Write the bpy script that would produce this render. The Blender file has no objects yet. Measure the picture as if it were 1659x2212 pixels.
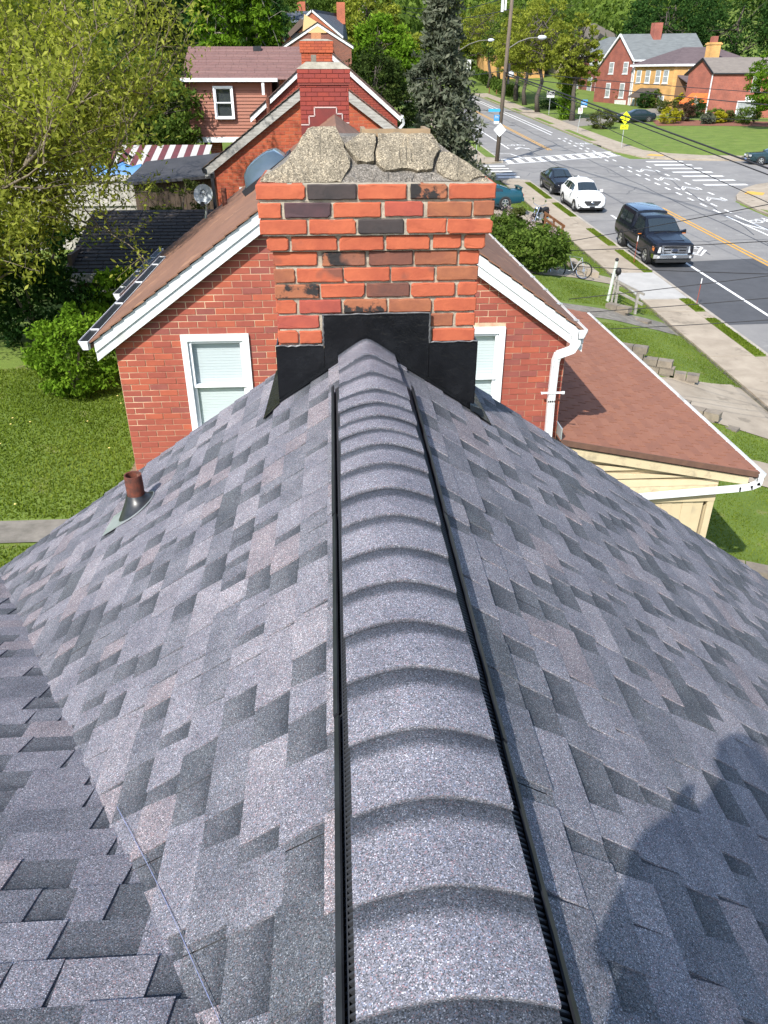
import bpy, bmesh, math, random
import numpy as np
from mathutils import Vector, Matrix
random.seed(7); RNG = np.random.default_rng(7)
R = math.radians
scene = bpy.context.scene
col = scene.collection

# ------------------------------------------------------------------ camera
cam_d = bpy.data.cameras.new('camera'); cam = bpy.data.objects.new('camera', cam_d); col.objects.link(cam)
cam_d.sensor_fit = 'VERTICAL'; cam_d.sensor_height = 24.0; cam_d.lens = 24.0 * 1663 / 2212
cam_d.clip_start = 0.05; cam_d.clip_end = 3000
cam.location = (0, 0, 0); cam.rotation_euler = (R(90 - 29.5), 0, R(-3.47))
scene.camera = cam

# ------------------------------------------------------------------ world, sun, exposure
SUN_AZ, SUN_EL = 212.5, 43.5          # where the sun stands: clockwise from +Y, above the horizon
w = bpy.data.worlds.new('World'); scene.world = w; w.use_nodes = True
nt = w.node_tree; nt.nodes.clear()
sky = nt.nodes.new('ShaderNodeTexSky'); sky.sky_type = 'NISHITA'; sky.sun_disc = False
sky.sun_elevation = R(SUN_EL); sky.sun_rotation = R(SUN_AZ); sky.altitude = 300; sky.air_density = 1.1; sky.dust_density = 1.4
bg = nt.nodes.new('ShaderNodeBackground'); bg.inputs[1].default_value = 0.15
wo = nt.nodes.new('ShaderNodeOutputWorld')
nt.links.new(sky.outputs[0], bg.inputs[0]); nt.links.new(bg.outputs[0], wo.inputs[0])
sd = bpy.data.lights.new('sun', 'SUN'); sd.energy = 3.9; sd.angle = R(0.5); sd.color = (1.0, .955, .89)
sun = bpy.data.objects.new('sun', sd); col.objects.link(sun)
sa, se = R(SUN_AZ), R(SUN_EL)
sv = Vector((math.sin(sa) * math.cos(se), math.cos(sa) * math.cos(se), math.sin(se)))
sun.rotation_euler = sv.to_track_quat('Z', 'Y').to_euler(); sun.location = sv * 60
scene.view_settings.view_transform = 'Standard'; scene.view_settings.look = 'None'
scene.view_settings.exposure = 0.90; scene.view_settings.gamma = 1.0; scene.view_settings.use_curve_mapping = False
scene.cycles.max_bounces = 6; scene.cycles.transparent_max_bounces = 8
scene.cycles.caustics_reflective = False; scene.cycles.caustics_refractive = False

# ------------------------------------------------------------------ mesh helpers
class MB:
    """collects shapes, builds ONE mesh object"""
    def __init__(s): s.v = []; s.f = []; s.m = []; s.a = []
    def add(s, verts, faces, m=0, a=None):
        o = len(s.v); s.v.extend([tuple(p) for p in verts]); s.f.extend([tuple(i + o for i in f) for f in faces])
        s.m.extend([m] * len(faces))
        s.a.extend(a if isinstance(a, (list, tuple)) else [a or 0.0] * len(verts)); return s
    def box(s, x0, x1, y0, y1, z0, z1, m=0, a=None):
        v = [(x, y, z) for z in (z0, z1) for y in (y0, y1) for x in (x0, x1)]
        return s.add(v, [(0, 2, 3, 1), (4, 5, 7, 6), (0, 1, 5, 4), (2, 6, 7, 3), (0, 4, 6, 2), (1, 3, 7, 5)], m, a)
    def hexa(s, b, t, m=0, a=None):
        """8-corner solid: 4 bottom points, 4 top points (both counter-clockwise seen from the top)"""
        return s.add(list(b) + list(t), [(3, 2, 1, 0), (4, 5, 6, 7), (0, 1, 5, 4), (1, 2, 6, 5), (2, 3, 7, 6), (3, 0, 4, 7)], m, a)
    def prism(s, poly, off, m=0, a=None):
        n = len(poly); off = Vector(off); p = [Vector(q) for q in poly]
        v = [tuple(q) for q in p] + [tuple(q + off) for q in p]
        f = [tuple(range(n - 1, -1, -1)), tuple(range(n, 2 * n))] + [(i, (i + 1) % n, n + (i + 1) % n, n + i) for i in range(n)]
        return s.add(v, f, m, a)
    def bar(s, p, q, w, h, up=(0, 0, 1), m=0):
        """box beam from p to q, w across, h along up"""
        p = Vector(p); q = Vector(q); d = (q - p).normalized(); sx = d.cross(Vector(up)).normalized(); u = sx.cross(d)
        c = [sx * (-w / 2) + u * (-h / 2), sx * (w / 2) + u * (-h / 2), sx * (w / 2) + u * (h / 2), sx * (-w / 2) + u * (h / 2)]
        return s.add([p + k for k in c] + [q + k for k in c], [(3, 2, 1, 0), (4, 5, 6, 7), (0, 1, 5, 4), (1, 2, 6, 5), (2, 3, 7, 6), (3, 0, 4, 7)], m)
    def tube(s, pts, r, n=8, m=0, caps=True):
        pts = [Vector(p) for p in pts]; k = len(pts); rs = r if isinstance(r, (list, tuple)) else [r] * k
        v = []; f = []; prev = None
        for i, p in enumerate(pts):
            d = (pts[min(i + 1, k - 1)] - pts[max(i - 1, 0)])
            if d.length < 1e-9: d = Vector((0, 0, 1))
            d.normalize()
            if prev is None:
                a = d.orthogonal().normalized()
            else:
                a = (prev - d * prev.dot(d)); a = a.normalized() if a.length > 1e-6 else d.orthogonal().normalized()
            prev = a; b = d.cross(a)
            for j in range(n):
                t = 2 * math.pi * j / n; v.append(p + (a * math.cos(t) + b * math.sin(t)) * rs[i])
        for i in range(k - 1):
            for j in range(n):
                f.append((i * n + j, i * n + (j + 1) % n, (i + 1) * n + (j + 1) % n, (i + 1) * n + j))
        if caps: f.append(tuple(range(n - 1, -1, -1))); f.append(tuple(range((k - 1) * n, k * n)))
        return s.add(v, f, m)
    def lathe(s, prof, n=20, o=(0, 0, 0), ax=(0, 0, 1), m=0):
        """prof: (radius, height) list revolved round ax through o"""
        ax = Vector(ax).normalized(); a = ax.orthogonal().normalized(); b = ax.cross(a); o = Vector(o)
        v = [o + ax * h + (a * math.cos(2 * math.pi * j / n) + b * math.sin(2 * math.pi * j / n)) * r for r, h in prof for j in range(n)]
        f = [(i * n + j, i * n + (j + 1) % n, (i + 1) * n + (j + 1) % n, (i + 1) * n + j) for i in range(len(prof) - 1) for j in range(n)]
        return s.add(v, f, m)
    def grid(s, P, m=0):
        """P: rows of points"""
        nr, nc = len(P), len(P[0])
        return s.add([p for r in P for p in r], [(i * nc + j, i * nc + j + 1, (i + 1) * nc + j + 1, (i + 1) * nc + j) for i in range(nr - 1) for j in range(nc - 1)], m)
    def mesh(s, name, mats, smooth=False):
        me = bpy.data.meshes.new(name); me.from_pydata(s.v, [], s.f)
        for q in (mats if isinstance(mats, (list, tuple)) else [mats]): me.materials.append(q)
        if any(s.m): me.polygons.foreach_set('material_index', s.m)
        if any(s.a):
            at = me.attributes.new('tone', 'FLOAT', 'POINT'); at.data.foreach_set('value', s.a)
        if smooth: me.polygons.foreach_set('use_smooth', [True] * len(me.polygons))
        me.update(); return me
    def build(s, name, mats, parent=None, smooth=False, sharp=None):
        me = s.mesh(name, mats, smooth)
        if smooth and sharp: me.set_sharp_from_angle(angle=R(sharp))
        return link(name, me, parent)

def link(name, me, parent=None):
    o = bpy.data.objects.new(name, me); col.objects.link(o)
    if parent is not None:
        o.parent = parent
        if parent.get('_w'): o.location = -parent.location
    return o
def tag(o, label=None, cat=None, group=None, kind=None):
    if label: o['label'] = label
    if cat: o['category'] = cat
    if group: o['group'] = group
    if kind: o['kind'] = kind
    return o
def root(name, label, cat, loc=(0, 0, 0), group=None, world=True, rz=0):
    """Empty at the base of a thing. world=True: its parts are written in scene coordinates"""
    o = bpy.data.objects.new(name, None); col.objects.link(o); o.location = loc; o.empty_display_size = .2
    if world: o['_w'] = 1
    else: o.rotation_euler.z = rz
    return tag(o, label, cat, group)
def copy_tree(o, parent=None):
    c = o.copy(); col.objects.link(c); c.parent = parent
    for ch in list(o.children): copy_tree(ch, c)
    return c
def text_mesh(txt, size, depth=.002):
    cu = bpy.data.curves.new('t', 'FONT'); cu.body = txt; cu.size = size; cu.extrude = depth; cu.align_x = 'CENTER'; cu.align_y = 'CENTER'
    o = bpy.data.objects.new('t', cu); col.objects.link(o); dg = bpy.context.evaluated_depsgraph_get()
    me = bpy.data.meshes.new_from_object(o.evaluated_get(dg)); bpy.data.objects.remove(o); return me
def ss(a, b, x):
    t = min(1, max(0, (x - a) / (b - a))); return t * t * (3 - 2 * t)
def lerp(a, b, t): return a + (b - a) * t

# ------------------------------------------------------------------ materials
MATS = {}
def _n(nt, t, **k):
    n = nt.nodes.new(t)
    for a, b in k.items(): setattr(n, a, b)
    return n
def ramp(nt, stops, src, interp='LINEAR'):
    r = _n(nt, 'ShaderNodeValToRGB'); e = r.color_ramp; e.interpolation = interp
    while len(e.elements) > 1: e.elements.remove(e.elements[-1])
    e.elements[0].position = stops[0][0]; e.elements[0].color = (*stops[0][1], 1)
    for p, c in stops[1:]:
        q = e.elements.new(p); q.color = (*c, 1)
    nt.links.new(src, r.inputs[0]); return r.outputs[0]
def coords(nt, obj_random=True):
    tc = _n(nt, 'ShaderNodeTexCoord')
    if not obj_random: return tc.outputs['Object']
    oi = _n(nt, 'ShaderNodeObjectInfo'); m = _n(nt, 'ShaderNodeMath', operation='MULTIPLY'); m.inputs[1].default_value = 57.0
    nt.links.new(oi.outputs['Random'], m.inputs[0])
    va = _n(nt, 'ShaderNodeVectorMath', operation='ADD'); nt.links.new(tc.outputs['Object'], va.inputs[0]); nt.links.new(m.outputs[0], va.inputs[1])
    return va.outputs[0]
def mixc(nt, fac, a, b, mode='MIX'):
    m = _n(nt, 'ShaderNodeMix', data_type='RGBA', blend_type=mode)
    for s, v in ((m.inputs[0], fac), (m.inputs[6], a), (m.inputs[7], b)):
        if hasattr(v, 'node'): nt.links.new(v, s)
        elif isinstance(v, (int, float)): s.default_value = v
        else: s.default_value = (*v, 1)
    return m.outputs[2]
def noise(nt, vec, scale, detail=4, rough=.6, stretch=None):
    if stretch:
        mp = _n(nt, 'ShaderNodeMapping'); mp.inputs['Scale'].default_value = stretch; nt.links.new(vec, mp.inputs[0]); vec = mp.outputs[0]
    n = _n(nt, 'ShaderNodeTexNoise'); n.inputs['Scale'].default_value = scale; n.inputs['Detail'].default_value = detail; n.inputs['Roughness'].default_value = rough
    nt.links.new(vec, n.inputs['Vector']); return n.outputs['Fac']
def new_mat(name):
    m = bpy.data.materials.new(name); m.use_nodes = True; nt = m.node_tree
    return m, nt, nt.nodes['Principled BSDF']
def bump(nt, h, bs, dist=.01, strength=.5):
    b = _n(nt, 'ShaderNodeBump'); b.inputs['Strength'].default_value = strength; b.inputs['Distance'].default_value = dist
    nt.links.new(h, b.inputs['Height']); nt.links.new(b.outputs[0], bs.inputs['Normal'])
def M(name, c, c2=None, scale=6, rough=.8, metal=0, bmp=0, bscale=None, spec=.4, coat=0, stretch=None, lo=.35, hi=.65, obj_random=True, c3=None, alpha=None):
    """colour c drifting to c2 (and rare stains c3) by noise, optional fine relief"""
    if name in MATS: return MATS[name]
    m, nt, bs = new_mat(name); bs.inputs['Roughness'].default_value = rough; bs.inputs['Metallic'].default_value = metal
    bs.inputs['Specular IOR Level'].default_value = spec; bs.inputs['Coat Weight'].default_value = coat; bs.inputs['Coat Roughness'].default_value = .05
    v = coords(nt, obj_random)
    if c2 is None: bs.inputs['Base Color'].default_value = (*c, 1)
    else:
        o = ramp(nt, [(lo, c), (hi, c2)], noise(nt, v, scale, 5, .65, stretch))
        if c3 is not None:
            k = ramp(nt, [(.60, (0, 0, 0)), (.68, (1, 1, 1))], noise(nt, v, scale * .37 + 1.3, 3, .6))
            o = mixc(nt, k, o, c3)
        nt.links.new(o, bs.inputs['Base Color'])
    if bmp: bump(nt, noise(nt, v, bscale or scale * 8, 4, .7, stretch), bs, bmp, .6)
    MATS[name] = m; return m
def granule(name, tint, amount=1.0, scale=520, band=False):
    """mineral granules: every cell its own shade of slate, lavender, white, a few red and blue"""
    m, nt, bs = new_mat(name); bs.inputs['Roughness'].default_value = .85; bs.inputs['Specular IOR Level'].default_value = .25
    v = coords(nt)
    vo = _n(nt, 'ShaderNodeTexVoronoi'); vo.inputs['Scale'].default_value = scale; nt.links.new(v, vo.inputs['Vector'])
    sp = _n(nt, 'ShaderNodeSeparateColor'); nt.links.new(vo.outputs['Color'], sp.inputs[0])
    t = Vector(tint)
    def k(a, b, c): return tuple(np.clip(np.array([t[0] * a, t[1] * b, t[2] * c]), 0, .9))
    st = [(0, k(.34, .36, .38)), (.18, k(.66, .67, .69)), (.42, k(.98, .97, 1.0)), (.64, k(1.25, 1.22, 1.25)), (.80, k(.95, 1.12, 1.35)), (.87, k(1.5, .98, .95)), (.92, k(2.1, 2.08, 2.05)), (.98, k(3.0, 2.95, 2.9))]
    c = ramp(nt, st, sp.outputs[0], 'CONSTANT')
    pn = ramp(nt, [(.35, (.80, .80, .82)), (.65, (1.14, 1.12, 1.10))], noise(nt, v, 5, 3))
    c = mixc(nt, 1.0, c, pn, 'MULTIPLY')
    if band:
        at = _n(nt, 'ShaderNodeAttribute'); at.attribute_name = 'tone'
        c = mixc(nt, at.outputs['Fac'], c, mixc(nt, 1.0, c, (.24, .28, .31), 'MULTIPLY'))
    nt.links.new(c, bs.inputs['Base Color'])
    bump(nt, sp.outputs[1], bs, .0022, .7)
    MATS[name] = m; return m
def leafmat(name, cols, trans=.35):
    m, nt, bs = new_mat(name); nt.nodes.remove(bs)
    at = _n(nt, 'ShaderNodeAttribute'); at.attribute_name = 'tone'
    c = ramp(nt, [(i / max(1, len(cols) - 1), q) for i, q in enumerate(cols)], at.outputs['Fac'])
    d = _n(nt, 'ShaderNodeBsdfDiffuse'); tr = _n(nt, 'ShaderNodeBsdfTranslucent'); mx = _n(nt, 'ShaderNodeMixShader'); mx.inputs[0].default_value = trans
    nt.links.new(c, d.inputs[0]); nt.links.new(mixc(nt, 1.0, c, (1.25, 1.3, .6), 'MULTIPLY'), tr.inputs[0])
    nt.links.new(d.outputs[0], mx.inputs[1]); nt.links.new(tr.outputs[0], mx.inputs[2])
    nt.links.new(mx.outputs[0], nt.nodes['Material Output'].inputs[0]); MATS[name] = m; return m
def brickmat(name, c1, c2, mortar, bw=.215, bh=.072, axis='XZ'):
    """flat brickwork for walls too far off to build brick by brick"""
    m, nt, bs = new_mat(name); bs.inputs['Roughness'].default_value = .9
    tc = _n(nt, 'ShaderNodeTexCoord'); sp = _n(nt, 'ShaderNodeSeparateXYZ'); nt.links.new(tc.outputs['Object'], sp.inputs[0])
    ad = _n(nt, 'ShaderNodeMath', operation='ADD'); nt.links.new(sp.outputs[0], ad.inputs[0]); nt.links.new(sp.outputs[1], ad.inputs[1])
    cb = _n(nt, 'ShaderNodeCombineXYZ'); nt.links.new(ad.outputs[0], cb.inputs[0]); nt.links.new(sp.outputs[2], cb.inputs[1])
    b = _n(nt, 'ShaderNodeTexBrick'); b.inputs['Scale'].default_value = 1; b.inputs['Brick Width'].default_value = bw; b.inputs['Row Height'].default_value = bh
    b.inputs['Mortar Size'].default_value = .006; b.inputs['Color1'].default_value = (*c1, 1); b.inputs['Color2'].default_value = (*c2, 1); b.inputs['Mortar'].default_value = (*mortar, 1)
    nt.links.new(cb.outputs[0], b.inputs['Vector'])
    k = ramp(nt, [(.3, (.72, .72, .72)), (.7, (1.2, 1.15, 1.1))], noise(nt, tc.outputs['Object'], .9, 5))
    nt.links.new(mixc(nt, 1.0, b.outputs[0], k, 'MULTIPLY'), bs.inputs['Base Color']); MATS[name] = m; return m

white_trim = M('white_trim', (.70, .72, .73), (.55, .57, .58), 3, .5, spec=.5, c3=(.47, .48, .47))
white_dirty = M('white_dirty', (.66, .67, .66), (.42, .42, .40), 7, .5)
white_vinyl = M('white_vinyl', (.78, .80, .82), (.70, .72, .74), 3, .35)
glass = M('glass', (.05, .07, .08), None, rough=.05, spec=1.0)
blind = M('blind', (.68, .72, .73), (.56, .61, .62), 12, .6, stretch=(.2, 1, 40))
black_metal = M('black_metal', (.0035, .004, .005), (.010, .011, .013), 5, .26, spec=.32, bmp=.012, bscale=9)
black_plastic = M('black_plastic', (.010, .011, .014), (.02, .022, .027), 9, .45)
concrete = M('concrete', (.36, .31, .23), (.25, .215, .16), 1.3, .95, bmp=.004, bscale=60, c3=(.17, .15, .12))
concrete_old = M('concrete_old', (.22, .20, .17), (.13, .12, .10), 4, .95, bmp=.008, bscale=40)
concrete_new = M('concrete_new', (.40, .39, .365), (.34, .33, .31), 2, .9)
wood_grey = M('wood_grey', (.34, .32, .29), (.20, .19, .17), 3, .85, stretch=(1, 1, 12))
wood_dark = M('wood_dark', (.05, .035, .025), (.09, .065, .045), 5, .85, stretch=(6, 6, .6))
wood_brown = M('wood_brown', (.20, .085, .035), (.12, .05, .022), 5, .8)
bark = M('bark', (.10, .085, .07), (.05, .042, .035), 14, .95, bmp=.02)
twig = M('twig', (.19, .155, .11), (.11, .09, .065), 10, .9)
pole_wood = M('pole_wood', (.16, .125, .095), (.09, .07, .055), 4, .9, stretch=(8, 8, .5))
galv = M('galvanised', (.42, .46, .46), (.55, .58, .58), 8, .4, metal=.5)
rubber = M('rubber', (.012, .012, .013), None, rough=.8)
chrome = M('chrome', (.75, .77, .80), None, rough=.12, metal=1)
alloy = M('alloy', (.55, .56, .58), None, rough=.3, metal=.8)

# ================================================================== THE GROUND
def base(y): return -8.65 + .04 * y
def gz(x, y):
    b = base(y)
    if x < 11.5:
        f = b + .12 + .45 * ss(11.5, 8.5, x) + .45 * ss(9.0, 5.5, x)
        rear = -4.55 + .055 * max(0, min(y, 75) - 21) + .03 * max(0, y - 75)
        z = lerp(f, max(rear, f), ss(5.5, -2.4, x))
        z = lerp(z, min(z, b + .02), ss(54, 57.5, y) * (1 - ss(65.5, 68, y)) * ss(-6, 6, x))
    elif x > 24.4:
        k = ss(50, 46, y) if y < 60 else ss(67.5, 72, y)
        z = b + .11 * k + .35 * k * ss(27.5, 45, x) + .30 * max(0, x - 62)
    else: z = b
    z += .05 * max(0, y - 150) + .10 * max(0, -x - 26) + .06 * max(0, y - 230)
    return z
asphalt = M('asphalt', (.225, .217, .205), (.18, .174, .168), .55, .9, bmp=.004, bscale=70, obj_random=False, c3=(.24, .235, .22))
asphalt_patch = M('asphalt_patch', (.075, .077, .083), (.06, .062, .067), 1.5, .9, bmp=.003, bscale=80)
tar = M('tar', (.055, .057, .062), None, rough=.6)
paint_white = M('paint_white', (.78, .78, .76), (.52, .52, .50), 5, .8, lo=.45, hi=.75, obj_random=False)
paint_yellow = M('paint_yellow', (.62, .33, .045), (.45, .25, .06), 4, .8, obj_random=False)
tactile = M('tactile', (.62, .36, .06), (.5, .3, .06), 6, .8)
sidewalk_c = M('sidewalk_c', (.36, .305, .235), (.27, .225, .17), 1.1, .95, bmp=.003, bscale=50, c3=(.22, .185, .14))
kerb_c = M('kerb_c', (.40, .36, .30), (.28, .25, .21), 2, .95)
lawn = M('lawn', (.088, .135, .017), (.13, .185, .027), .8, .95, bmp=.03, bscale=30, obj_random=False, c3=(.15, .165, .045))
soil = M('soil', (.20, .145, .09), (.12, .085, .055), 5, .95)
mulch = M('mulch', (.22, .09, .055), (.15, .06, .04), 7, .95)

xs = list(np.concatenate([np.arange(-90, -14, 4), np.arange(-14, 30, .75), np.arange(30, 70, 2), np.arange(70, 141, 5)]))
ys = list(np.concatenate([np.arange(-12, 80, 1.0), np.arange(80, 160, 2.5), np.arange(160, 421, 10)]))
m = MB(); m.grid([[(x, y, gz(x, y)) for x in xs] for y in ys])
tag(m.build('ground', lawn, smooth=True), kind='structure')

# --- the street and the side street
m = MB(); yy = [2] + list(range(6, 240, 6))
m.grid([[(x, y, base(y) + .006) for x in (13.5, 16, 19, 22, 24.4)] for y in yy])
near = [(24.4, 46), (24.7, 49.2), (25.3, 50.6), (26.7, 52.8), (28.5, 54.6), (31, 56), (36, 57.2), (62, 60)]
far = [(24.4, 72.5), (24.8, 70.8), (25.6, 68.6), (27.4, 67.6), (29.8, 67.0), (32.5, 66.6), (36, 66.6), (62, 70)]
n = len(near)
m.add([(x, y, base(y) + .006) for x, y in near + far], [(i, i + 1, n + i + 1, n + i) for i in range(n - 1)])
sl = [(13.5, 57.2), (12.6, 57.6), (9, 58), (0, 58)]; sr = [(13.5, 66.4), (12.6, 65.9), (9, 65), (0, 65)]
m.add([(x, y, gz(x, y) + .03 if x < 11 else base(y) + .006) for x, y in sl + sr], [(4, 5, 1, 0), (5, 6, 2, 1), (6, 7, 3, 2)])
road = tag(m.build('road', asphalt), kind='structure')

def sheet(name, poly, mat, parent, h=.010, kind=None):
    o = MB().add([(x, y, base(y) + h) for x, y in poly], [tuple(range(len(poly)))]).build(name, mat, parent)
    if kind: o['kind'] = kind
    return o
def strip(name, pts, wdt, mat, parent, h=.012):
    m = MB(); L = []; Rr = []
    for i, p in enumerate(pts):
        a = Vector(pts[max(0, i - 1)]); b = Vector(pts[min(len(pts) - 1, i + 1)]); d = (b - a).normalized(); q = Vector((-d.y, d.x)) * wdt / 2; p = Vector(p)
        L.append((*(p + q), base((p + q).y) + h)); Rr.append((*(p - q), base((p - q).y) + h))
    m.grid([L, Rr]); return m.build(name, mat, parent)
sheet('asphalt_patch', [(13.62, 26.0), (16, 26.1), (19.0, 26.6), (19.0, 35.2), (13.62, 34.5)], asphalt_patch, road)
for a in (19.08, 19.34):
    strip('yellow_line', [(a, 4), (a, 25), (a, 47.3)], .12, paint_yellow, road, .014)
    strip('yellow_line', [(a, 74), (a, 120), (a, 230)], .12, paint_yellow, road, .014)
strip('lane_line', [(15.62, 4), (15.62, 45.3)], .13, paint_white, road, .014)
strip('lane_line', [(15.75, 75), (15.75, 225)], .13, paint_white, road, .014)
for x, a, b in ((22.02, 6, 44.7), (22.62, 6, 44.9), (22.3, 86, 225), (22.9, 88, 225)): strip('lane_line', [(x, a), (x, b)], .12, paint_white, road, .014)
for i in range(6): strip('hatch_mark', [(22.08, 42.4 - i * 6), (22.56, 41.2 - i * 6)], .12, paint_white, road, .014)
for i in range(20):
    y = 46.1 + 1.93 * i
    if i == 10: continue
    strip('lane_dash', [(22.1 + .02 * i * .5, y - .45), (22.1 + .02 * i * .5, y + .45)], .16, paint_white, road, .014)
    if i != 10: strip('lane_dash', [(22.75 + .02 * i * .5, y - .45), (22.75 + .02 * i * .5, y + .45)], .14, paint_white, road, .014)
    if 2 <= i <= 9: strip('lane_dash', [(24.2 + .015 * i, y - .45), (24.2 + .015 * i, y + .45)], .16, paint_white, road, .014)
for y in (49.6, 53.6, 57.6, 61.6):
    for d in (0, .5): strip('chevron_mark', [(22.95 + d * .3, y + d - .3), (23.5, y + d + .55), (24.05, y + d - .3)], .13, paint_white, road, .013)
for d in (0, .42): strip('chevron_mark', [(16.2, 36.9 + d), (16.85, 35.85 + d), (17.5, 36.9 + d)], .15, paint_white, road, .013)
for d in (0, .42): strip('chevron_mark', [(16.3, 74.7 + d), (16.95, 75.8 + d), (17.6, 74.7 + d)], .15, paint_white, road, .013)
def ring(cx, cy, r, k=14): return [(cx + r * math.cos(2 * math.pi * i / k), cy + r * math.sin(2 * math.pi * i / k)) for i in range(k + 1)]
def bike_symbol(cx, cy, s=1.0, sx=1):
    for dx in (-.42, .42): strip('bicycle_symbol', ring(cx + dx * s * sx, cy, .30 * s), .09, paint_white, road, .014)
    strip('bicycle_symbol', [(cx - .42 * s * sx, cy), (cx - .2 * s * sx, cy + .55 * s), (cx + .28 * s * sx, cy + .6 * s), (cx, cy), (cx - .2 * s * sx, cy + .55 * s)], .09, paint_white, road, .015)
    strip('bicycle_symbol', [(cx + .42 * s * sx, cy), (cx + .25 * s * sx, cy + .85 * s)], .09, paint_white, road, .016)
bike_symbol(23.5, 43.2, 1.1); bike_symbol(16.9, 77.6, 1.1); bike_symbol(16.9, 37.4, .9); bike_symbol(23.6, 78.5, 1.0)
# crosswalk over the street: two edge lines with bars between, slanting slightly
def xw(t, o): return (lerp(13.6, 24.3, t) , lerp(65.6, 70.2, t) + o)
for o in (0, 2.6): strip('crosswalk_line', [xw(0, o), xw(.5, o), xw(1, o)], .2, paint_white, road, .014)
for i in range(11):
    t = .05 + i * .09; a, b = xw(t, .12), xw(t, 2.48); strip('crosswalk_bar', [a, b], .5, paint_white, road, .013)
for i in range(7):
    y = 55.2 + 1.88 * i; strip('crosswalk_bar', [(25.2, y), (28.2, y)], .5, paint_white, road, .014)
for i in range(5):
    y = 59.0 + 1.35 * i; strip('crosswalk_bar', [(11.7, y), (13.3, y)], .45, paint_white, road, .036)
strip('stop_line', [(13.6, 72.3), (15.2, 71.7), (15.7, 68.8)], .14, paint_white, road, .014)
# sealed cracks
rs = random.Random(3)
def crack(a, b, k, j, wd):
    pts = [(lerp(a[0], b[0], i / k) + rs.uniform(-j, j), lerp(a[1], b[1], i / k) + rs.uniform(-j, j)) for i in range(k + 1)]
    strip('sealed_crack', pts, wd, tar, road, .010)
crack((17.4, 36), (17.3, 110), 34, .10, .07); crack((20.9, 30), (20.8, 130), 40, .12, .08); crack((21.4, 40), (24.2, 62), 12, .15, .06)
for y, s in ((38.2, .4), (43.5, .8), (48.6, .3), (52.5, -.3), (57.5, .8), (63, .4), (73, 1), (80, .4), (88, .7), (97, .3), (110, .8)):
    crack((13.7, y), (24.2, y + 3 * s), 14, .16, .055)
for k in range(16):
    x, y = rs.uniform(14, 24), rs.uniform(36, 90); crack((x, y), (x + rs.uniform(-2, 2), y + rs.uniform(-3, 3)), 5, .18, .04)
m = MB(); m.add([(20.3 + .35 * math.cos(i * .628), 96 + .35 * math.sin(i * .628), base(96) + .012 + .014 * math.sin(i * .628)) for i in range(10)], [tuple(range(10))]); m.build('manhole_cover', tar, road)

# --- pavements: slab by slab
def plate(m, poly, top=.12, dn=.22, fn=base):
    p = [(x, y, fn(y) + top) for x, y in poly]; m.prism([(x, y, z - dn) for x, y, z in p], (0, 0, dn)); return m
def pavement(name):
    o = MB().box(11.62, 13.0, 8, 57, -20, -19.9).mesh(name, concrete_old)
    return o
sw = MB()
plate(sw, [(11.55, 8), (13.0, 8), (13.0, 57), (11.55, 57)], .085); sw = tag(sw.build('sidewalk', concrete_old), kind='structure')
ky = 9.0; k = 0
while ky < 56.6:
    L = 1.52
    if not 28.9 < ky + L / 2 < 32.5:
        mm = MB(); plate(mm, [(11.56, ky), (12.99, ky), (12.99, ky + L - .018), (11.56, ky + L - .018)], .12 + rs.uniform(-.006, .008), .07); mm.build('slab', sidewalk_c, sw)
    ky += L
for a, b in ((28.85, 30.7), (30.72, 32.6)): plate(MB(), [(11.56, a), (13.38, a), (13.38, b), (11.56, b)], .127, .1).build('slab', concrete_new, sw)
verge_c = [(8, 22.6), (26.5, 27.2), (36.7, 37.5), (41.4, 44.4), (48.6, 49.9), (56.1, 57)]
for a, b in verge_c: plate(MB(), [(13.004, a), (13.396, a), (13.396, b), (13.004, b)], .118, .1).build('slab', sidewalk_c, sw)
verge = MB()
VERGES = [(22.7, 26.4), (27.3, 28.8), (32.7, 36.6), (37.6, 41.3), (44.5, 48.5), (50.0, 56.0)]
for i, (a, b) in enumerate(VERGES): tag(plate(MB(), [(13.004, a), (13.396, a), (13.396, b), (13.004, b)], .128, .1).build('verge', lawn), kind='structure')
kb = MB(); plate(kb, [(13.40, 4), (13.54, 4), (13.54, 57), (13.40, 57)], .125, .25); plate(kb, [(13.54, 57), (13.40, 57), (12.5, 57.5), (12.5, 57.64)][::-1], .125, .25)
tag(kb.build('kerb', kerb_c), kind='structure')
# beyond the side street on the left
kb = MB(); plate(kb, [(13.40, 66.4), (13.54, 66.4), (13.54, 230), (13.40, 230)], .125, .25); tag(kb.build('kerb', kerb_c), kind='structure')
sw2 = MB(); plate(sw2, [(11.0, 65.7), (12.5, 65.9), (13.396, 66.4), (13.396, 68.5), (12.6, 69), (12.6, 230), (11.0, 230)], .12); tag(sw2.build('sidewalk', sidewalk_c), kind='structure')
plate(MB(), [(12.604, 69), (13.396, 68.6), (13.396, 230), (12.604, 230)], .126, .1).build('verge', lawn)['kind'] = 'structure'
# right: near corner block
cn = [(24.4, 4), (24.4, 46), (24.7, 49.2), (25.3, 50.6), (26.7, 52.8), (28.5, 54.6), (31, 56), (36, 57.2), (62, 60), (62, 57.8), (36, 55), (31.5, 53.6), (29.4, 52.0), (27.8, 49.8), (26.8, 46), (26.8, 4)]
tag(plate(MB(), cn[::-1], .12, .3).build('sidewalk', sidewalk_c), kind='structure')
plate(MB(), [(24.56, 38), (25.3, 38), (25.4, 44.5), (24.62, 46)], .13, .1).build('verge', lawn)['kind'] = 'structure'
sheet('tactile_pad', [(26.0, 51.0), (26.9, 50.4), (27.5, 51.3), (26.7, 52.0)], tactile, road, .126)
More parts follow.
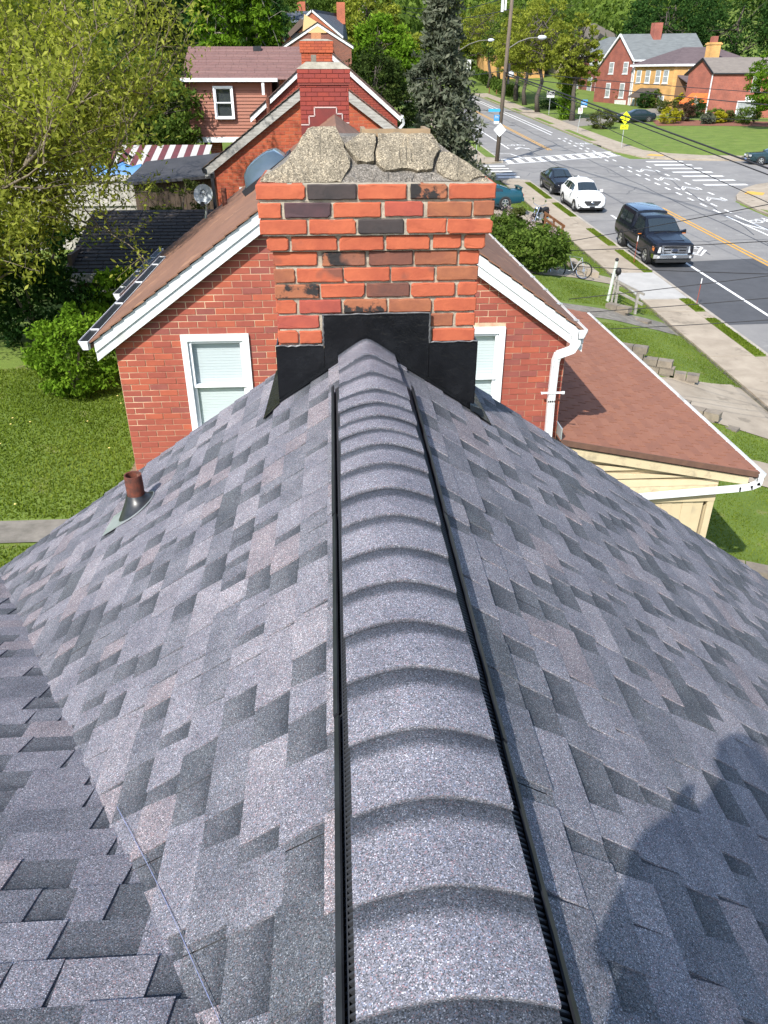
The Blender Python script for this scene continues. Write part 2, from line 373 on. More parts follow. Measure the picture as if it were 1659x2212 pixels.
# right: far corner block
cf = [(24.4, 72.5), (24.8, 70.8), (25.6, 68.6), (27.4, 67.6), (29.8, 67.0), (32.5, 66.6), (36, 66.6), (62, 70), (62, 71.8), (36, 68.6), (31, 69.4), (28.6, 70.8), (27.2, 73), (27.0, 80), (27.0, 230), (24.4, 230)]
tag(plate(MB(), cf, .12, .3).build('sidewalk', sidewalk_c), kind='structure')
sheet('tactile_pad', [(26.2, 69.4), (27.3, 68.8), (27.9, 69.5), (26.9, 70.2)], tactile, road, .126)
for a, b in ((80, 90), (96, 104), (113, 118), (126, 140)): plate(MB(), [(24.56, a), (25.2, a), (25.2, b), (24.56, b)], .13, .1).build('verge', lawn)['kind'] = 'structure'
# driveways on the far side
def drape(name, poly4, mat, n=8, h=.012):
    a, b, c, d = [Vector(p) for p in poly4]; P = []
    for i in range(n + 1):
        r_ = []
        for j in range(n + 1):
            p = a.lerp(b, j / n).lerp(d.lerp(c, j / n), i / n); r_.append((p.x, p.y, gz(p.x, p.y) + h))
        P.append(r_)
    o = MB().grid(P).build(name, mat); return tag(o, kind='structure')
drape('driveway', [(26.9, 93), (46, 108), (44, 114), (26.9, 100)], M('drive_far', (.22, .20, .17), (.17, .155, .135), 1, .95))
drape('mulch_bed', [(35.5, 92.0), (52, 86.5), (53, 92.5), (37, 98)], mulch, 8, .02)
# front paths and backyard path on the left
drape('driveway', [(7.0, 42.6), (11.5, 42.6), (11.5, 46.0), (7.0, 46.0)], sidewalk_c, 8, .02)
drape('path', [(6.0, 30.2), (11.52, 30.9), (11.52, 32.2), (6.0, 31.4)], sidewalk_c, 8, .02)
drape('path', [(5.8, 25.7), (11.52, 24.9), (11.52, 26.3), (5.8, 26.8)], concrete_old, 8, .015)
drape('path', [(6.6, 18.2), (11.52, 16.2), (11.52, 20.4), (8.2, 19.9)], sidewalk_c, 10, .02)
drape('path', [(7.4, 14.6), (11.5, 12.6), (11.5, 14.6), (7.5, 15.6)], sidewalk_c, 10, .02)
drape('path', [(-12, 7.55), (-3.2, 7.55), (-3.2, 8.05), (-12, 8.05)], concrete_old, 12, .02)
drape('path', [(-2.80, 9.0), (-2.45, 9.0), (-2.45, 12), (-2.76, 12)], soil, 6, .015)

# ================================================================== OUR HOUSE: the shingled roof underfoot
house = root('house', 'house with the grey shingle roof and cracked brick chimney in the foreground', 'house', (.147, 3, -7.2))
XR, ZR, SL = .147, -1.19, .685
al = math.atan(SL); be = math.atan(.38)
LAV = (.145, .140, .155)
sh_mats = [granule('granule_lavender', (.200, .199, .218)), granule('granule_pink', (.228, .208, .216)), granule('granule_mid', (.156, .160, .176)),
           granule('granule_slate', (.098, .106, .115)), granule('granule_light', (.240, .232, .246))]
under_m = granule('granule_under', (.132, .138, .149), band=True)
deck_m = M('roof_deck', (.05, .052, .056), None, rough=.95)
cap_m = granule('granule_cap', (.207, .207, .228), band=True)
YRAKE = 4.44
# deck (solid slopes) under the shingles
dk = MB()
for s in (-1, 1):
    L = 6.2 if s > 0 else 5.0
    a = Vector((XR, 0, ZR)); d = Vector((s * math.cos(al), 0, -math.sin(al)))
    y0 = -3.0
    e = a + d * L
    P = [(a.x, y0, a.z - .004), (a.x, YRAKE, a.z - .004), (e.x, YRAKE, e.z - .004), (e.x, y0, e.z - .004)]
    if s < 0:  # stops at the valley
        P = [(a.x, 0, a.z - .004), (a.x, YRAKE, a.z - .004), (XR - .555 * YRAKE, YRAKE, ZR - SL * .555 * YRAKE - .004)]
    dk.prism(P if s < 0 else P[::-1], (0, 0, -.12))
dk.prism([(XR, 0, ZR - .004), (XR - .555 * YRAKE, YRAKE, ZR - .38 * YRAKE - .004), (-6, YRAKE, ZR - .38 * YRAKE - .004), (-6, 0, ZR - .004)], (0, 0, -.12))
dk.prism([(XR, 0, ZR - .004), (XR, -3.0, ZR - .38 * 3 - .004), (-6, -3.0, ZR - .38 * 3 - .004), (-6, 0, ZR - .004)][::-1], (0, 0, -.12))
roof = dk.build('roof', deck_m, house)
wl = MB()
wl.prism([(-2.2, 4.18, -2.9), (XR, 4.18, -1.35), (2.55, 4.18, -2.95), (2.55, 4.18, -7.6), (-2.2, 4.18, -7.6)], (0, -4.5, 0))
wl.build('wall', brickmat('brick_own', (.30, .10, .06), (.24, .075, .05), (.32, .28, .22)), house)

rs = random.Random(11)
UNDER = MB(); TEETH = []
EX = .118
def slope_shingles(O, u, d, n, courses, urange, s_off=0.0):
    """laminated shingles: a base strip per course and cut tabs (teeth) lying on it"""
    O, u, d, n = Vector(O), Vector(u), Vector(d), Vector(n)
    def P(uu, s, h): return O + u * uu + d * s + n * h
    for c in range(courses):
        s0 = c * EX + s_off; s1 = s0 + EX
        u0, u1 = urange(s0 + EX / 2)
        if u1 - u0 < .05: continue
        # base strips, in lengths of about a metre
        x = u0 - rs.random() * .9
        while x < u1:
            a, b = max(u0, x), min(u1, x + .999)
            if b - a > .01:
                k = .25 + .5 * rs.random()
                P8 = [P(a, s0 - .02, -.002), P(b, s0 - .02, -.002), P(b, s1, .002), P(a, s1, .002)]
                h0, h1 = .002, .0080
                sm = s0 + EX * .55
                g = .0012
                vv = [P(a + g, s0 - .02, h0), P(b - g, s0 - .02, h0), P(b - g, sm, (h0 + h1) / 2), P(a + g, sm, (h0 + h1) / 2), P(b - g, s1, h1), P(a + g, s1, h1), P(b - g, s1, -.003), P(a + g, s1, -.003)]
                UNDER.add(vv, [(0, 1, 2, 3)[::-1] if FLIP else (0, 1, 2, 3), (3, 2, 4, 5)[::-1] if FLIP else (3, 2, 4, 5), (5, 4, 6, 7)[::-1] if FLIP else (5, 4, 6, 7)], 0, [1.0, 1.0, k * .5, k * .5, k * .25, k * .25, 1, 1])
            x += 1.0
        # teeth
        x = u0 - rs.uniform(0, .25)
        run = 0
        while x < u1:
            wt = rs.choice((.09, .12, .15, .18, .22, .27)) * rs.uniform(.9, 1.15)
            a, b = max(u0, x), min(u1, x + wt)
            if b - a > .025:
                t = .008 * rs.uniform(.3, 1.6); h = .0038 * rs.uniform(.85, 1.25)
                lo = .0080 + h; hi = .003 + h
                ds = rs.uniform(-.002, .003)
                top = [P(a + t, s0 - .012, hi), P(b - t, s0 - .012, hi), P(b, s1 + ds, lo), P(a, s1 + ds, lo)]
                bot = [P(a + t, s0 - .012, -.001), P(b - t, s0 - .012, -.001), P(b, s1 + ds, -.001), P(a, s1 + ds, -.001)]
                r_ = rs.random(); mi = 0 if r_ < .42 else 1 if r_ < .55 else 2 if r_ < .82 else 3 if r_ < .87 else 4
                ctr = sum(top, Vector()) / 4
                TEETH.append((ctr.length, top, bot, mi, FLIP))
            x += wt + (rs.choice((.0, .05, .08, .11, .14, .17)) if rs.random() < .80 else .003)
            if rs.random() < .25: x += .002
FLIP = True
slope_shingles((XR, 0, ZR), (0, 1, 0), (math.cos(al), 0, -math.sin(al)), (math.sin(al), 0, math.cos(al)), 43, lambda s: (-.6, YRAKE))
FLIP = False
def left_rng(s):
    X = s * math.cos(al); return (X / .555 - .11, YRAKE)
slope_shingles((XR, 0, ZR), (0, 1, 0), (-math.cos(al), 0, -math.sin(al)), (-math.sin(al), 0, math.cos(al)), 27, left_rng)
FLIP = False
def cross_rng(s):
    Y = s * math.cos(be); return (.555 * Y - .07, 5.2)
slope_shingles((XR, 0, ZR), (-1, 0, 0), (0, math.cos(be), -math.sin(be)), (0, math.sin(be), math.cos(be)), 40, cross_rng, .05)
TEETH = [t for t in TEETH if not (-.29 < sum(p.x for p in t[1]) / 4 < .68 and sum(p.y for p in t[1]) / 4 > 3.95)]
TEETH.sort(key=lambda t: t[0] + (3 if (t[1][0].y < .45) else 0))
def tooth(mb, t, m=0):
    fs = [(3, 2, 1, 0), (4, 5, 6, 7), (0, 1, 5, 4), (1, 2, 6, 5), (2, 3, 7, 6), (3, 0, 4, 7)]
    if t[4]: fs = [f[::-1] for f in fs]
    mb.add(list(t[2]) + list(t[1]), fs, m)
for t in TEETH[:300]:
    mb = MB(); tooth(mb, t); mb.build('shingle', sh_mats[t[3]], roof)
mb = MB()
for t in TEETH[300:]: tooth(mb, t, t[3])
tag(mb.build('shingle_field', sh_mats, roof), 'far shingles of the grey roof', kind='stuff')
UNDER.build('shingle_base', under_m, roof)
# valley: cut edge of the side roof and blue chalk line
chalk = M('chalk_blue', (.20, .25, .46), (.22, .23, .30), 40, .95)
vd = Vector((-.555, 1, -.38)).normalized()
pts = [Vector((XR - .555 * y + .030 + .004 * math.sin(y * 7), y, ZR - SL * (.555 * y - .030 - .004 * math.sin(y * 7)) + .0165)) for y in np.linspace(.72, 1.45, 14)]
MB().tube(pts, .0008, 5).build('chalk_line', chalk, roof)
# rake edge trim at the far gable
rk = MB()
for s in (-1, 1):
    a = Vector((XR, YRAKE + .012, ZR - .075)); b = a + Vector((s * math.cos(al), 0, -math.sin(al))) * (3.9 if s > 0 else 3.0)
    rk.bar(a, b, .02, .10, (0, 0, 1))
rk.build('rake_trim', deck_m, roof)

# --- ridge vent with its caps
vent = MB()
vent.box(XR - .115, XR + .115, -.5, 3.42, -1.262, -1.222)
vent = vent.build('ridge_vent', black_plastic, house)
butts = [-.28, -.10, .08, .255, .43, .61, .79, .97, 1.15, 1.33, 1.5, 1.67, 1.84, 2.03, 2.2, 2.39, 2.545, 2.69, 2.82, 2.96, 3.11, 3.33, 3.58, 3.88]
def cap_profile(fl):
    """(x, z) over the ridge; fl=1 vent arch, fl=0 bent to the bare ridge"""
    out = []
    for i in range(17):
        t = -1 + i / 8
        x = .152 * t
        za = -1.213 + .044 * (1 - abs(t) ** (1.75 + .2 * math.sin(len(out) * 7.1)* 0)) 
        zb = ZR + .024 - SL * math.sqrt(x * x + .0009) + .02
        out.append((XR + x * (1 if fl > .5 else .96), lerp(zb, za, fl)))
    return out
for i in range(len(butts) - 1):
    y0, y1 = butts[i], butts[i + 1]; fl = 1.0 if y1 < 3.2 else .7 if y1 < 3.4 else .35 if y1 < 3.7 else 0.0; fl1 = 1.0 if y0 < 2.9 else fl
    pr = cap_profile(fl); E_ = y1 - y0; jx = rs.uniform(-.006, .006); jl = rs.uniform(-.006, .006)
    mb = MB(); top = []; tone = []
    ysn = [y0, y0 + E_ * .5, y1 - E_ * .34, y1 - E_ * .20, y1 + .01]
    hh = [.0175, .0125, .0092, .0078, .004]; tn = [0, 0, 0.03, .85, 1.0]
    rows = []
    for k, yv in enumerate(ysn):
        rows.append([(x + jx, yv + jl + (.012 * (1 - ((x - XR) / .152) ** 2) - .004 * math.sin(x * 40 + i)) * 0, z + hh[k]) for x, z in pr])
    rows = [[(x, y, z - .012) for x, y, z in rows[0]]] + rows
    nr = len(rows); nc = len(pr)
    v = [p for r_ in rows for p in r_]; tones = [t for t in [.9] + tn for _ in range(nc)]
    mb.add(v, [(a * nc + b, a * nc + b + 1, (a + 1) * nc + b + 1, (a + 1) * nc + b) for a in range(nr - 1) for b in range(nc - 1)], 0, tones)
    # hanging edges
    for sgn, c in ((1, 0), (-1, nc - 1)):
        q = [rows[r_][c] for r_ in range(1, nr)]; qq = [(x, y, z - .010) for x, y, z in q]
        ff = [(a, a + 1, len(q) + a + 1, len(q) + a) for a in range(len(q) - 1)]
        mb.add(q + qq, ff if sgn < 0 else [f[::-1] for f in ff], 0, [.3] * (2 * len(q)))
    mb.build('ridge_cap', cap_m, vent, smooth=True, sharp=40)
# baffles and louvres
for s in (-1, 1):
    ends = [(-.5, .48, 0), (.485, 1.20 if s > 0 else 1.29, 0), (1.205 if s > 0 else 1.295, 2.21, .002), (2.215, 3.42, .004)]
    for a, b, o in ends:
        mb = MB(); q_ = .166 if s < 0 else .180; xo = XR + s * (q_ + o)
        zd = ZR - SL * q_ + .006
        P = [(xo - s * .002, a, zd), (xo + s * .010, a, zd), (xo + s * .016, a, zd + .036), (xo + s * .006, a, zd + .048), (xo + s * .002, a, zd + .046), (xo + s * .006, a, zd + .034)]
        mb.prism(P if s > 0 else P[::-1], (0, b - a - .004, 0)); mb.build('baffle', black_metal if False else black_plastic, vent)
    lv = MB(); y = -.4
    while y < 3.41:
        x0, x1 = sorted((XR + s * .135, XR + s * (.168 if s < 0 else .182))); lv.hexa([(x0, y, -1.262), (x1, y, -1.305 if s > 0 else -1.262), (x1, y + .004, -1.305 if s > 0 else -1.262), (x0, y + .004, -1.262 if s > 0 else -1.305)] if False else [(x0, y, -1.30), (x1, y, -1.30), (x1, y + .0042, -1.30), (x0, y + .0042, -1.30)],
            [(x0, y, -1.268 if s < 0 else -1.236), (x1, y, -1.236 if s < 0 else -1.268), (x1, y + .0042, -1.236 if s < 0 else -1.268), (x0, y + .0042, -1.268 if s < 0 else -1.236)])
        y += .0125
    for q in (.150, .162): lv.box(XR + s * q - .0015, XR + s * q + .0015, -.4, 3.41, -1.30, -1.252 - (q - .13) * .3)
    tag(lv.build('louvre', M('louvre_grey', (.035, .038, .044), None, rough=.45), vent), kind='stuff')

# --- plumbing vent pipe with its flashing boot
bx = Vector((-1.115, 3.74, ZR + SL * (-1.115 - XR)))
nl = Vector((-math.sin(al), 0, math.cos(al))); dl = Vector((-math.cos(al), 0, -math.sin(al)))
rust = M('rust', (.16, .045, .025), (.07, .03, .022), 30, .9, bmp=.004, bscale=60, c3=(.30, .16, .12))
pp = MB(); rr = .046
prof = [(rr, -.05), (rr, .10), (rr * 1.03, .15), (rr, .205), (rr * .99, .21), (rr * .83, .208), (rr * .82, .08), (0, .08)]
pp.lathe(prof, 20, bx); pipe = pp.build('vent_pipe', rust, house, smooth=True, sharp=40)
bt = MB(); P = []
for k, (t, h) in enumerate(((0, .008), (.25, .020), (.5, .034), (.75, .05), (.92, .062), (1, .074))):
    rw = []
    for j in range(25):
        a = 2 * math.pi * j / 24; e = Vector((math.cos(a) * .115, math.sin(a) * .115, 0)); q = bx + Vector((0, .0, 0)) + dl * 0
        o_ = bx + dl * (math.cos(a) * .122) + Vector((0, math.sin(a) * .112, 0)) + nl * .020
        i_ = bx + Vector((-math.cos(a) * .049, math.sin(a) * .049, .05)) + Vector((0, 0, .045))
        p = o_.lerp(i_, t ** .8); p.z += -.008 * math.sin(t * math.pi); rw.append(p)
    P.append(rw)
bt.grid([r_[::-1] for r_ in P]); boot = bt.build('rubber_boot', M('boot_rubber', (.012, .013, .015), (.03, .032, .035), 20, .35), pipe, smooth=True)
fl = MB(); ring_ = [bx + dl * (math.cos(2 * math.pi * j / 24) * .125) + Vector((0, math.sin(2 * math.pi * j / 24) * .118, 0)) for j in range(24)]
fl.prism([p + nl * .014 for p in ring_][::-1], nl * .006)
a = bx + dl * .03; fl.prism([a + Vector((0, -.11, 0)) + nl * .013, a + Vector((0, .11, 0)) + nl * .013, a + dl * .17 + Vector((0, .10, 0)) + nl * .015, a + dl * .19 + Vector((0, -.09, 0)) + nl * .015][::-1], nl * .003)
fl.build('flashing_plate', M('flash_silver', (.50, .53, .53), (.34, .39, .38), 7, .35, metal=.55), pipe)

# --- the chimney
brickset = {
 'O': M('brick_orange', (.40, .102, .047), (.31, .072, .036), 7, .9, bmp=.004, bscale=45, c3=(.17, .06, .04)),
 'R': M('brick_red', (.33, .072, .045), (.25, .055, .04), 9, .88, bmp=.003, bscale=45),
 'T': M('brick_tan', (.29, .105, .050), (.20, .070, .040), 9, .9, bmp=.003, bscale=45, c3=(.13, .06, .045)),
 'K': M('brick_black', (.035, .030, .030), (.055, .042, .040), 8, .9, bmp=.004, bscale=45),
 'P': M('brick_purple', (.075, .038, .042), (.05, .032, .036), 8, .85, bmp=.003, bscale=45),
 'M': M('brick_scorched', (.27, .10, .05), (.022, .020, .020), 9, .92, bmp=.005, bscale=45, lo=.47, hi=.53, c3=(.2, .08, .05)),
 'B': M('brick_brown', (.16, .06, .04), (.10, .045, .035), 9, .9, bmp=.003, bscale=45)}
mortar = M('mortar', (.40, .35, .27), (.24, .21, .165), 30, .97, bmp=.006, bscale=90)
YF = 3.86
courses = [
 (172, 1464, [(172, 436, 'O'), (444, 708, 'K'), (716, 978, 'O'), (997, 1198, 'M'), (1208, 1464, 'O')]),
 (175, 1460, [(175, 302, 'O'), (316, 570, 'P'), (582, 840, 'O'), (858, 1070, 'R'), (1090, 1335, 'T'), (1345, 1460, 'T')]),
 (188, 1455, [(188, 443, 'O'), (455, 708, 'O'), (718, 970, 'K'), (982, 1200, 'O'), (1207, 1455, 'O')]),
 (220, 1427, [(220, 340, 'O'), (355, 606, 'O'), (617, 862, 'O'), (875, 1118, 'O'), (1135, 1293, 'O'), (1308, 1427, 'O')]),
 (256, 1388, [(256, 500, 'O'), (522, 760, 'M'), (778, 1020, 'B'), (1030, 1265, 'T'), (1277, 1388, 'O')]),
 (262, 1382, [(262, 378, 'T'), (386, 638, 'O'), (643, 893, 'O'), (902, 1140, 'O'), (1152, 1382, 'T')]),
 (277, 1380, [(277, 515, 'M'), (525, 765, 'O'), (772, 1008, 'B'), (1015, 1255, 'O'), (1270, 1380, 'O')]),
 (285, 1375, [(285, 397, 'O'), (410, 637, 'R'), (650, 885, 'M'), (895, 1128, 'T'), (1140, 1375, 'O')]),
 (292, 1370, [(292, 520, 'R'), (545, 800, 'O'), (812, 1100, 'O'), (1117, 1247, 'T'), (1260, 1370, 'O')]),
 (297, 1365, [(297, 408, 'O'), (413, 536, 'O'), (548, 800, 'O'), (812, 1115, 'O'), (1130, 1365, 'O')])]
COUT = [.052, .050, .047, .022, 0, 0, 0, 0, 0, 0]          # corbelling outward
ZT, CH, XL, XRR, YB = -.425, .0768, -.305, .702, 4.42
core = MB(); core.box(XL + .012, XRR - .012, YF + .012, YB - .012, -7, ZT - CH * 4)
for i in range(4): core.box(XL - COUT[i] + .012, XRR + COUT[i] - .012, YF - COUT[i] + .012, YB + COUT[i] - .012, ZT - CH * (i + 1) + (.0 if i < 3 else -.0), ZT - CH * i - (.004 if i == 0 else 0))
chim = core.build('chimney', mortar, house)
def rough_brick(x0, x1, y0, y1, z0, z1, q=.0016, c=.0045):
    """worn brick: jittered outline, rounded arris, a chipped corner now and then"""
    mb = MB(); out = []
    chip = [rs.uniform(.004, .016) if rs.random() < .22 else .003 for _ in range(4)]
    n1, n2 = max(3, int((x1 - x0) / .028)), 3
    def side(ax, az, bx, bz, n, ca, cb):
        L = math.hypot(bx - ax, bz - az); dx, dz = (bx - ax) / L, (bz - az) / L
        for k in range(n + 1):
            t = lerp(ca, L - cb, k / n); out.append((ax + dx * t + rs.uniform(-q, q), az + dz * t + rs.uniform(-q, q)))
    side(x0, z0, x1, z0, n1, chip[0], chip[1]); side(x1, z0, x1, z1, n2, chip[1], chip[2]); side(x1, z1, x0, z1, n1, chip[2], chip[3]); side(x0, z1, x0, z0, n2, chip[3], chip[0])
    n = len(out); cx, cz = (x0 + x1) / 2, (z0 + z1) / 2; hw, hh = (x1 - x0) / 2, (z1 - z0) / 2
    f0 = [(cx + (x - cx) * (1 - c / hw), y0 + rs.uniform(-.0012, .0012), cz + (z - cz) * (1 - c / hh)) for x, z in out]
    f1 = [(x, y0 + c * rs.uniform(.7, 1.5), z) for x, z in out]; f2 = [(x, y1, z) for x, z in out]
    v = f0 + f1 + f2; f = [tuple(range(n))] + [(n + k, n + (k + 1) % n, (k + 1) % n, k) for k in range(n)] + [(2 * n + k, 2 * n + (k + 1) % n, n + (k + 1) % n, n + k) for k in range(n)]
    mb.add(v, f); return mb
for i, (l, r_, bs_) in enumerate(courses):
    X0, X1 = XL - COUT[i], XRR + COUT[i]; z1 = ZT - CH * i; z0 = z1 - CH
    mp = lambda q: X0 + (q - l) / (r_ - l) * (X1 - X0)
    yf = YF - COUT[i] + (rs.uniform(-.003, .003) if i > 3 else 0)
    for a, b, k in bs_:
        dz = rs.uniform(-.002, .002)
        rough_brick(mp(a) + .001, mp(b) - .001, yf + rs.uniform(-.003, .003), yf + .10, z0 + .0055 + dz, z1 - .0055 + dz).build('brick', brickset[k], chim)
    for s in (0, 1):   # returns on the sides
        y = yf + .104 if i % 2 else yf + .104
        while y < YB + COUT[i] - .02:
            y2 = min(y + .205, YB + COUT[i]); mb = MB(); x = (X0 if s == 0 else X1 - .095); mb.box(x, x + .095, y, y2 - .01, z0 + .006, z1 - .006)
            mb.build('brick', brickset[rs.choice('OOORTB')], chim); y = y2
i = 10
while ZT - CH * i > -1.95:
    z1 = ZT - CH * i; z0 = z1 - CH
    for s in (0, 1):
        y = YF + (.0 if i % 2 else -.1)
        while y < YB:
            y2 = min(y + .215, YB); mb = MB(); x = XL if s == 0 else XRR - .095; mb.box(x, x + .095, max(y, YF), y2 - .01, z0 + .006, z1 - .006); mb.build('brick', brickset[rs.choice('OOORTB')], chim); y = y2
    i += 1
# black metal flashing
fls = MB()
def panel(x0, x1, z0, z1, y): fls.box(x0, x1, y - .006, y, z0, z1)
panel(-.072, .463, -1.75, -1.033, YF - .016); panel(-.314, -.074, -1.75, -1.190, YF - .011); panel(.465, .712, -1.75, -1.182, YF - .011)
panel(-.078, .469, -1.040, -1.030, YF - .020); panel(-.318, -.078, -1.197, -1.188, YF - .015); panel(.469, .716, -1.189, -1.180, YF - .015)
def onroof(x, y, h): return (x, y, ZR - SL * abs(x - XR) + h)
# side (step) flashing lying on the shingles and turned up the brick
fls.hexa([onroof(-.40, 3.74, .016), onroof(-.316, 3.80, .016), onroof(-.316, 4.44, .016), onroof(-.375, 4.44, .016)], [onroof(-.40, 3.74, .021), onroof(-.316, 3.80, .021), onroof(-.316, 4.44, .021), onroof(-.375, 4.44, .021)])
fls.hexa([onroof(.713, 3.80, .016), onroof(.80, 3.76, .016), onroof(.78, 4.44, .016), onroof(.713, 4.44, .016)], [onroof(.713, 3.80, .021), onroof(.80, 3.76, .026), onroof(.78, 4.44, .021), onroof(.713, 4.44, .021)])
fls.box(-.319, -.3135, YF - .012, 4.42, -1.75, -1.20); fls.box(.7125, .718, YF - .012, 4.42, -1.75, -1.19)
fls.hexa([onroof(.69, 3.80, .014), onroof(.775, 3.815, .014), onroof(.745, 3.86, .014), onroof(.70, 3.86, .014)], [onroof(.69, 3.81, .04), onroof(.760, 3.83, .055), onroof(.745, 3.86, .05), onroof(.70, 3.86, .06)])
# apron along the front
for s in (-1, 1):
    a = Vector((XR, YF - .02, ZR + .022)); x = -.318 if s < 0 else .716; b = Vector((x, YF - .02, ZR - SL * abs(x - XR) + .022)); fls.bar(a, b, .03, .012)
fls.build('flashing', black_metal, chim)
sl_ = MB()
for a, b in (((-.076, YF - .024, -1.034), (.467, YF - .024, -1.032)), ((-.316, YF - .019, -1.192), (-.076, YF - .019, -1.191)), ((.467, YF - .019, -1.185), (.714, YF - .019, -1.183)), ((-.075, YF - .024, -1.19), (-.073, YF - .024, -1.035)), ((.466, YF - .024, -1.185), (.464, YF - .024, -1.035))):
    n_ = 12; sl_.tube([Vector(a).lerp(Vector(b), k / n_) + Vector((rs.uniform(-.002, .002), 0, rs.uniform(-.003, .003))) for k in range(n_ + 1)], [.004 + rs.uniform(-.0012, .002) for _ in range(n_ + 1)], 5)
sl_.build('sealant', M('sealant', (.05, .052, .056), (.14, .14, .14), 25, .35), chim)
# cracked concrete crown
def pebble(name, c1, c2, c3):
    m, nt, bs = new_mat(name); bs.inputs['Roughness'].default_value = .97; v = coords(nt)
    vo = _n(nt, 'ShaderNodeTexVoronoi'); vo.inputs['Scale'].default_value = 230; nt.links.new(v, vo.inputs['Vector']); sp = _n(nt, 'ShaderNodeSeparateColor'); nt.links.new(vo.outputs['Color'], sp.inputs[0])
    a = ramp(nt, [(0, c1), (.25, c2), (.75, c3), (.93, tuple(min(1, x * 1.6) for x in c3))], sp.outputs[0]); st = ramp(nt, [(.3, (.62, .62, .62)), (.55, (1, 1, 1)), (.75, (1.15, 1.1, 1.02))], noise(nt, v, 9, 6, .7))
    nt.links.new(mixc(nt, 1.0, a, st, 'MULTIPLY'), bs.inputs['Base Color']); ad = _n(nt, 'ShaderNodeMath', operation='ADD'); nt.links.new(sp.outputs[1], ad.inputs[0]); nt.links.new(noise(nt, v, 40, 6, .75), ad.inputs[1]); bump(nt, ad.outputs[0], bs, .006, .9); return m
crown_c = pebble('crown_concrete', (.075, .062, .045), (.19, .162, .115), (.27, .232, .168)); crown_u = pebble('crown_under', (.07, .062, .052), (.14, .126, .105), (.20, .18, .155))
cr = MB()
cr.hexa([(XL - .02, YF + .012, ZT - .002), (XRR + .02, YF + .012, ZT - .002), (XRR + .02, YB + .03, ZT - .002), (XL - .02, YB + .03, ZT - .002)], [(-.09, 4.10, -.248), (.47, 4.10, -.252), (.47, 4.32, -.252), (-.09, 4.32, -.248)])
crown = cr.build('crown', crown_u, chim)
def zc(y): return -.42 + 1.1 * (y - YF)
PIECES = [
[(-0.335, 3.864), (-0.339, 3.872), (-0.224, 3.93), (-0.115, 4.055), (-0.093, 4.062), (0.019, 4.063), (0.035, 4.034), (0.059, 4.001), (0.054, 3.984), (0.083, 3.951), (0.081, 3.915), (0.054, 3.883), (0.036, 3.858), (-0.099, 3.856), (-0.213, 3.855), (-0.268, 3.858)],
[(0.055, 3.998), (0.094, 4.018), (0.134, 4.038), (0.207, 4.034), (0.207, 4.001), (0.195, 3.964), (0.195, 3.933), (0.158, 3.925), (0.112, 3.933), (0.091, 3.955), (0.065, 3.981)],
[(0.214, 4.033), (0.268, 4.035), (0.472, 4.032), (0.496, 4.006), (0.511, 3.976), (0.477, 3.94), (0.466, 3.903), (0.396, 3.895), (0.345, 3.904), (0.285, 3.9), (0.242, 3.898), (0.218, 3.914), (0.2, 3.933), (0.199, 3.967), (0.212, 4.0)],
[(0.514, 3.969), (0.549, 3.969), (0.616, 3.939), (0.689, 3.896), (0.714, 3.879), (0.661, 3.87), (0.634, 3.857), (0.565, 3.859), (0.515, 3.877), (0.483, 3.9), (0.483, 3.926), (0.505, 3.963)],
[(0.089, 3.915), (0.141, 3.928), (0.201, 3.921), (0.234, 3.896), (0.379, 3.891), (0.367, 3.852), (0.044, 3.853), (0.061, 3.883)],
[(0.383, 3.891), (0.465, 3.894), (0.463, 3.874), (0.427, 3.851), (0.376, 3.852)],
[(0.468, 3.884), (0.514, 3.867), (0.556, 3.853), (0.47, 3.851)],
[(0.669, 3.866), (0.722, 3.876), (0.733, 3.856), (0.633, 3.853)],
]
nc_ = Vector((0, -1.1, 1)).normalized()
for i, poly in enumerate(PIECES):
    thick = [.023, .024, .027, .022, .017, .016, .014, .017][i]; pts = []
    cx = sum(p[0] for p in poly) / len(poly); cy = sum(p[1] for p in poly) / len(poly)
    for k, p in enumerate(poly):
        q = poly[(k + 1) % len(poly)]; L = math.hypot(p[0] - q[0], p[1] - q[1]); ns = max(1, int(L / .022))
        for t in range(ns):
            x, y = lerp(p[0], q[0], t / ns), lerp(p[1], q[1], t / ns); s = 1 - .0026 / max(.02, math.hypot(x - cx, y - cy))
            j = .0035 if t else .001
            pts.append((cx + (x - cx) * s + rs.uniform(-j, j), cy + (y - cy) * s + rs.uniform(-j, j)))
    bm = bmesh.new(); base_ = Vector((0, 0, 0))
    vt = [bm.verts.new(Vector((x, y, zc(y))) + nc_ * (thick - .026)) for x, y in pts]
    f = bm.faces.new(vt)
    bmesh.ops.triangulate(bm, faces=[f]); bmesh.ops.subdivide_edges(bm, edges=[e for e in bm.edges if e.calc_length() > .05], cuts=2, use_grid_fill=False)
    bmesh.ops.triangulate(bm, faces=bm.faces[:])
    for v in bm.verts:
        if not v.is_boundary: v.co += nc_ * rs.uniform(-.004, .006)
        else: v.co -= nc_ * rs.uniform(.001, .007)
    g = bmesh.ops.extrude_face_region(bm, geom=bm.faces[:]); mv = [e for e in g['geom'] if isinstance(e, bmesh.types.BMVert)]
    for v in mv: v.co -= nc_ * (.05 if thick > .02 else .035)
    bmesh.ops.recalc_face_normals(bm, faces=bm.faces)
    me = bpy.data.meshes.new('slab'); bm.to_mesh(me); bm.free(); me.materials.append(crown_c if i < 4 or i == 7 else crown_u); link('slab', me, crown)
fr = MB(); fr.box(.14, .465, 4.046, 4.068, -.25, -.2155); fr.box(.14, .16, 4.068, 4.3, -.25, -.217); fr.box(.445, .465, 4.068, 4.3, -.25, -.217)
fr.build('flue_edge', M('flue_clay', (.30, .21, .12), (.22, .16, .10), 20, .9), crown)

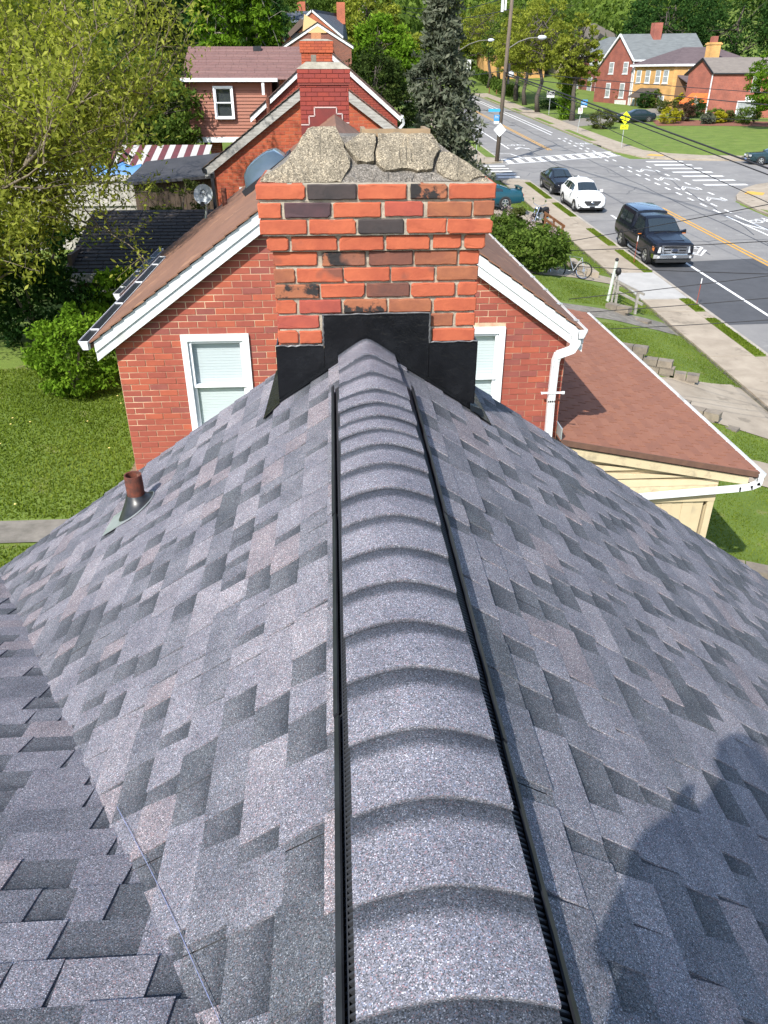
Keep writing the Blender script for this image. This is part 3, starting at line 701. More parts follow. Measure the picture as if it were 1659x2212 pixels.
# ================================================================== THE NEIGHBOURING BRICK HOUSES ON OUR SIDE
rs = random.Random(21)
def brick_field(parent, wall, x0, x1, z0, ztop, y, mats, wts, holes=(), bl=.225, ch=.0772, skip=None, n_obj=300, proud=.006, near=(0, -3)):
    """running bond laid in the plane y; pieces within |ztop(x)|; the best-seen n_obj become objects, the rest one part"""
    items = []; c = 0; z = z0
    while True:
        z1 = z + ch
        x = x0 - (bl / 2 if c % 2 else 0); any_ = False
        while x < x1 - .01:
            a, b = max(x, x0), min(x + bl, x1)
            # cut under the rake
            if min(ztop(a), ztop(b)) < z1 - .01:
                while b - a > .03 and ztop(b) < z1 - .01: b -= .02
                while b - a > .03 and ztop(a) < z1 - .01: a += .02
            if b - a > .05:
                segs = [(a, b)]
                for hx0, hx1, hz0, hz1 in holes:
                    if z1 > hz0 + .01 and z < hz1 - .01:
                        ns = []
                        for p, q in segs:
                            if q <= hx0 or p >= hx1: ns.append((p, q)); continue
                            if p < hx0 - .04: ns.append((p, hx0))
                            if q > hx1 + .04: ns.append((hx1, q))
                        segs = ns
                for p, q in segs: items.append((p + .0045, q - .0045, z + .0045, z1 - .0045)); any_ = True
            x += bl
        z = z1; c += 1
        if not any_ and c > 3: break
        if z > 12: break
    def score(t):
        cx, cz = (t[0] + t[1]) / 2, (t[2] + t[3]) / 2; s = math.hypot(cx - near[0], (cz - near[1]))
        if skip and skip(cx, cz): s += 100
        return s + (2 if t[1] - t[0] < bl * .8 else 0)
    items.sort(key=score); shared = {}
    big = MB()
    for i, (a, b, p, q) in enumerate(items):
        k = rs.choices(range(len(mats)), wts)[0]; dy = rs.uniform(-.003, .003)
        if i < n_obj:
            key = (round(b - a, 2), round(q - p, 3), k)
            if key not in shared:
                w_, h_, c_ = (b - a) / 2, (q - p) / 2, .0025
                m_ = MB(); fr = [(-w_ + c_, 0, -h_ + c_), (w_ - c_, 0, -h_ + c_), (w_ - c_, 0, h_ - c_), (-w_ + c_, 0, h_ - c_)]; bk = [(-w_, c_, -h_), (w_, c_, -h_), (w_, c_, h_), (-w_, c_, h_)]; bb = [(u, .05, v) for u, _, v in bk]
                m_.add(fr + bk + bb, [(0, 1, 2, 3)] + [(4 + j, 4 + (j + 1) % 4, (j + 1) % 4, j) for j in range(4)] + [(8 + j, 8 + (j + 1) % 4, 4 + (j + 1) % 4, 4 + j) for j in range(4)])
                shared[key] = m_.mesh('brick', mats[k])
            o = bpy.data.objects.new('brick', shared[key]); col.objects.link(o); o.parent = wall; o.location = ((a + b) / 2, y - proud + dy, (p + q) / 2)
        else: big.box(a, b, y - proud + dy, y + .03, p, q, k)
    if big.v: tag(big.build('brickwork', mats, wall), kind='stuff')
def dh_window(parent, x0, x1, z0, z1, y, blinds=True, facing=-1, mat=white_vinyl, name='window', fw=.075, sill=True):
    """double-hung window in a wall facing -Y: casing > sashes, panes, blind"""
    m_ = MB()
    m_.box(x0, x0 + fw, y - .03, y + .06, z0, z1); m_.box(x1 - fw, x1, y - .03, y + .06, z0, z1); m_.box(x0 + fw, x1 - fw, y - .03, y + .06, z1 - fw, z1); m_.box(x0 + fw, x1 - fw, y - .05, y + .06, z0, z0 + fw)
    wdw = m_.build(name, mat, parent); zm = (z0 + z1) / 2; s = .035
    for k, (a, b, yo) in enumerate(((zm - .02, z1 - fw, .0), (z0 + fw, zm + .02, .028))):
        q = MB(); xa, xb = x0 + fw + .004, x1 - fw - .004
        q.box(xa, xa + s, y + yo, y + yo + .026, a, b); q.box(xb - s, xb, y + yo, y + yo + .026, a, b); q.box(xa + s, xb - s, y + yo, y + yo + .026, a, a + s); q.box(xa + s, xb - s, y + yo, y + yo + .026, b - s, b); q.build('sash', mat, wdw)
        MB().add([(xa + s, y + yo + .014, a + s), (xb - s, y + yo + .014, a + s), (xb - s, y + yo + .014, b - s), (xa + s, y + yo + .014, b - s)], [(0, 1, 2, 3)]).build('pane', pane_m, wdw)
    if blinds:
        q = MB(); z = z0 + fw + .01
        while z < z1 - fw: q.hexa([(x0 + fw, y + .075, z), (x1 - fw, y + .075, z), (x1 - fw, y + .083, z + .004), (x0 + fw, y + .083, z + .004)], [(x0 + fw, y + .075, z + .034), (x1 - fw, y + .075, z + .034), (x1 - fw, y + .081, z + .034), (x0 + fw, y + .081, z + .034)]); z += .036
        q.build('blind', blind, wdw)
    MB().box(x0 + fw - .01, x1 - fw + .01, y + .12, y + .13, z0, z1).build('dark_room_sheet', M('dark_room', (.03, .035, .04), None), wdw)  # dark sheet across the opening, coloured as the unlit room behind it
    return wdw
def mk_pane():
    m, nt, bs = new_mat('pane'); nt.nodes.remove(bs); g = _n(nt, 'ShaderNodeBsdfGlossy'); g.inputs['Roughness'].default_value = .02; g.inputs[0].default_value = (.9, .95, 1, 1)
    t = _n(nt, 'ShaderNodeBsdfTransparent'); t.inputs[0].default_value = (.92, .95, .955, 1); x = _n(nt, 'ShaderNodeMixShader'); x.inputs[0].default_value = .12
    nt.links.new(t.outputs[0], x.inputs[1]); nt.links.new(g.outputs[0], x.inputs[2]); nt.links.new(x.outputs[0], nt.nodes['Material Output'].inputs[0]); return m
pane_m = mk_pane()
brown_roof = M('brown_shingle', (.215, .110, .070), (.15, .078, .052), 1.6, .93, bmp=.006, bscale=70, stretch=(1, .55, 1), obj_random=False, c3=(.28, .15, .09))
def gable_roof(parent, ax, az, sl, eL, eR, y0, y1, mat, thick=.05, course=.14, name='roof'):
    """two slopes laid as overlapping courses; eL/eR horizontal reach of each slope"""
    m_ = MB()
    for s, e in ((-1, eL), (1, eR)):
        n_ = max(3, int(e / course))
        for c in range(n_):
            xa, xb = e * c / n_, e * (c + 1) / n_ + .01
            A = lambda xo, h: (ax + s * xo, az - sl * xo + h)
            p0, p1, q1, q0 = A(xa, -.008), A(xb, .004), A(xb, -.012), A(xa, -.03)
            P = [(p0[0], y0, p0[1]), (p1[0], y0, p1[1]), (q1[0], y0, q1[1]), (q0[0], y0, q0[1])]
            m_.prism(P[::-1] if s > 0 else P, (0, y1 - y0, 0))
    m_.prism([(ax - eL, y0 + .05, az - sl * eL - .04), (ax, y0 + .05, az - .04), (ax, y0 + .05, az - .04 - thick), (ax - eL, y0 + .05, az - sl * eL - .04 - thick)], (0, y1 - y0 - .1, 0)); m_.prism([(ax, y0 + .05, az - .04), (ax + eR, y0 + .05, az - sl * eR - .04), (ax + eR, y0 + .05, az - sl * eR - .04 - thick), (ax, y0 + .05, az - .04 - thick)], (0, y1 - y0 - .1, 0))
    return m_.build(name, mat, parent)
def rake_boards(parent, ax, az, sl, eL, eR, y, mat, w1=.15, name='rake_board', dbl=True):
    for s, e in ((-1, eL), (1, eR)):
        m_ = MB()
        for k, (off, hh, th) in enumerate(((-.035, w1 * .55, .05), (-.035 - w1 * .55, w1 * .5, .03)) if dbl else ((-.03, w1, .04),)):
            a = (ax, az + off); b = (ax + s * e, az - sl * e + off)
            P = [(a[0], y - th, a[1]), (b[0], y - th, b[1]), (b[0], y - th, b[1] - hh), (a[0], y - th, a[1] - hh)]
            m_.prism(P if s < 0 else P[::-1], (0, th + .10, 0))
        m_.build(name, mat, parent)
def gutter(parent, x, y0, y1, z, s, mat=white_trim, guard=None, gw=.11, gh=.10):
    m_ = MB(); t = .006
    P = [(x, z - gh), (x + s * gw * .7, z - gh), (x + s * gw, z), (x + s * gw, z + .012), (x + s * (gw - t), z + .012), (x + s * (gw - t), z), (x + s * (gw * .7 - t), z - gh + t), (x + s * t, z - gh + t), (x + s * t, z), (x, z)]
    Q = [(a, y0, b) for a, b in P]; m_.prism(Q if s < 0 else Q[::-1], (0, y1 - y0, 0))
    E_ = [(x, y0, z - gh), (x + s * gw * .7, y0, z - gh), (x + s * gw, y0, z + .01), (x, y0, z + .01)]; m_.prism(E_ if s < 0 else E_[::-1], (0, .008, 0)); E2 = [(a, y1 - .008, c) for a, _, c in E_]; m_.prism(E2 if s < 0 else E2[::-1], (0, .008, 0))
    g = m_.build('gutter', mat, parent)
    if guard:
        q = MB(); q.hexa([(min(x, x + s * gw), y0 + .01, z - .012), (max(x, x + s * gw) - .008, y0 + .01, z - .012), (max(x, x + s * gw) - .008, y1 - .01, z - .012), (min(x, x + s * gw), y1 - .01, z - .012)], [(min(x, x + s * gw) + .008, y0 + .01, z - .004), (max(x, x + s * gw) - .01, y0 + .01, z - .004), (max(x, x + s * gw) - .01, y1 - .01, z - .004), (min(x, x + s * gw) + .008, y1 - .01, z - .004)]); q.build('gutter_guard', guard, g)
        y = y0 + .5
        while y < y1: MB().box(min(x, x + s * gw), max(x, x + s * gw), y, y + .018, z - .003, z + .014).build('hanger', mat, g); y += 1.25
    return g

# ---------------------------------------------------------------- the brick house straight ahead
h2 = root('brick_house', 'red brick gabled house straight ahead with brown roof and two windows with blinds', 'house', (0, 13, -7.2))
bm2 = [M('wall_brick_a', (.315, .082, .052), (.265, .066, .044), 5, .9, bmp=.002), M('wall_brick_b', (.285, .072, .048), (.235, .060, .043), 5, .9, bmp=.002), M('wall_brick_c', (.37, .092, .050), (.31, .078, .045), 5, .9, bmp=.002), M('wall_brick_d', (.25, .075, .058), (.20, .06, .05), 5, .9, bmp=.002)]
cream = M('mortar_cream', (.34, .18, .12), (.64, .50, .33), 1.1, .97, obj_random=False, lo=.42, hi=.58)
AX2, AZ2, S2_ = .06, -.63, .70
def top2(x): return AZ2 - .13 - S2_ * abs(x - AX2)
w2 = MB(); w2.prism([(-2.68, 9.2, -7.6), (-2.68, 9.2, top2(-2.68)), (AX2, 9.2, top2(AX2)), (2.83, 9.2, top2(2.83)), (2.83, 9.2, -7.6)][::-1], (0, 8.0, 0))
# window recesses are cut by building the wall round them
wall2 = MB()
Hs = [(-1.885, -1.075, -3.99, -2.69), (1.235, 2.045, -3.96, -2.66)]
def wall_with_holes(mb, x0, x1, z0, ztop, y, holes, dep=.2):
    """front skin split in columns round rectangular holes"""
    xs_ = sorted({x0, x1, AX2} | {h[0] for h in holes} | {h[1] for h in holes})
    for a, b in zip(xs_[:-1], xs_[1:]):
        hs = sorted([h for h in holes if h[0] <= a + 1e-6 and h[1] >= b - 1e-6], key=lambda h: h[2]); lo = z0
        for h in hs: mb.box(a, b, y, y + dep, lo, h[2]); lo = h[3]
        mb.prism([(a, y, lo), (b, y, lo), (b, y, ztop(b)), (a, y, ztop(a))], (0, dep, 0))
wall_with_holes(wall2, -2.68, 2.83, -7.6, top2, 9.2, Hs)
wall2.box(-2.68, -2.48, 9.4, 17.2, -7.6, -2.75); wall2.box(2.63, 2.83, 9.4, 17.2, -7.6, -2.75); wall2.prism([(-2.68, 17.0, -7.6), (-2.68, 17.0, top2(-2.68)), (AX2, 17.0, top2(AX2)), (2.83, 17.0, top2(2.83)), (2.83, 17.0, -7.6)][::-1], (0, .2, 0))
wall2 = wall2.build('wall', cream, h2)
brick_field(h2, wall2, -2.68, 2.83, -4.85, top2, 9.2, bm2, (5, 3, 2, 1.2), Hs, near=(-1.9, -3.0), skip=lambda x, z: -.85 < x < 1.55 and z < -1.4)
for a, b, c, d in Hs: dh_window(h2, a, b, c, d, 9.19)
r2 = gable_roof(h2, AX2, AZ2, S2_, 2.98, 2.95, 9.02, 17.25, brown_roof)
ex = MB()
for c in range(6):
    xa, xb = 2.98 + c * .125, 2.98 + (c + 1) * .125 + .01; A = lambda xo, h: (AX2 - xo, AZ2 - S2_ * xo + h)
    p0, p1, q1, q0 = A(xa, -.008), A(xb, .004), A(xb, -.012), A(xa, -.03); ex.prism([(p0[0], 13.4, p0[1]), (p1[0], 13.4, p1[1]), (q1[0], 13.4, q1[1]), (q0[0], 13.4, q0[1])], (0, 3.85, 0))
ex.build('roof_extension', brown_roof, h2)
ew = MB(); ew.prism([(-3.62, 13.46, -3.30), (-2.98, 13.46, -2.84), (-2.70, 13.46, -2.84), (-2.70, 13.46, -3.35), (-3.62, 13.46, -3.38)], (0, .03, 0)); ew.build('extension_fascia', white_trim, h2)
MB().box(-3.55, -2.685, 13.6, 17.2, -7.6, -3.32).build('extension_wall', brickmat('brick_ext', (.25, .07, .045), (.2, .055, .04), (.3, .25, .2)), h2)
rake_boards(h2, AX2, AZ2, S2_, 2.93, 2.93, 9.10, white_trim, .23)
rake_boards(h2, AX2, AZ2 - .0, S2_, 2.9, 2.9, 17.23, white_trim, .2)
gg = M('gutter_guard_black', (.012, .014, .018), None, rough=.5)
gutter(h2, -2.92, 8.99, 13.9, -2.70, -1, guard=gg); gutter(h2, -3.66, 13.36, 17.3, -3.20, -1, guard=gg); gutter(h2, 2.90, 8.99, 17.3, -2.67, 1, mat=white_trim)
hg = MB()
for y in np.arange(9.4, 17, .8): hg.box(2.90, 3.02, y, y + .02, -2.662, -2.65)
hg.build('gutter_strap', galv, h2)
MB().lathe([(.05, 0), (.05, .34), (.035, .34), (.035, .05)], 12, (-2.05, 15.6, AZ2 - S2_ * 2.1 - .05)).build('vent_pipe', rust, h2)
ds = MB(); W_, D_ = .075, .06
path = [(2.86, 9.03, -2.72), (2.905, 9.04, -2.83), (2.86, 9.05, -2.92), (2.70, 9.08, -2.99), (2.685, 9.10, -3.08), (2.685, 9.10, -3.6), (2.70, 9.10, -4.12)]
for a, b in zip(path[:-1], path[1:]):
    d = (Vector(b) - Vector(a)).normalized() * .012; ds.bar(Vector(a) - d, Vector(b) + d, .088, .068, (0, 1, 0))
dsp = ds.build('downspout', white_trim, h2)
st = MB(); st.box(2.57, 2.80, 9.055, 9.062, -3.49, -3.465); st.hexa([(2.54, 9.05, -3.495), (2.575, 9.05, -3.485), (2.575, 9.065, -3.485), (2.54, 9.065, -3.495)], [(2.53, 9.05, -3.462), (2.575, 9.05, -3.47), (2.575, 9.065, -3.47), (2.53, 9.065, -3.462)]); st.box(2.80, 2.835, 9.05, 9.062, -3.495, -3.46); st.build('strap', white_trim, dsp)
rib = MB()
for k in (-.028, 0, .028): rib.box(2.685 + k - .003, 2.685 + k + .003, 9.06, 9.068, -4.1, -3.06)
rib.build('rib', white_dirty, dsp)
# skylight dome on the far slope, its curb
sk = MB(); P = []
o = Vector((-1.02, 13.6, AZ2 - S2_ * 1.08)); du = Vector((-math.cos(math.atan(S2_)), 0, -math.sin(math.atan(S2_)))); dn = Vector((-math.sin(math.atan(S2_)), 0, math.cos(math.atan(S2_))))
for i in range(9):
    t = -1 + i / 4; rw = []
    for j in range(9):
        u = -1 + j / 4; h = .33 * (1 - abs(t) ** 3) ** .5 * (1 - abs(u) ** 4) ** .5 if abs(t) < 1 and abs(u) < 1 else 0
        rw.append(o + du * (t * .40) + Vector((0, u * .55, 0)) + dn * (.06 + h * .8))
    P.append(rw)
sk.grid(P); sky2 = sk.build('skylight', M('skylight_acrylic', (.05, .075, .10), (.07, .10, .13), 2, .12, spec=.9), h2, smooth=True)
q = MB()
for a, b in (((-.42, -.57), (.42, -.57)), ((-.42, .57), (.42, .57)), ((-.42, -.57), (-.42, .57)), ((.42, -.57), (.42, .57))): q.bar(o + du * a[0] + Vector((0, a[1], 0)) + dn * .04, o + du * b[0] + Vector((0, b[1], 0)) + dn * .04, .05, .10, dn)
q.bar(o + du * -.4 + dn * .08, o + du * .4 + dn * .33, .03, .02, dn) if False else None
q.build('curb', black_plastic, sky2)
# its far chimney, painted red, with stepped flashing
cb = [M('paint_brick_a', (.26, .045, .032), (.22, .04, .03), 5, .85), M('paint_brick_b', (.23, .042, .034), (.19, .036, .03), 5, .85)]
def chimney(parent, x0, x1, y, dep, zb, zt, mats, mort, bl, ch, corb=(), crownm=None, n_obj=60, crown_h=.12):
    k = MB(); k.box(x0 + .01, x1 - .01, y + .01, y + dep, zb, zt - .002)
    for (a, b, o_) in corb: k.box(x0 - o_ + .01, x1 + o_ - .01, y - o_ + .01, y + dep + o_, a, b)
    c_ = k.build('chimney', mort, parent)
    z = zt - ch; i = 0
    while z > zb - .01 and i < 40:
        o_ = 0
        for a, b, oo in corb:
            if a < z + ch / 2 < b: o_ = oo
        xa, xb = x0 - o_, x1 + o_; x = xa - (bl / 2 if i % 2 else 0)
        while x < xb - .02:
            p, q_ = max(x, xa), min(x + bl, xb)
            if q_ - p > .03: MB().box(p + .004, q_ - .004, y - o_ - .004 + rs.uniform(-.002, .002), y - o_ + .08, z + .005, z + ch - .005).build('brick', rs.choice(mats), c_)
            x += bl
        for s in (0, 1):
            if (s == 0 and x0 > 0) or (s == 1 and x1 < 0) or True:
                MB().box((xa - .003 if s == 0 else xb - .06), (xa + .06 if s == 0 else xb + .003), y - o_ + .085, y + dep + o_ - .005, z + .005, z + ch - .005).build('brick', rs.choice(mats), c_)
        z -= ch; i += 1
    if crownm:
        o_ = corb[0][2] if corb else 0; q = MB(); q.hexa([(x0 - o_ - .01, y - o_ - .01, zt), (x1 + o_ + .01, y - o_ - .01, zt), (x1 + o_ + .01, y + dep + o_, zt), (x0 - o_ - .01, y + dep + o_, zt)], [(x0 + .14, y + .12, zt + crown_h), (x1 - .14, y + .12, zt + crown_h * .9), (x1 - .14, y + dep - .1, zt + crown_h), (x0 + .14, y + dep - .1, zt + crown_h)])
        q.build('crown', crownm, c_)
    return c_
c2 = chimney(h2, -.60, .345, 16.98, .55, -1.6, .125, cb, M('mortar_red', (.20, .05, .04), None), .225, .0775, ((-.14, .125, .035),), M('crown_grey', (.33, .31, .25), (.22, .20, .16), 8, .95))
fm = MB(); stair = [(-.30, -.50), (-.46, -.62), (-.52, -.73), (-.60, -.84)]
fm.prism([(-.60, 16.96, -1.2), (-.60, 16.96, -.83), (-.44, 16.96, -.83), (-.44, 16.96, -.68), (-.33, 16.96, -.68), (-.33, 16.96, -.53), (.10, 16.96, -.53), (.10, 16.96, -.64), (.21, 16.96, -.64), (.21, 16.96, -.80), (.345, 16.96, -.80), (.345, 16.96, -1.2)][::-1], (0, .015, 0)); fm.build('stepped_flashing', M('flash_red', (.17, .028, .025), (.13, .025, .022), 6, .6), c2)
ln = MB(); L = [(-.60, -.825), (-.44, -.825), (-.44, -.675), (-.33, -.675), (-.33, -.525), (.10, -.525), (.10, -.635), (.21, -.635), (.21, -.795), (.345, -.795)]
for a, b in zip(L[:-1], L[1:]): ln.bar((a[0], 16.955, a[1]), (b[0], 16.955, b[1]), .022, .01, (0, 1, 0))
ln.build('flashing_edge', M('edge_pale', (.45, .36, .34), None, rough=.7), c2)
MB().box(-.36, -.26, 17.1, 17.22, .22, .36).build('crown_lump', concrete_old, c2)
# porch on the street side
def pz(x): return -4.10 - .20 * (x - 2.82)
pm = [M('porch_tab_a', (.26, .112, .068), (.225, .095, .06), 3, .93, bmp=.004, bscale=80), M('porch_tab_b', (.245, .105, .066), (.21, .09, .058), 3, .93, bmp=.004, bscale=80), M('porch_tab_c', (.265, .118, .074), (.235, .102, .066), 3, .93, bmp=.004, bscale=80)]
pr_ = MB(); pr_.prism([(2.84, 9.0, pz(2.84) - .02), (5.62, 9.0, pz(5.62) - .02), (5.62, 9.0, pz(5.62) - .09), (2.84, 9.0, pz(2.84) - .09)][::-1], (0, 8.2, 0))
porch = pr_.build('porch_roof', M('porch_slot_shade', (.022, .014, .012), None, rough=.95), h2)  # near-black base puts the shade in the tab slots into its colour
tabs = []
n_c = 20; E_ = 2.80 / n_c
for c in range(n_c):
    xa = 2.84 + E_ * c; xb = xa + E_ + .012; y = 9.0 - (c % 2) * .15 - rs.uniform(0, .05)
    while y < 17.2:
        a, b = max(9.0, y), min(17.2, y + .303)
        if b - a > .04: tabs.append((xa, xb, a + .014, b - .014, rs.choice((0, 0, 1, 1, 2))))
        y += .305
tabs.sort(key=lambda t: t[2] - t[0] * .2); mb = MB(); shared = {}
for i, (xa, xb, a, b, k) in enumerate(tabs):
    d = rs.uniform(-.001, .0015)
    tgt = MB() if i < 300 else mb
    tgt.hexa([(xa, a, pz(xa) - .022), (xb, a, pz(xb) - .022), (xb, b, pz(xb) - .022), (xa, b, pz(xa) - .022)], [(xa, a, pz(xa) - .013 + d), (xb, a, pz(xb) - .002 + d), (xb, b, pz(xb) - .002 + d), (xa, b, pz(xa) - .013 + d)], 0 if i < 300 else k)
    if i < 300: tgt.build('shingle', pm[k], porch)
MB().prism([(2.85, 8.985, pz(2.85) + .006), (5.63, 8.985, pz(5.63) + .006), (5.63, 8.985, pz(5.63) - .07), (2.85, 8.985, pz(2.85) - .07)][::-1], (0, .02, 0)).build('rake_edge', M('rake_brown', (.14, .075, .05), (.10, .055, .04), 8, .9), porch)
tag(mb.build('shingle_field', pm, porch), 'far tabs of the brown porch roof', kind='stuff')
tan = M('tan_paint', (.55, .455, .29), (.47, .385, .245), 2, .7, c3=(.42, .345, .23)); tan_d = M('tan_paint_worn', (.53, .44, .28), (.36, .30, .20), 8, .75, lo=.5, hi=.7)
pf = MB(); pf.prism([(2.86, 9.02, pz(2.86) - .085), (5.52, 9.02, pz(5.52) - .085), (5.52, 9.02, pz(5.52) - .215), (2.86, 9.02, pz(2.86) - .235)][::-1], (0, .03, 0)); pf.build('porch_fascia', tan_d, h2)
z = -5.0; i = 0
while z < -4.3:
    x1 = min(5.14, 2.86 + max(0, (-4.10 - .235 - z) / .2)) if z + .13 > -4.8 else 5.14
    zt = z + .128
    def cl(x): return min(zt, pz(x) - .23)
    if cl(2.9) > z + .01:
        xr_ = 5.14
        while cl(xr_) < z + .004 and xr_ > 3: xr_ -= .03
        MB().prism([(2.86, 9.075, z), (xr_, 9.075, z), (xr_, 9.085, cl(xr_)), (2.86, 9.085, cl(2.86))], (0, .05, 0)).build('siding_board', tan if i % 3 else tan_d, h2)
    z += .13; i += 1
MB().box(2.86, 5.13, 9.05, 9.12, -5.11, -5.003).build('porch_beam', tan, h2)
MB().prism([(2.86, 9.135, -5.0), (5.12, 9.135, -5.0), (5.12, 9.135, pz(5.12) - .1), (2.86, 9.135, pz(2.86) - .1)], (0, .02, 0)).build('gable_backing', tan, h2)
x = 2.9
while x < 5.0:
    MB().box(x, min(x + .148, 5.10), 9.085 + (.008 if int(x * 7) % 2 else 0), 9.13, -7.5, -5.112).build('siding_board', tan, h2); x += .15
MB().box(5.04, 5.13, 9.06, 9.10, -7.5, -5.112).build('corner_board', tan, h2)
MB().box(5.05, 5.10, 9.14, 17.0, -7.5, -4.70).build('porch_side', tan, h2)
gutter(h2, 5.62, 8.98, 17.2, pz(5.62) - .03, 1)
dp = MB(); path = [(5.66, 9.0, -4.76), (5.655, 9.0, -4.83), (5.56, 9.0, -4.875), (5.40, 9.0, -4.895), (4.03, 9.0, -4.985), (2.9, 9.0, -5.06)]
for a, b in zip(path[:-1], path[1:]):
    d = (Vector(b) - Vector(a)).normalized() * .012; dp.bar(Vector(a) - d, Vector(b) + d, .07, .08, (0, 1, 0))
dp.build('downspout', white_trim, h2)
fl = MB(); fl.prism([(2.84, 9.0, -3.95), (2.84, 17.2, -3.95), (2.84, 17.2, -4.10), (2.84, 9.0, -4.10)], (.012, 0, 0)); fl.build('porch_flashing', galv, h2)
# satellite dish at the back eave
dish = root('satellite_dish', 'round grey satellite dish at the back eave of the brown roof', 'satellite dish', (-2.7, 16.4, -2.75))
dm = M('dish_grey', (.36, .39, .41), (.30, .33, .35), 6, .5)
dax = Vector((-.15, -1, .35)).normalized(); dc = Vector((-2.55, 16.4, -2.02))
MB().lathe([(0, .0), (.06, .003), (.12, .014), (.18, .034), (.19, .038), (.185, .030), (.12, .004), (0, -.01)], 24, dc, dax).build('reflector', dm, dish, smooth=True, sharp=40)
q = MB(); q.tube([dc + dax * -.02, dc + Vector((.03, .12, -.15)), Vector((-2.6, 16.5, -2.62))], .022, 8); q.build('mast', galv, dish)
q = MB(); q.tube([dc + Vector((0, -.02, -.17)), dc + dax * .2 + Vector((0, 0, -.20))], .010, 6); q.box(dc.x - .035, dc.x + .035, dc.y - .30, dc.y - .22, dc.z - .17, dc.z - .10); q.build('feed_arm', black_plastic, dish)
q = MB(); A_ = dax.orthogonal().normalized(); B_ = dax.cross(A_); A_, B_ = Vector((1, -.15, 0)).normalized(), Vector((0, .33, .94)).normalized()
for pts in ([(-.05, .06), (-.01, .10), (.04, .07), (.03, .02), (-.02, .01), (-.06, .03), (-.05, .06)], [(.0, .02), (.05, -.02), (.08, .04)], [(-.06, .03), (-.08, -.03), (-.04, -.05)]):
    q.tube([dc + A_ * a + B_ * b + dax * .028 for a, b in pts], .006, 5)
q.build('emblem', black_plastic, dish)

# ---------------------------------------------------------------- second neighbour: orange brick, weathered rakes
h3 = root('brick_house', 'orange brick gabled house with weathered grey rake boards behind the red chimney', 'house', (-.18, 25, -6.4))
AX3, AZ3 = -.18, .17
def top3(x): return AZ3 - .15 - .70 * abs(x - AX3)
m3 = MB(); AX2_keep = AX2; AX2 = AX3
wall_with_holes(m3, -2.95, 2.6, -6.9, top3, 21.0, [(-2.36, -1.75, -3.3, -2.42)])
m3.box(-2.95, -2.75, 21.2, 28, -6.9, -2.0); m3.box(2.4, 2.6, 21.2, 28, -6.9, -2.0); m3.prism([(-2.95, 27.8, -6.9), (-2.95, 27.8, top3(-2.95)), (AX3, 27.8, top3(AX3)), (2.6, 27.8, top3(2.6)), (2.6, 27.8, -6.9)][::-1], (0, .2, 0))
wall3 = m3.build('wall', M('mortar_h3', (.40, .22, .13), (.30, .15, .09), 3, .97), h3)
bm3 = [M('h3_brick_a', (.40, .090, .038), (.33, .075, .034), 3, .9), M('h3_brick_b', (.34, .075, .036), (.28, .062, .034), 3, .9), M('h3_brick_c', (.10, .045, .035), (.07, .035, .03), 3, .9)]
brick_field(h3, wall3, -2.95, 2.6, -3.4, top3, 21.0, bm3, (6, 4, .35), [(-2.36, -1.75, -3.3, -2.42)], near=(-1.7, -1.6), skip=lambda x, z: -.75 < x < .4)
dh_window(h3, -2.36, -1.75, -3.3, -2.42, 20.99, False)
gable_roof(h3, AX3, AZ3, .70, 3.0, 2.95, 20.85, 28.1, M('h3_roof', (.12, .09, .07), (.09, .07, .055), 2, .95))
rake_boards(h3, AX3, AZ3 - .02, .70, 2.98, 2.9, 20.92, M('weathered_board', (.40, .39, .36), (.22, .21, .19), 4, .85, stretch=(1, 1, 6)), .22, dbl=False)
gutter(h3, -3.12, 20.85, 28, -1.98, -1, mat=black_plastic)
MB().lathe([(.05, 0), (.05, .5)], 10, (-1.55, 21.6, -.95)).build('vent_pipe', rust, h3)
ds = MB(); ds.bar((-3.0, 20.95, -2.1), (-3.0, 20.95, -4.5), .08, .06, (0, 1, 0)); ds.build('downspout', black_plastic, h3)
AX2 = AX2_keep
c3 = chimney(h3, -.87, .08, 27.5, .55, -.6, .94, bm3[:2], M('mortar_h3c', (.30, .12, .08), None), .225, .0775, ((.66, .94, .04),), M('crown_grey', (.33, .31, .25)), crown_h=.06)
MB().box(-.55, -.25, 27.7, 27.95, .97, 1.16).build('flue', M('flue_orange', (.42, .2, .1), (.35, .16, .08), 9, .9), c3)
# rear lean-to with a black felt roof
lt = MB(); lt.hexa([(-5.5, 22.2, -2.50), (-2.96, 22.2, -2.32), (-2.96, 25.2, -1.99), (-5.5, 25.2, -2.25)], [(-5.5, 22.2, -2.43), (-2.96, 22.2, -2.25), (-2.96, 25.2, -1.92), (-5.5, 25.2, -2.18)]); lt.build('lean_to_roof', M('felt', (.035, .036, .04), (.05, .05, .055), 2, .9), h3)
x = -5.3
while x < -3.0: MB().box(x, x + .14, 22.4, 22.44, -4.3, -2.5 + (x + 5.5) * .07).build('wall_board', wood_dark, h3); x += .15
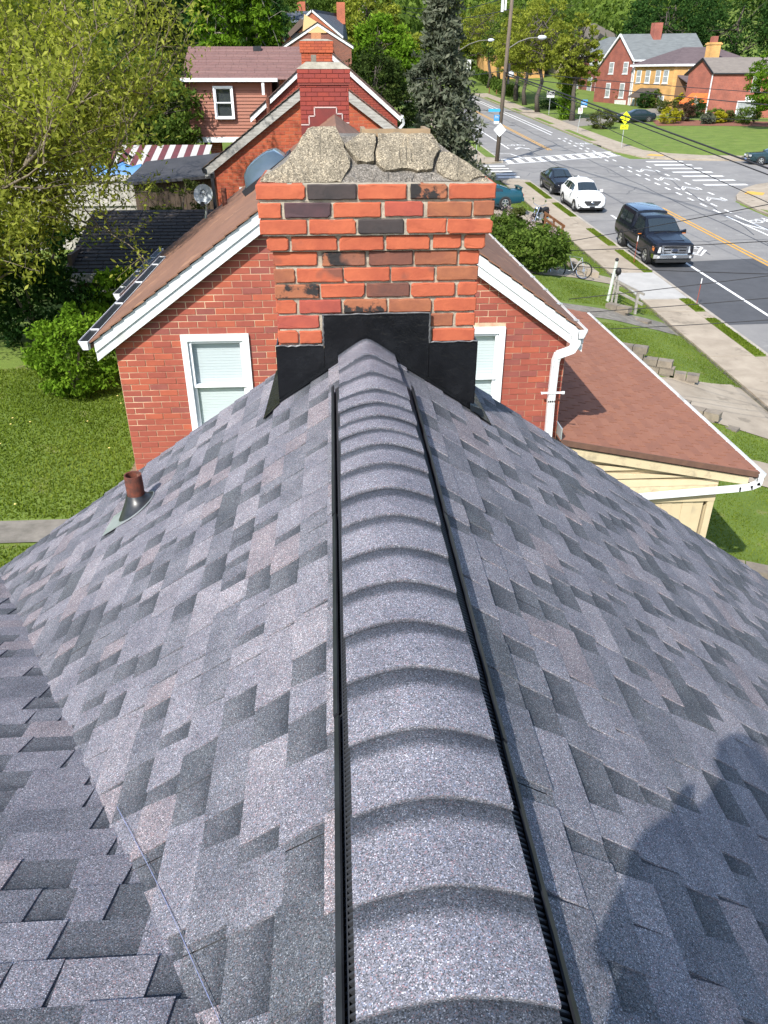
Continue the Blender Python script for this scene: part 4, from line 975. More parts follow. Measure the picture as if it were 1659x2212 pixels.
# ---------------------------------------------------------------- third neighbour: white rakes and a sided rear wing
h4 = root('brick_house', 'dark red brick house with white rakes and a rust sided upper wing', 'house', (-.2, 35, -6))
AX4, AZ4, S4 = -.2, .98, .80
def top4(x): return AZ4 - .15 - S4 * abs(x - AX4)
br4 = [M('h4_brick_a', (.26, .052, .034), (.22, .045, .03), 3, .9), M('h4_brick_b', (.22, .046, .034), (.18, .04, .03), 3, .9)]
m4 = MB(); m4.prism([(-2.75, 31.5, -6), (-2.75, 31.5, top4(-2.75)), (AX4, 31.5, top4(AX4)), (2.4, 31.5, top4(2.4)), (2.4, 31.5, -6)][::-1], (0, 8, 0)); wall4 = m4.build('wall', M('mortar_h4', (.26, .10, .075), None, rough=.95), h4)
brick_field(h4, wall4, -2.75, 2.4, -2.2, top4, 31.49, br4, (3, 2), near=(-1.5, -.4), skip=lambda x, z: -.95 < x < .6)
gable_roof(h4, AX4, AZ4, S4, 2.75, 2.75, 31.3, 39.6, M('h4_roof', (.16, .105, .09), (.12, .08, .07), 2, .95))
rake_boards(h4, AX4, AZ4, S4, 2.72, 2.72, 31.4, white_trim, .22, dbl=False); gutter(h4, 2.5, 31.25, 39.5, AZ4 - S4 * 2.72 - .05, 1)
ds = MB()
for a, b in (((2.58, 31.3, -1.33), (2.62, 31.35, -1.5)), ((2.62, 31.35, -1.5), (2.42, 31.42, -1.72)), ((2.42, 31.42, -1.7), (2.42, 31.42, -5))): ds.bar(a, b, .09, .07, (0, 1, 0))
ds.build('downspout', white_trim, h4)
wing_s = M('rust_siding', (.27, .105, .065), (.24, .092, .058), 2, .6)
wg = MB(); wg.box(-5.38, -2.2, 33.05, 38, -2.18, -.13); wing = wg.build('wing', wing_s, h4)
z = -2.06
while z < -.2:
    zt = min(z + .112, -.14)
    for a, b in ((-5.38, -4.38), (-3.63, -2.3)) if z < -.30 and zt > -1.41 else ((-5.38, -2.3),): MB().prism([(a, 33.015, z), (b, 33.015, z), (b, 33.045, zt), (a, 33.045, zt)], (0, .01, 0)).build('siding_board', wing_s, wing)
    z += .115
MB().box(-5.36, -2.7, 32.99, 33.05, -2.20, -2.02).build('wing_skirt', white_trim, h4)
dh_window(h4, -4.37, -3.64, -1.40, -.31, 32.905, False, fw=.06)
pink_roof = M('pink_shingle', (.20, .115, .10), (.145, .082, .075), 1.2, .95, stretch=(1, 8, 8), obj_random=False)
n_ = 12
for c in range(n_):
    f0, f1 = c / n_, (c + 1) / n_; ya, yb = lerp(32.75, 35.4, f0), lerp(32.75, 35.4, f1); za, zb = lerp(-.08, 1.02, f0), lerp(-.08, 1.02, f1)
    x = -5.48 - rs.uniform(0, .3)
    row = MB()
    while x < -.3:
        a, b = max(-5.48, x), min(x + rs.uniform(.25, .5), -.3)
        if b - a > .02: row.hexa([(a, ya - .02, za - .02), (b, ya - .02, za - .02), (b, yb, zb - .02), (a, yb, zb - .02)], [(a, ya - .02, za + .006), (b, ya - .02, za + .006), (b, yb, zb), (a, yb, zb)])
        x = b + .006 if b > x else x + .3
    row.build('shingle_course', [pink_roof, M('pink_b', (.17, .092, .083), (.135, .078, .07), 3, .95)][c % 2], wing)
q = MB(); q.prism([(-5.45, 32.8, -.12), (-5.45, 35.4, .98), (-5.45, 38, -.12)], (5.0, 0, 0)); q.build('wing_roof', pink_roof, wing)
MB().box(-2.95, -2.65, 34.95, 35.15, .85, 1.02).build('roof_vent', black_plastic, wing)
q = MB(); q.box(-5.5, -1.95, 32.68, 32.80, -.17, -.05); q.build('wing_gutter', white_trim, wing); q = MB(); q.box(-2.55, -2.45, 32.72, 32.80, -.6, -.17); q.build('wing_downspout', white_trim, wing)
for x in (-4.95, -3.4): MB().box(x, x + .12, 33.3, 33.42, -4.2, -2.2).build('wing_post', wood_dark, h4)
MB().box(-4.75, -4.35, 33.5, 34.0, -4.2, -2.2).build('brick_pier', brickmat('pier_brick', (.3, .09, .05), (.25, .07, .045), (.3, .22, .18)), h4)
# striped patio awning behind it
aw = root('striped_awning', 'red and white striped metal patio awning in the back yards', 'awning', (-5.2, 29.5, -4.0))
ra, wa = M('awning_red', (.14, .04, .045), (.10, .035, .04), 3, .6), M('awning_white', (.48, .46, .44), (.38, .37, .35), 3, .6)
for i in range(16):
    a = -7.6 + i * .21; MB().hexa([(a, 28.3, -2.62), (a + .205, 28.3, -2.62), (a + .205, 30.4, -2.12), (a, 30.4, -2.12)], [(a, 28.3, -2.60), (a + .205, 28.3, -2.60), (a + .205, 30.4, -2.10), (a, 30.4, -2.10)]).build('slat', (ra, wa)[i % 2], aw)
for x in (-7.5, -4.4): MB().box(x, x + .06, 28.35, 28.41, gz(x, 28.4) - .1, -2.62).build('post', white_trim, aw)
# ---------------------------------------------------------------- houses beyond the side street
def simple_house(name, label, ax, az, sl, half, y0, y1, zb, wallm, roofm, trim, group=None):
    h = root(name, label, 'house', (ax, (y0 + y1) / 2, zb), group)
    t = lambda x: az - .1 - sl * abs(x - ax)
    MB().prism([(ax - half, y0, zb), (ax - half, y0, t(ax - half)), (ax, y0, t(ax)), (ax + half, y0, t(ax + half)), (ax + half, y0, zb)][::-1], (0, y1 - y0, 0)).build('wall', wallm, h)
    gable_roof(h, ax, az, sl, half + .2, half + .2, y0 - .2, y1 + .2, roofm, course=.3); rake_boards(h, ax, az, sl, half + .15, half + .15, y0 - .08, trim, .25, dbl=False)
    return h
h5 = simple_house('brick_house', 'brown brick house with a tan gable top and white rakes beyond the side street', -.9, 3.75, .56, 2.65, 72, 82, -5.5, brickmat('h5_brick', (.20, .07, .045), (.14, .055, .04), (.2, .14, .11)), M('h5_roof', (.12, .10, .09), (.09, .08, .07), 2), white_trim)
MB().prism([(-2.1, 71.9, 3.0), (-1.9, 71.9, 4.25), (-.2, 71.9, 3.35), (-.2, 71.9, 3.0)][::-1], (0, .2, 0)).build('gable_top', M('tan_gable', (.55, .38, .18), None), h5)
MB().box(-2.0, -1.2, 72.2, 73.4, 3.0, 3.9).build('gable_window', glass, h5)
c5 = chimney(h5, -2.0, -.2, 71.2, .8, 1.2, 2.55, [M('h5c_a', (.28, .07, .05), None), M('h5c_b', (.22, .06, .05), None)], M('mortar_h5', (.28, .16, .12), None), .3, .13, ((2.3, 2.55, .1),))
sg = MB(); sg.prism([(-3.3, 72.5, 3.0), (-2.2, 72.5, 4.0), (-2.0, 72.5, 3.9), (-2.0, 72.5, 3.6), (-3.1, 72.5, 2.75)][::-1], (0, 3, 0)); sg.build('dormer_roof', M('dormer_brown', (.10, .07, .055), None), h5)
MB().box(-3.0, -2.1, 72.7, 75, 1.6, 3.0).build('dormer', M('dormer_dark', (.07, .075, .08), (.12, .12, .13), 3), h5)
h6 = root('brick_house', 'orange brick house with a slate blue roof and two chimneys far up the row', 'house', (-1.5, 99, 0))
o6 = brickmat('h6_brick', (.40, .105, .05), (.33, .085, .045), (.36, .2, .13)); sl6 = M('slate_blue', (.075, .088, .105), (.06, .07, .085), 2, .8)
MB().prism([(-4.6, 95, -2), (-4.6, 95, 3.2), (-1.7, 95, 5.9), (1.4, 95, 3.5), (1.4, 95, -2)][::-1], (0, 8, 0)).build('wall', o6, h6)
rake_boards(h6, -1.74, 6.06, .74, .05, 3.2, 94.9, white_trim, .22, dbl=False); rake_boards(h6, -1.74, 6.06, .80, 1.9, .05, 94.9, white_trim, .2, dbl=False)
MB().hexa([(-1.7, 95, 5.86), (1.45, 95, 3.55), (2.0, 103, 3.5), (1.7, 103, 5.8)], [(-1.7, 94.9, 6.05), (1.45, 94.9, 3.75), (2.1, 103, 3.7), (1.72, 103, 6.05)]).build('roof', sl6, h6)
MB().hexa([(-5.0, 94.7, 5.0), (-1.9, 94.7, 5.0), (-1.9, 97, 5.9), (-4.9, 97, 5.9)], [(-5.0, 94.7, 5.1), (-1.9, 94.7, 5.1), (-1.9, 97, 6.0), (-4.9, 97, 6.0)]).build('dormer_roof', sl6, h6)
MB().box(-4.9, -2.6, 95.1, 98, 3.2, 5.0).build('dormer', M('slate_wall', (.10, .11, .125), None), h6); MB().box(-5.0, -2.5, 94.6, 94.75, 4.85, 5.05).build('dormer_trim', white_trim, h6)
for x, s in ((-3.4, 1.0), (.9, .9)): MB().box(x, x + .9, 100, 101, 5.0, 6.75 * 1.0 + s * .3).build('chimney', o6, h6)
MB().box(-6.9, -4.7, 96, 103, -2, 4.1).build('side_wing', o6, h6); MB().box(-7.0, -4.6, 95.9, 103, 4.1, 4.35).build('wing_parapet', white_trim, h6)

# ---------------------------------------------------------------- back yards on the left
shed = root('garden_shed', 'open fronted shed with a dark mossy shingle roof in the back yard', 'shed', (-4.4, 18.5, -4.5))
moss = [M('shed_shingle_a', (.030, .026, .025), (.05, .042, .038), 6, .95), M('shed_shingle_b', (.042, .036, .033), (.028, .024, .023), 6, .95)]
def sz(y): return -3.60 + (y - 17.0) * .27
bs_ = MB().hexa([(-5.75, 17.0, sz(17) - .08), (-2.9, 17.0, sz(17) - .08), (-2.9, 20, sz(20) - .08), (-5.75, 20, sz(20) - .08)], [(-5.75, 17.0, sz(17) - .02), (-2.9, 17.0, sz(17) - .02), (-2.9, 20, sz(20) - .02), (-5.75, 20, sz(20) - .02)]).build('roof', moss[0], shed)
for c in range(18):
    y = 17.0 + c * 3 / 18; x = -5.75 - rs.uniform(0, .2)
    while x < -2.9:
        a, b = max(-5.75, x), min(-2.9, x + .30)
        if b - a > .04: MB().hexa([(a, y - .01, sz(y) - .02), (b - .012, y - .01, sz(y) - .02), (b - .012, y + .175, sz(y + .17) - .02), (a, y + .175, sz(y + .17) - .02)], [(a, y - .01, sz(y) + .012), (b - .012, y - .01, sz(y) + .012), (b - .012, y + .175, sz(y + .17) - .006), (a, y + .175, sz(y + .17) - .006)]).build('shingle', rs.choice(moss), bs_)
        x += .30
MB().box(-5.9, -2.9, 16.92, 17.06, -3.80, -3.62).build('beam', wood_grey, shed)
for x in (-5.65, -4.4): MB().box(x, x + .13, 16.95, 17.08, -4.6, -3.80).build('post', wood_grey, shed)
MB().box(-5.7, -2.9, 19.8, 19.9, -4.6, -2.95).build('back_wall', wood_dark, shed)
MB().box(-5.7, -5.62, 17.3, 19.8, -4.6, -3.3).build('side_wall', wood_dark, shed)
for x in (-5.2, -4.0): MB().bar((x, 16.96, -4.05), (x + 1.0, 16.96, -3.95), .04, .12, (0, 0, 1)).build('brace', wood_grey, shed)
fence = root('board_fence', 'weathered whitish board fence behind the leaning tree', 'fence', (-7, 23.8, -4.4))
fw_ = [M('fence_board_a', (.40, .38, .34), (.26, .25, .22), 3, .9, stretch=(4, 4, .6)), M('fence_board_b', (.46, .44, .40), (.33, .31, .28), 3, .9, stretch=(4, 4, .6))]
x = -11.5
while x < -3.6: MB().box(x, x + .138, 23.8 + rs.uniform(-.008, .008), 23.83, gz(x, 23.8) - .05, -2.42 + rs.uniform(-.03, .02)).build('board', rs.choice(fw_), fence); x += .15
for z in (-4.0, -3.2, -2.55): MB().box(-11.5, -3.6, 23.74, 23.785, z, z + .09).build('rail', fw_[1], fence)
tarp = root('tarp', 'blue tarp bundled on the white shed roof beyond the fence', 'tarp', (-6.6, 25.85, -2.6))
q = MB(); P = []
for i in range(7):
    P.append([(-7.4 + i * .27, 25.6 + .12 * j, -2.595 + .28 * math.sin(j / 4 * math.pi) * (1 + .2 * math.sin(i * 2.1)) + .012 * (1 + math.sin(i * 3 + j))) for j in range(5)])
q.grid(P); q.build('sheet', M('tarp_blue', (.06, .18, .40), (.08, .22, .45), 3, .5), tarp, smooth=True); ws = root('white_shed', 'low white flat roofed shed behind the board fence', 'shed', (-7.8, 26.8, -4.3)); MB().box(-10, -5.6, 25.7, 28, -4.6, -2.68).build('wall', M('shed_white', (.5, .5, .48), (.4, .4, .38), 3), ws); MB().box(-10.1, -5.5, 25.6, 28.1, -2.678, -2.60).build('roof', white_dirty, ws)

# ================================================================== TREES, SHRUBS, GRASS
def unit(n):
    v = RNG.normal(size=(n, 3)); return v / np.linalg.norm(v, axis=1)[:, None]
def leaf_mesh(name, P, size, tone, mat, parent=None, elong=1.5, flat=0.0):
    """one small four-cornered leaf per point, turned at random"""
    n = len(P); P = np.asarray(P, float); s = (np.ones(n) * size if np.isscalar(size) else size)[:, None]
    a = unit(n); a[:, 2] *= (1 - flat); b = np.cross(a, unit(n)); b /= np.linalg.norm(b, axis=1)[:, None] + 1e-9
    V = np.stack([P - a * s * .5 * elong, P + b * s * .36, P + a * s * .5 * elong, P - b * s * .36], 1).reshape(-1, 3)
    return raw_quads(name, V, np.repeat(tone, 4), mat, parent)
def raw_quads(name, V, tone, mat, parent=None):
    n = len(V) // 4; me = bpy.data.meshes.new(name); me.vertices.add(len(V)); me.vertices.foreach_set('co', V.ravel())
    me.loops.add(n * 4); me.loops.foreach_set('vertex_index', np.arange(n * 4, dtype=np.int32)); me.polygons.add(n)
    me.polygons.foreach_set('loop_start', np.arange(0, n * 4, 4, dtype=np.int32)); me.polygons.foreach_set('loop_total', np.full(n, 4, dtype=np.int32))
    at = me.attributes.new('tone', 'FLOAT', 'POINT'); at.data.foreach_set('value', np.clip(tone, 0, 1).astype(np.float32))
    me.materials.append(mat); me.update(calc_edges=True); return link(name, me, parent)
L_yel = leafmat('leaf_yellowgreen', [(.11, .13, .022), (.21, .24, .036), (.34, .36, .06)], .42)
L_mid = leafmat('leaf_midgreen', [(.040, .068, .014), (.08, .13, .025), (.15, .21, .04)])
L_bri = leafmat('leaf_brightgreen', [(.045, .085, .008), (.10, .19, .016), (.19, .30, .03)])
L_dark = leafmat('leaf_darkgreen', [(.012, .032, .010), (.028, .065, .016), (.055, .105, .025)], .25)
L_spr = leafmat('leaf_spruce', [(.04, .05, .034), (.09, .104, .07), (.165, .175, .125)], .15)
L_oli = leafmat('leaf_olive', [(.035, .045, .015), (.075, .09, .026), (.13, .14, .045)], .25)
L_yew = leafmat('leaf_yew', [(.014, .026, .008), (.035, .055, .014), (.06, .08, .02)], .15)
L_gold = leafmat('leaf_gold', [(.16, .16, .01), (.32, .30, .02), (.45, .40, .04)])
L_red = leafmat('leaf_redbrown', [(.04, .025, .02), (.08, .05, .035), (.12, .075, .05)])
def clumps(ells, k, rad, n, hollow=.5):
    """n leaf points in k clumps spread over ellipsoids (cx,cy,cz,rx,ry,rz)"""
    w_ = np.array([e[3] * e[5] for e in ells]); w_ = w_ / w_.sum(); pts = []; ton = []; cs = []
    per = max(1, n // k)
    for i in range(k):
        e = np.array(ells[RNG.choice(len(ells), p=w_)], float); d = unit(1)[0]; r = RNG.uniform(hollow, 1) ** .6
        c = e[:3] + d * e[3:] * r; rr = rad * RNG.uniform(.55, 1.35); q = unit(per) * (RNG.uniform(0, 1, per) ** .5)[:, None] * rr; q[:, 2] *= .6; q[:, 0] *= RNG.uniform(.7, 1.5)
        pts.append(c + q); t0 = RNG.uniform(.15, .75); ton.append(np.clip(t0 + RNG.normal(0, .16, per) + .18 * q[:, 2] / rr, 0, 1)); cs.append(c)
    return np.concatenate(pts), np.concatenate(ton), np.array(cs)
def limbs(mb, base_, top, cs, r0, n_l, seed=0, tw=2, bend=.25):
    """trunk from base_ to top, limbs to chosen clump centres, side twigs"""
    rr = random.Random(seed); base_ = Vector(base_); top = Vector(top); K = 6
    tr = [base_.lerp(top, i / K) + Vector((rr.uniform(-1, 1), rr.uniform(-1, 1), 0)) * (.03 * (top - base_).length if 0 < i else 0) for i in range(K + 1)]
    mb.tube(tr, [r0 * (1 - .72 * i / K) * (1.25 if i == 0 else 1) for i in range(K + 1)], 8)
    idx = rr.sample(range(len(cs)), min(n_l, len(cs)))
    for q in idx:
        c = Vector(cs[q]); f = rr.uniform(.35, .98); i = min(K - 1, int(f * K)); a = tr[i].lerp(tr[i + 1], f * K - i); L = (c - a).length
        m1 = a.lerp(c, .4) + Vector((rr.uniform(-1, 1), rr.uniform(-1, 1), rr.uniform(-.3, 1))) * L * bend * .5; m2 = a.lerp(c, .75) + Vector((rr.uniform(-1, 1), rr.uniform(-1, 1), rr.uniform(-.5, .8))) * L * bend * .35
        r1 = r0 * .34 * rr.uniform(.6, 1.1); mb.tube([a, m1, m2, c], [r1, r1 * .7, r1 * .42, r1 * .12], 5, caps=False)
        for _ in range(tw):
            t = rr.choice((m1, m2, m1.lerp(m2, .5), m2.lerp(c, .5))); e = t + Vector((rr.uniform(-1, 1), rr.uniform(-1, 1), rr.uniform(-.3, .9))) * L * .35
            mb.tube([t, t.lerp(e, .5) + Vector((0, 0, L * .04)), e], [r1 * .36, r1 * .24, r1 * .07], 4, caps=False)
def tree(name, label, x, y, ells, n, k, rad, size, mat, r0=.2, n_l=30, cat='tree', group=None, bk=None, top=None, hollow=.5, z0=None, seed=1, tw=2):
    z = gz(x, y) if z0 is None else z0; t = root(name, label, cat, (x, y, z), group)
    P, T, cs = clumps(ells, k, rad, n, hollow); S = size * RNG.uniform(.6, 1.4, len(P))
    leaf_mesh('crown', P, S, T, mat, t)
    if n_l:
        mb = MB(); e = ells[0]; limbs(mb, (x, y, z - .1), top or (e[0], e[1], e[2] + e[5] * .5), cs, r0, n_l, seed, tw); mb.build('trunk', bk or bark, t, smooth=True)
    return t
def shrub(name, label, x, y, rx, ry, rz, n, size, mat, cat='shrub', group=None, rad=None, k=None, lift=.0, stems=5, blossom=None, z0=None):
    z = gz(x, y) if z0 is None else z0; t = root(name, label, cat, (x, y, z), group)
    P, T, cs = clumps([(x, y, z + rz * .95 + lift, rx, ry, rz)], k or 60, rad or rx * .3, n, .55); ok = P[:, 2] > z - .02; leaf_mesh('foliage', P[ok], size * RNG.uniform(.6, 1.4, ok.sum()), T[ok], mat, t)
    mb = MB()
    for i in range(stems):
        c = Vector(cs[i]); mb.tube([(x + .08 * math.cos(i), y + .08 * math.sin(i), z - .05), Vector((x, y, z)).lerp(c, .5) + Vector((0, 0, .1 * rz)), c], [.03 * rx + .008, .02 * rx + .005, .004], 5)
    mb.build('stems', twig, t)
    if blossom is not None:
        sel = cs[RNG.choice(len(cs), 16)]; sel = sel[(sel[:, 2] > z + rz * .7)]; q = np.concatenate([c + RNG.normal(0, 1, (60, 3)) * [.09, .09, .14] + [0, 0, .12] for c in sel]); leaf_mesh('blossom', q, .05, RNG.uniform(0, 1, len(q)), blossom, t)
    return t
# --- the big leaning tree in the back yard (left): sparse young leaves on long whips
t1 = root('backyard_tree', 'large sparse yellow green tree with long bare whips, left in the back yard', 'tree', (-8.2, 15.6, gz(-8.2, 15.6)))
E1 = [(-6.5, 15.4, -.9, 2.5, 1.7, 2.2), (-5.0, 15.4, -.5, 2.2, 1.4, 1.6), (-6.2, 15.0, -2.7, 2.3, 1.3, 1.2), (-7.6, 16, .6, 2.6, 1.8, 1.6)]
mb = MB(); rr = random.Random(5); LP = []; LT = []
b0 = Vector((-8.2, 15.6, -4.65)); fork = Vector((-7.7, 15.5, -3.0))
mb.tube([b0, b0.lerp(fork, .5) + Vector((.08, 0, 0)), fork], [.26, .22, .19], 9)
def whip(a, d, L, r, lvl):
    K = 6; p = a.copy(); pts = [p.copy()]; dd = d.normalized()
    for i in range(K):
        dd = (dd + Vector((rr.uniform(-1, 1), rr.uniform(-1, 1), rr.uniform(-.7, .9))) * (.16 if lvl < 2 else .26)).normalized(); p = p + dd * L / K; pts.append(p.copy())
        if lvl >= 1:
            for _ in range((4, 6, 7)[min(lvl, 3) - 1]):
                q = p + Vector((rr.gauss(0, 1), rr.gauss(0, 1), rr.gauss(0, 1))) * (.16, .14, .12)[min(lvl, 3) - 1]
                LP.append(q); LT.append(min(1, max(0, rr.gauss(.5, .26))))
    mb.tube(pts, [max(.003, r * (.62 if lvl == 0 else .8) * (1 - .8 * i / K)) for i in range(K + 1)], 6 if lvl == 0 else 4, caps=False)
    if lvl < 3:
        for _ in range((7, 6, 3)[lvl]):
            t = rr.uniform(.2, 1.0); i = min(K - 1, int(t * K)); s = pts[i].lerp(pts[i + 1], t * K - i)
            nd = (dd * .6 + Vector((rr.uniform(-1, 1), rr.uniform(-1, .8), rr.uniform(-.55, 1)))).normalized(); whip(s, nd, L * rr.uniform(.4, .68), r * .5, lvl + 1)
for d, L, r in (((1, -.05, .75), 4.6, .10), ((.9, .2, .2), 3.9, .075), ((.35, -.2, 1), 4.3, .10), ((.7, -.4, .45), 4.0, .085), ((.1, .3, 1), 4.4, .09), ((.75, -.3, -.05), 3.0, .06), ((1, .0, 1.1), 4.6, .085), ((.45, -.35, .05), 2.6, .06), ((-.3, -.3, 1), 4, .08), ((.9, .35, .5), 4.3, .08), ((.2, -.5, .35), 3.0, .06), ((.55, .1, 1.5), 4.8, .08)):
    whip(fork + Vector((rr.uniform(-.1, .1), 0, rr.uniform(-.2, .5))), Vector(d), L, r, 0)
mb.build('trunk', twig, t1, smooth=True)
LP = np.array([tuple(p) for p in LP]); LT = np.array(LT); leaf_mesh('crown', LP, .050 * RNG.uniform(.5, 1.5, len(LP)), LT, leafmat('leaf_spring', [(.15, .175, .03), (.26, .29, .05), (.40, .42, .09)], .5), t1, 1.9)
# --- others on the left
shrub('round_shrub', 'round dense green shrub on the back lawn by the brick corner', -4.25, 12.3, .68, .62, .72, 9000, .05, L_bri, k=120, rad=.17)
shrub('vine_shrub', 'broad leaved climber tangled round the shed post', -4.0, 15.2, .9, .5, .62, 3200, .085, L_bri, k=60, rad=.25, lift=.15)
shrub('vine_shrub', 'dark leafy shrub at the left edge, added as shade under the sparse tree', -5.9, 15.3, 1.2, .8, .8, 6000, .07, L_dark, k=80, rad=.35)  # added shrub, its dark leaves fill in the deep shade under the tree
shrub('vine_shrub', 'dark thicket added to deepen the shade behind the sparse tree, left of the shed', -7.2, 20.2, 1.5, .9, .8, 6000, .09, L_dark, k=90, rad=.4)  # another added bush, there to darken the shaded yard
shrub('tall_weeds', 'tall pale seed stalks growing beside the satellite dish', -3.9, 20.6, .8, .35, .75, 2600, .05, L_oli, k=50, rad=.16, z0=-3.55)
tree('garden_tree', 'full mid green tree left of the rust sided wing', -7.3, 33, [(-6.7, 33, -1.0, 2.0, 1.6, 1.9), (-8.2, 33, -1.3, 1.9, 1.5, 1.8)], 13000, 260, .38, .12, L_mid, .16, 24, z0=-4, seed=2)
tree('garden_tree', 'olive green tree behind the whips, far left', -13.5, 34, [(-13, 34, .0, 3.2, 2.5, 3.4), (-10.5, 33, -.2, 2.2, 2, 2.4)], 15000, 260, .5, .14, L_yel, .2, 40, z0=-4, seed=3)
tree('tall_poplar', 'bright green poplar with a forked grey trunk behind the rust sided wing', -5.9, 50, [(-6.0, 50, 3.0, 1.2, 1.2, 4.2)], 11000, 200, .42, .17, L_bri, .17, 18, bk=M('bark_pale', (.24, .22, .18), (.15, .14, .12), 6), top=(-5.8, 49.4, 6.5), seed=4)
tree('tall_poplar', 'bright green poplar standing nearer the orange chimney row', -3.7, 51, [(-3.8, 51, 2.6, .95, 1.0, 4.4)], 9000, 170, .38, .17, L_bri, .15, 14, bk=M('bark_pale', (.24, .22, .18)), top=(-3.8, 50.6, 6.8), seed=5)
def conifer(name, label, x, y, H, Rb, n_w, mat, size, droop=.35, z0=None, dens=26, taper=.85, group=None):
    z = gz(x, y) if z0 is None else z0; t = root(name, label, 'tree', (x, y, z), group); mb = MB(); mb.tube([(x, y, z - .1), (x, y, z + H * .5), (x, y, z + H)], [.05 * Rb + .10, .07, .015], 7); P = []; T = []
    for i in range(n_w):
        f = (i + RNG.uniform(-.3, .3)) / n_w; h = z + H * (.04 + .96 * f); R_ = Rb * (1 - f) ** taper * RNG.uniform(.8, 1.12) + .12; nb = int(7 + 6 * (1 - f))
        for j in range(nb):
            a = RNG.uniform(0, 2 * math.pi); L = R_ * RNG.uniform(.65, 1.12); d = np.array([math.cos(a), math.sin(a), 0]); st = np.array([x, y, h]); e = st + d * L + np.array([0, 0, -droop * L * RNG.uniform(.5, 1.2)]); md = st + d * L * .55 + np.array([0, 0, -droop * L * .2])
            mb.tube([tuple(st), tuple(md), tuple(e)], [.022, .014, .004], 3, caps=False)
            m_ = int(dens * (.4 + L / Rb)); s = RNG.uniform(.15, 1, m_) ** .7; q = np.where(s[:, None] < .55, st + (md - st) * (s[:, None] / .55), md + (e - md) * ((s[:, None] - .55) / .45)); wd = .20 * L * (1.15 - s) + .08
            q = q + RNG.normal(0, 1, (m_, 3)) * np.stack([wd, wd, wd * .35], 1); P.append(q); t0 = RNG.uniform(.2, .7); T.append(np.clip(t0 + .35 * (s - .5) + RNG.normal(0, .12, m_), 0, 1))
    mb.build('trunk', bark, t); P = np.concatenate(P); leaf_mesh('crown', P, size * RNG.uniform(.6, 1.5, len(P)), np.concatenate(T), mat, t, 2.0); return t
conifer('blue_spruce', 'tall grey green spruce beside the street, right of the orange chimneys', 6.3, 50.5, 11.5, 2.95, 34, L_spr, .17, .38, z0=-5.2, dens=52)
conifer('dark_spruce', 'ragged olive spruce behind the sparse back yard tree', -10.4, 54, 13, 3.4, 26, L_oli, .24, .5, z0=-3.5, dens=24)
tree('yew_tree', 'dark rounded yew beside the white gutter corner', 2.6, 46, [(2.3, 46, -.5, 1.5, 1.4, 1.9), (3.4, 47, -1.4, 1.2, 1.2, 1.6)], 14000, 220, .38, .10, L_yew, .15, 12, z0=-4.6, seed=6)
tree('street_tree', 'light green tree behind the dark yew', 5, 82, [(4.6, 82, 2.2, 2.6, 2.4, 2.8), (6.6, 81, .8, 2.0, 2, 2.2)], 12000, 220, .6, .22, L_bri, .2, 26, z0=-3, seed=7)
tree('street_tree', 'yellow green tree beyond the far chimneys', 4.5, 118, [(5, 118, 6.2, 4.2, 3, 4), (9.5, 117, 2.5, 3.2, 3, 3)], 9000, 160, .9, .32, L_yel, .25, 30, z0=-1, seed=8)
BG = [(-30, 78, 9, 8), (-21, 66, 10, 7), (-15, 74, 12, 6.5), (-26, 52, 8, 6), (-18, 44, 6.0, 5), (-8, 92, 12, 6.5), (-14, 104, 13, 7), (-3, 124, 13, 7), (-22, 118, 14, 8), (-34, 100, 13, 9), (-6.5, 78, 9.5, 4), (-42, 76, 12, 9)]
BL = ['broad green tree in the woods above the sparse tree, farthest left', 'mid green tree in the back row above the sparse tree', 'dark green tree between the olive spruce and the poplars', 'green tree at the left edge near the spruce', 'yellowish tree at the left edge just above the whips', 'green tree behind the poplars', 'dark tree above the poplars', 'tall tree behind the far slate blue roof', 'dark wood tree behind the olive spruce', 'wood tree at the top left corner', 'dense dark tree left of the slate blue roof', 'large wood tree at the far left edge of the hill']
for i, (x, y, h, r) in enumerate(BG):
    z = gz(x, y); tree('wood_tree', BL[i], x, y, [(x, y, z + h * .62, r * .62, r * .55, h * .42), (x + r * .35, y, z + h * .5, r * .45, r * .4, h * .36)], 6500 if y < 70 else 5000, 150, r * .16, .20 if y < 70 else .30, (L_mid, L_mid, L_dark, L_mid, L_yel, L_mid, L_dark, L_mid, L_dark, L_dark, L_dark, L_mid)[i], .25, 26, group='trees of the left hillside', seed=20 + i)
# --- right side: street trees with dark trunks
RT = [(26.9, 112, 13, 4.6, L_yel), (27.8, 124, 13, 5.0, L_yel), (29.5, 138, 14, 6.0, L_mid), (28.2, 132, 12, 4.0, L_yel), (28.5, 158, 14, 6.0, L_yel), (33, 172, 13, 5, L_yel), (28.2, 100, 11, 2.9, L_yel), (44, 178, 14, 7, L_mid), (25.8, 180, 13, 6, L_yel)]
RL = ['yellow green street tree with dark limbs right of the utility pole', 'yellow green street tree behind the light pole', 'green street tree deeper along the sidewalk', 'yellow green tree between the sidewalk and the hipped brick house', 'yellow green tree far up the street by the bend', 'yellow green tree behind the hipped brick house', 'leaning dark limbed tree left of the gabled brick house', 'green tree on the rise behind the hipped brick house', 'pale tree at the far end of the street']
for i, (x, y, h, r, mt) in enumerate(RT):
    z = gz(x, y); tree('street_tree', RL[i], x, y, [(x, y, z + h * .66, r * .8, r * .8, h * .32), (x + r * .4, y - r * .1, z + h * .52, r * .55, r * .55, h * .22), (x - r * .5, y, z + h * .55, r * .5, r * .5, h * .25)], 8500, 200, r * .14, .21, mt, .30, 46, group='street trees across the road', seed=40 + i, tw=3)
ivy = root('ivy_trunk', 'tree trunk wrapped in bright ivy near the bus stop sign', 'tree', (27.9, 102, gz(27.9, 102)))
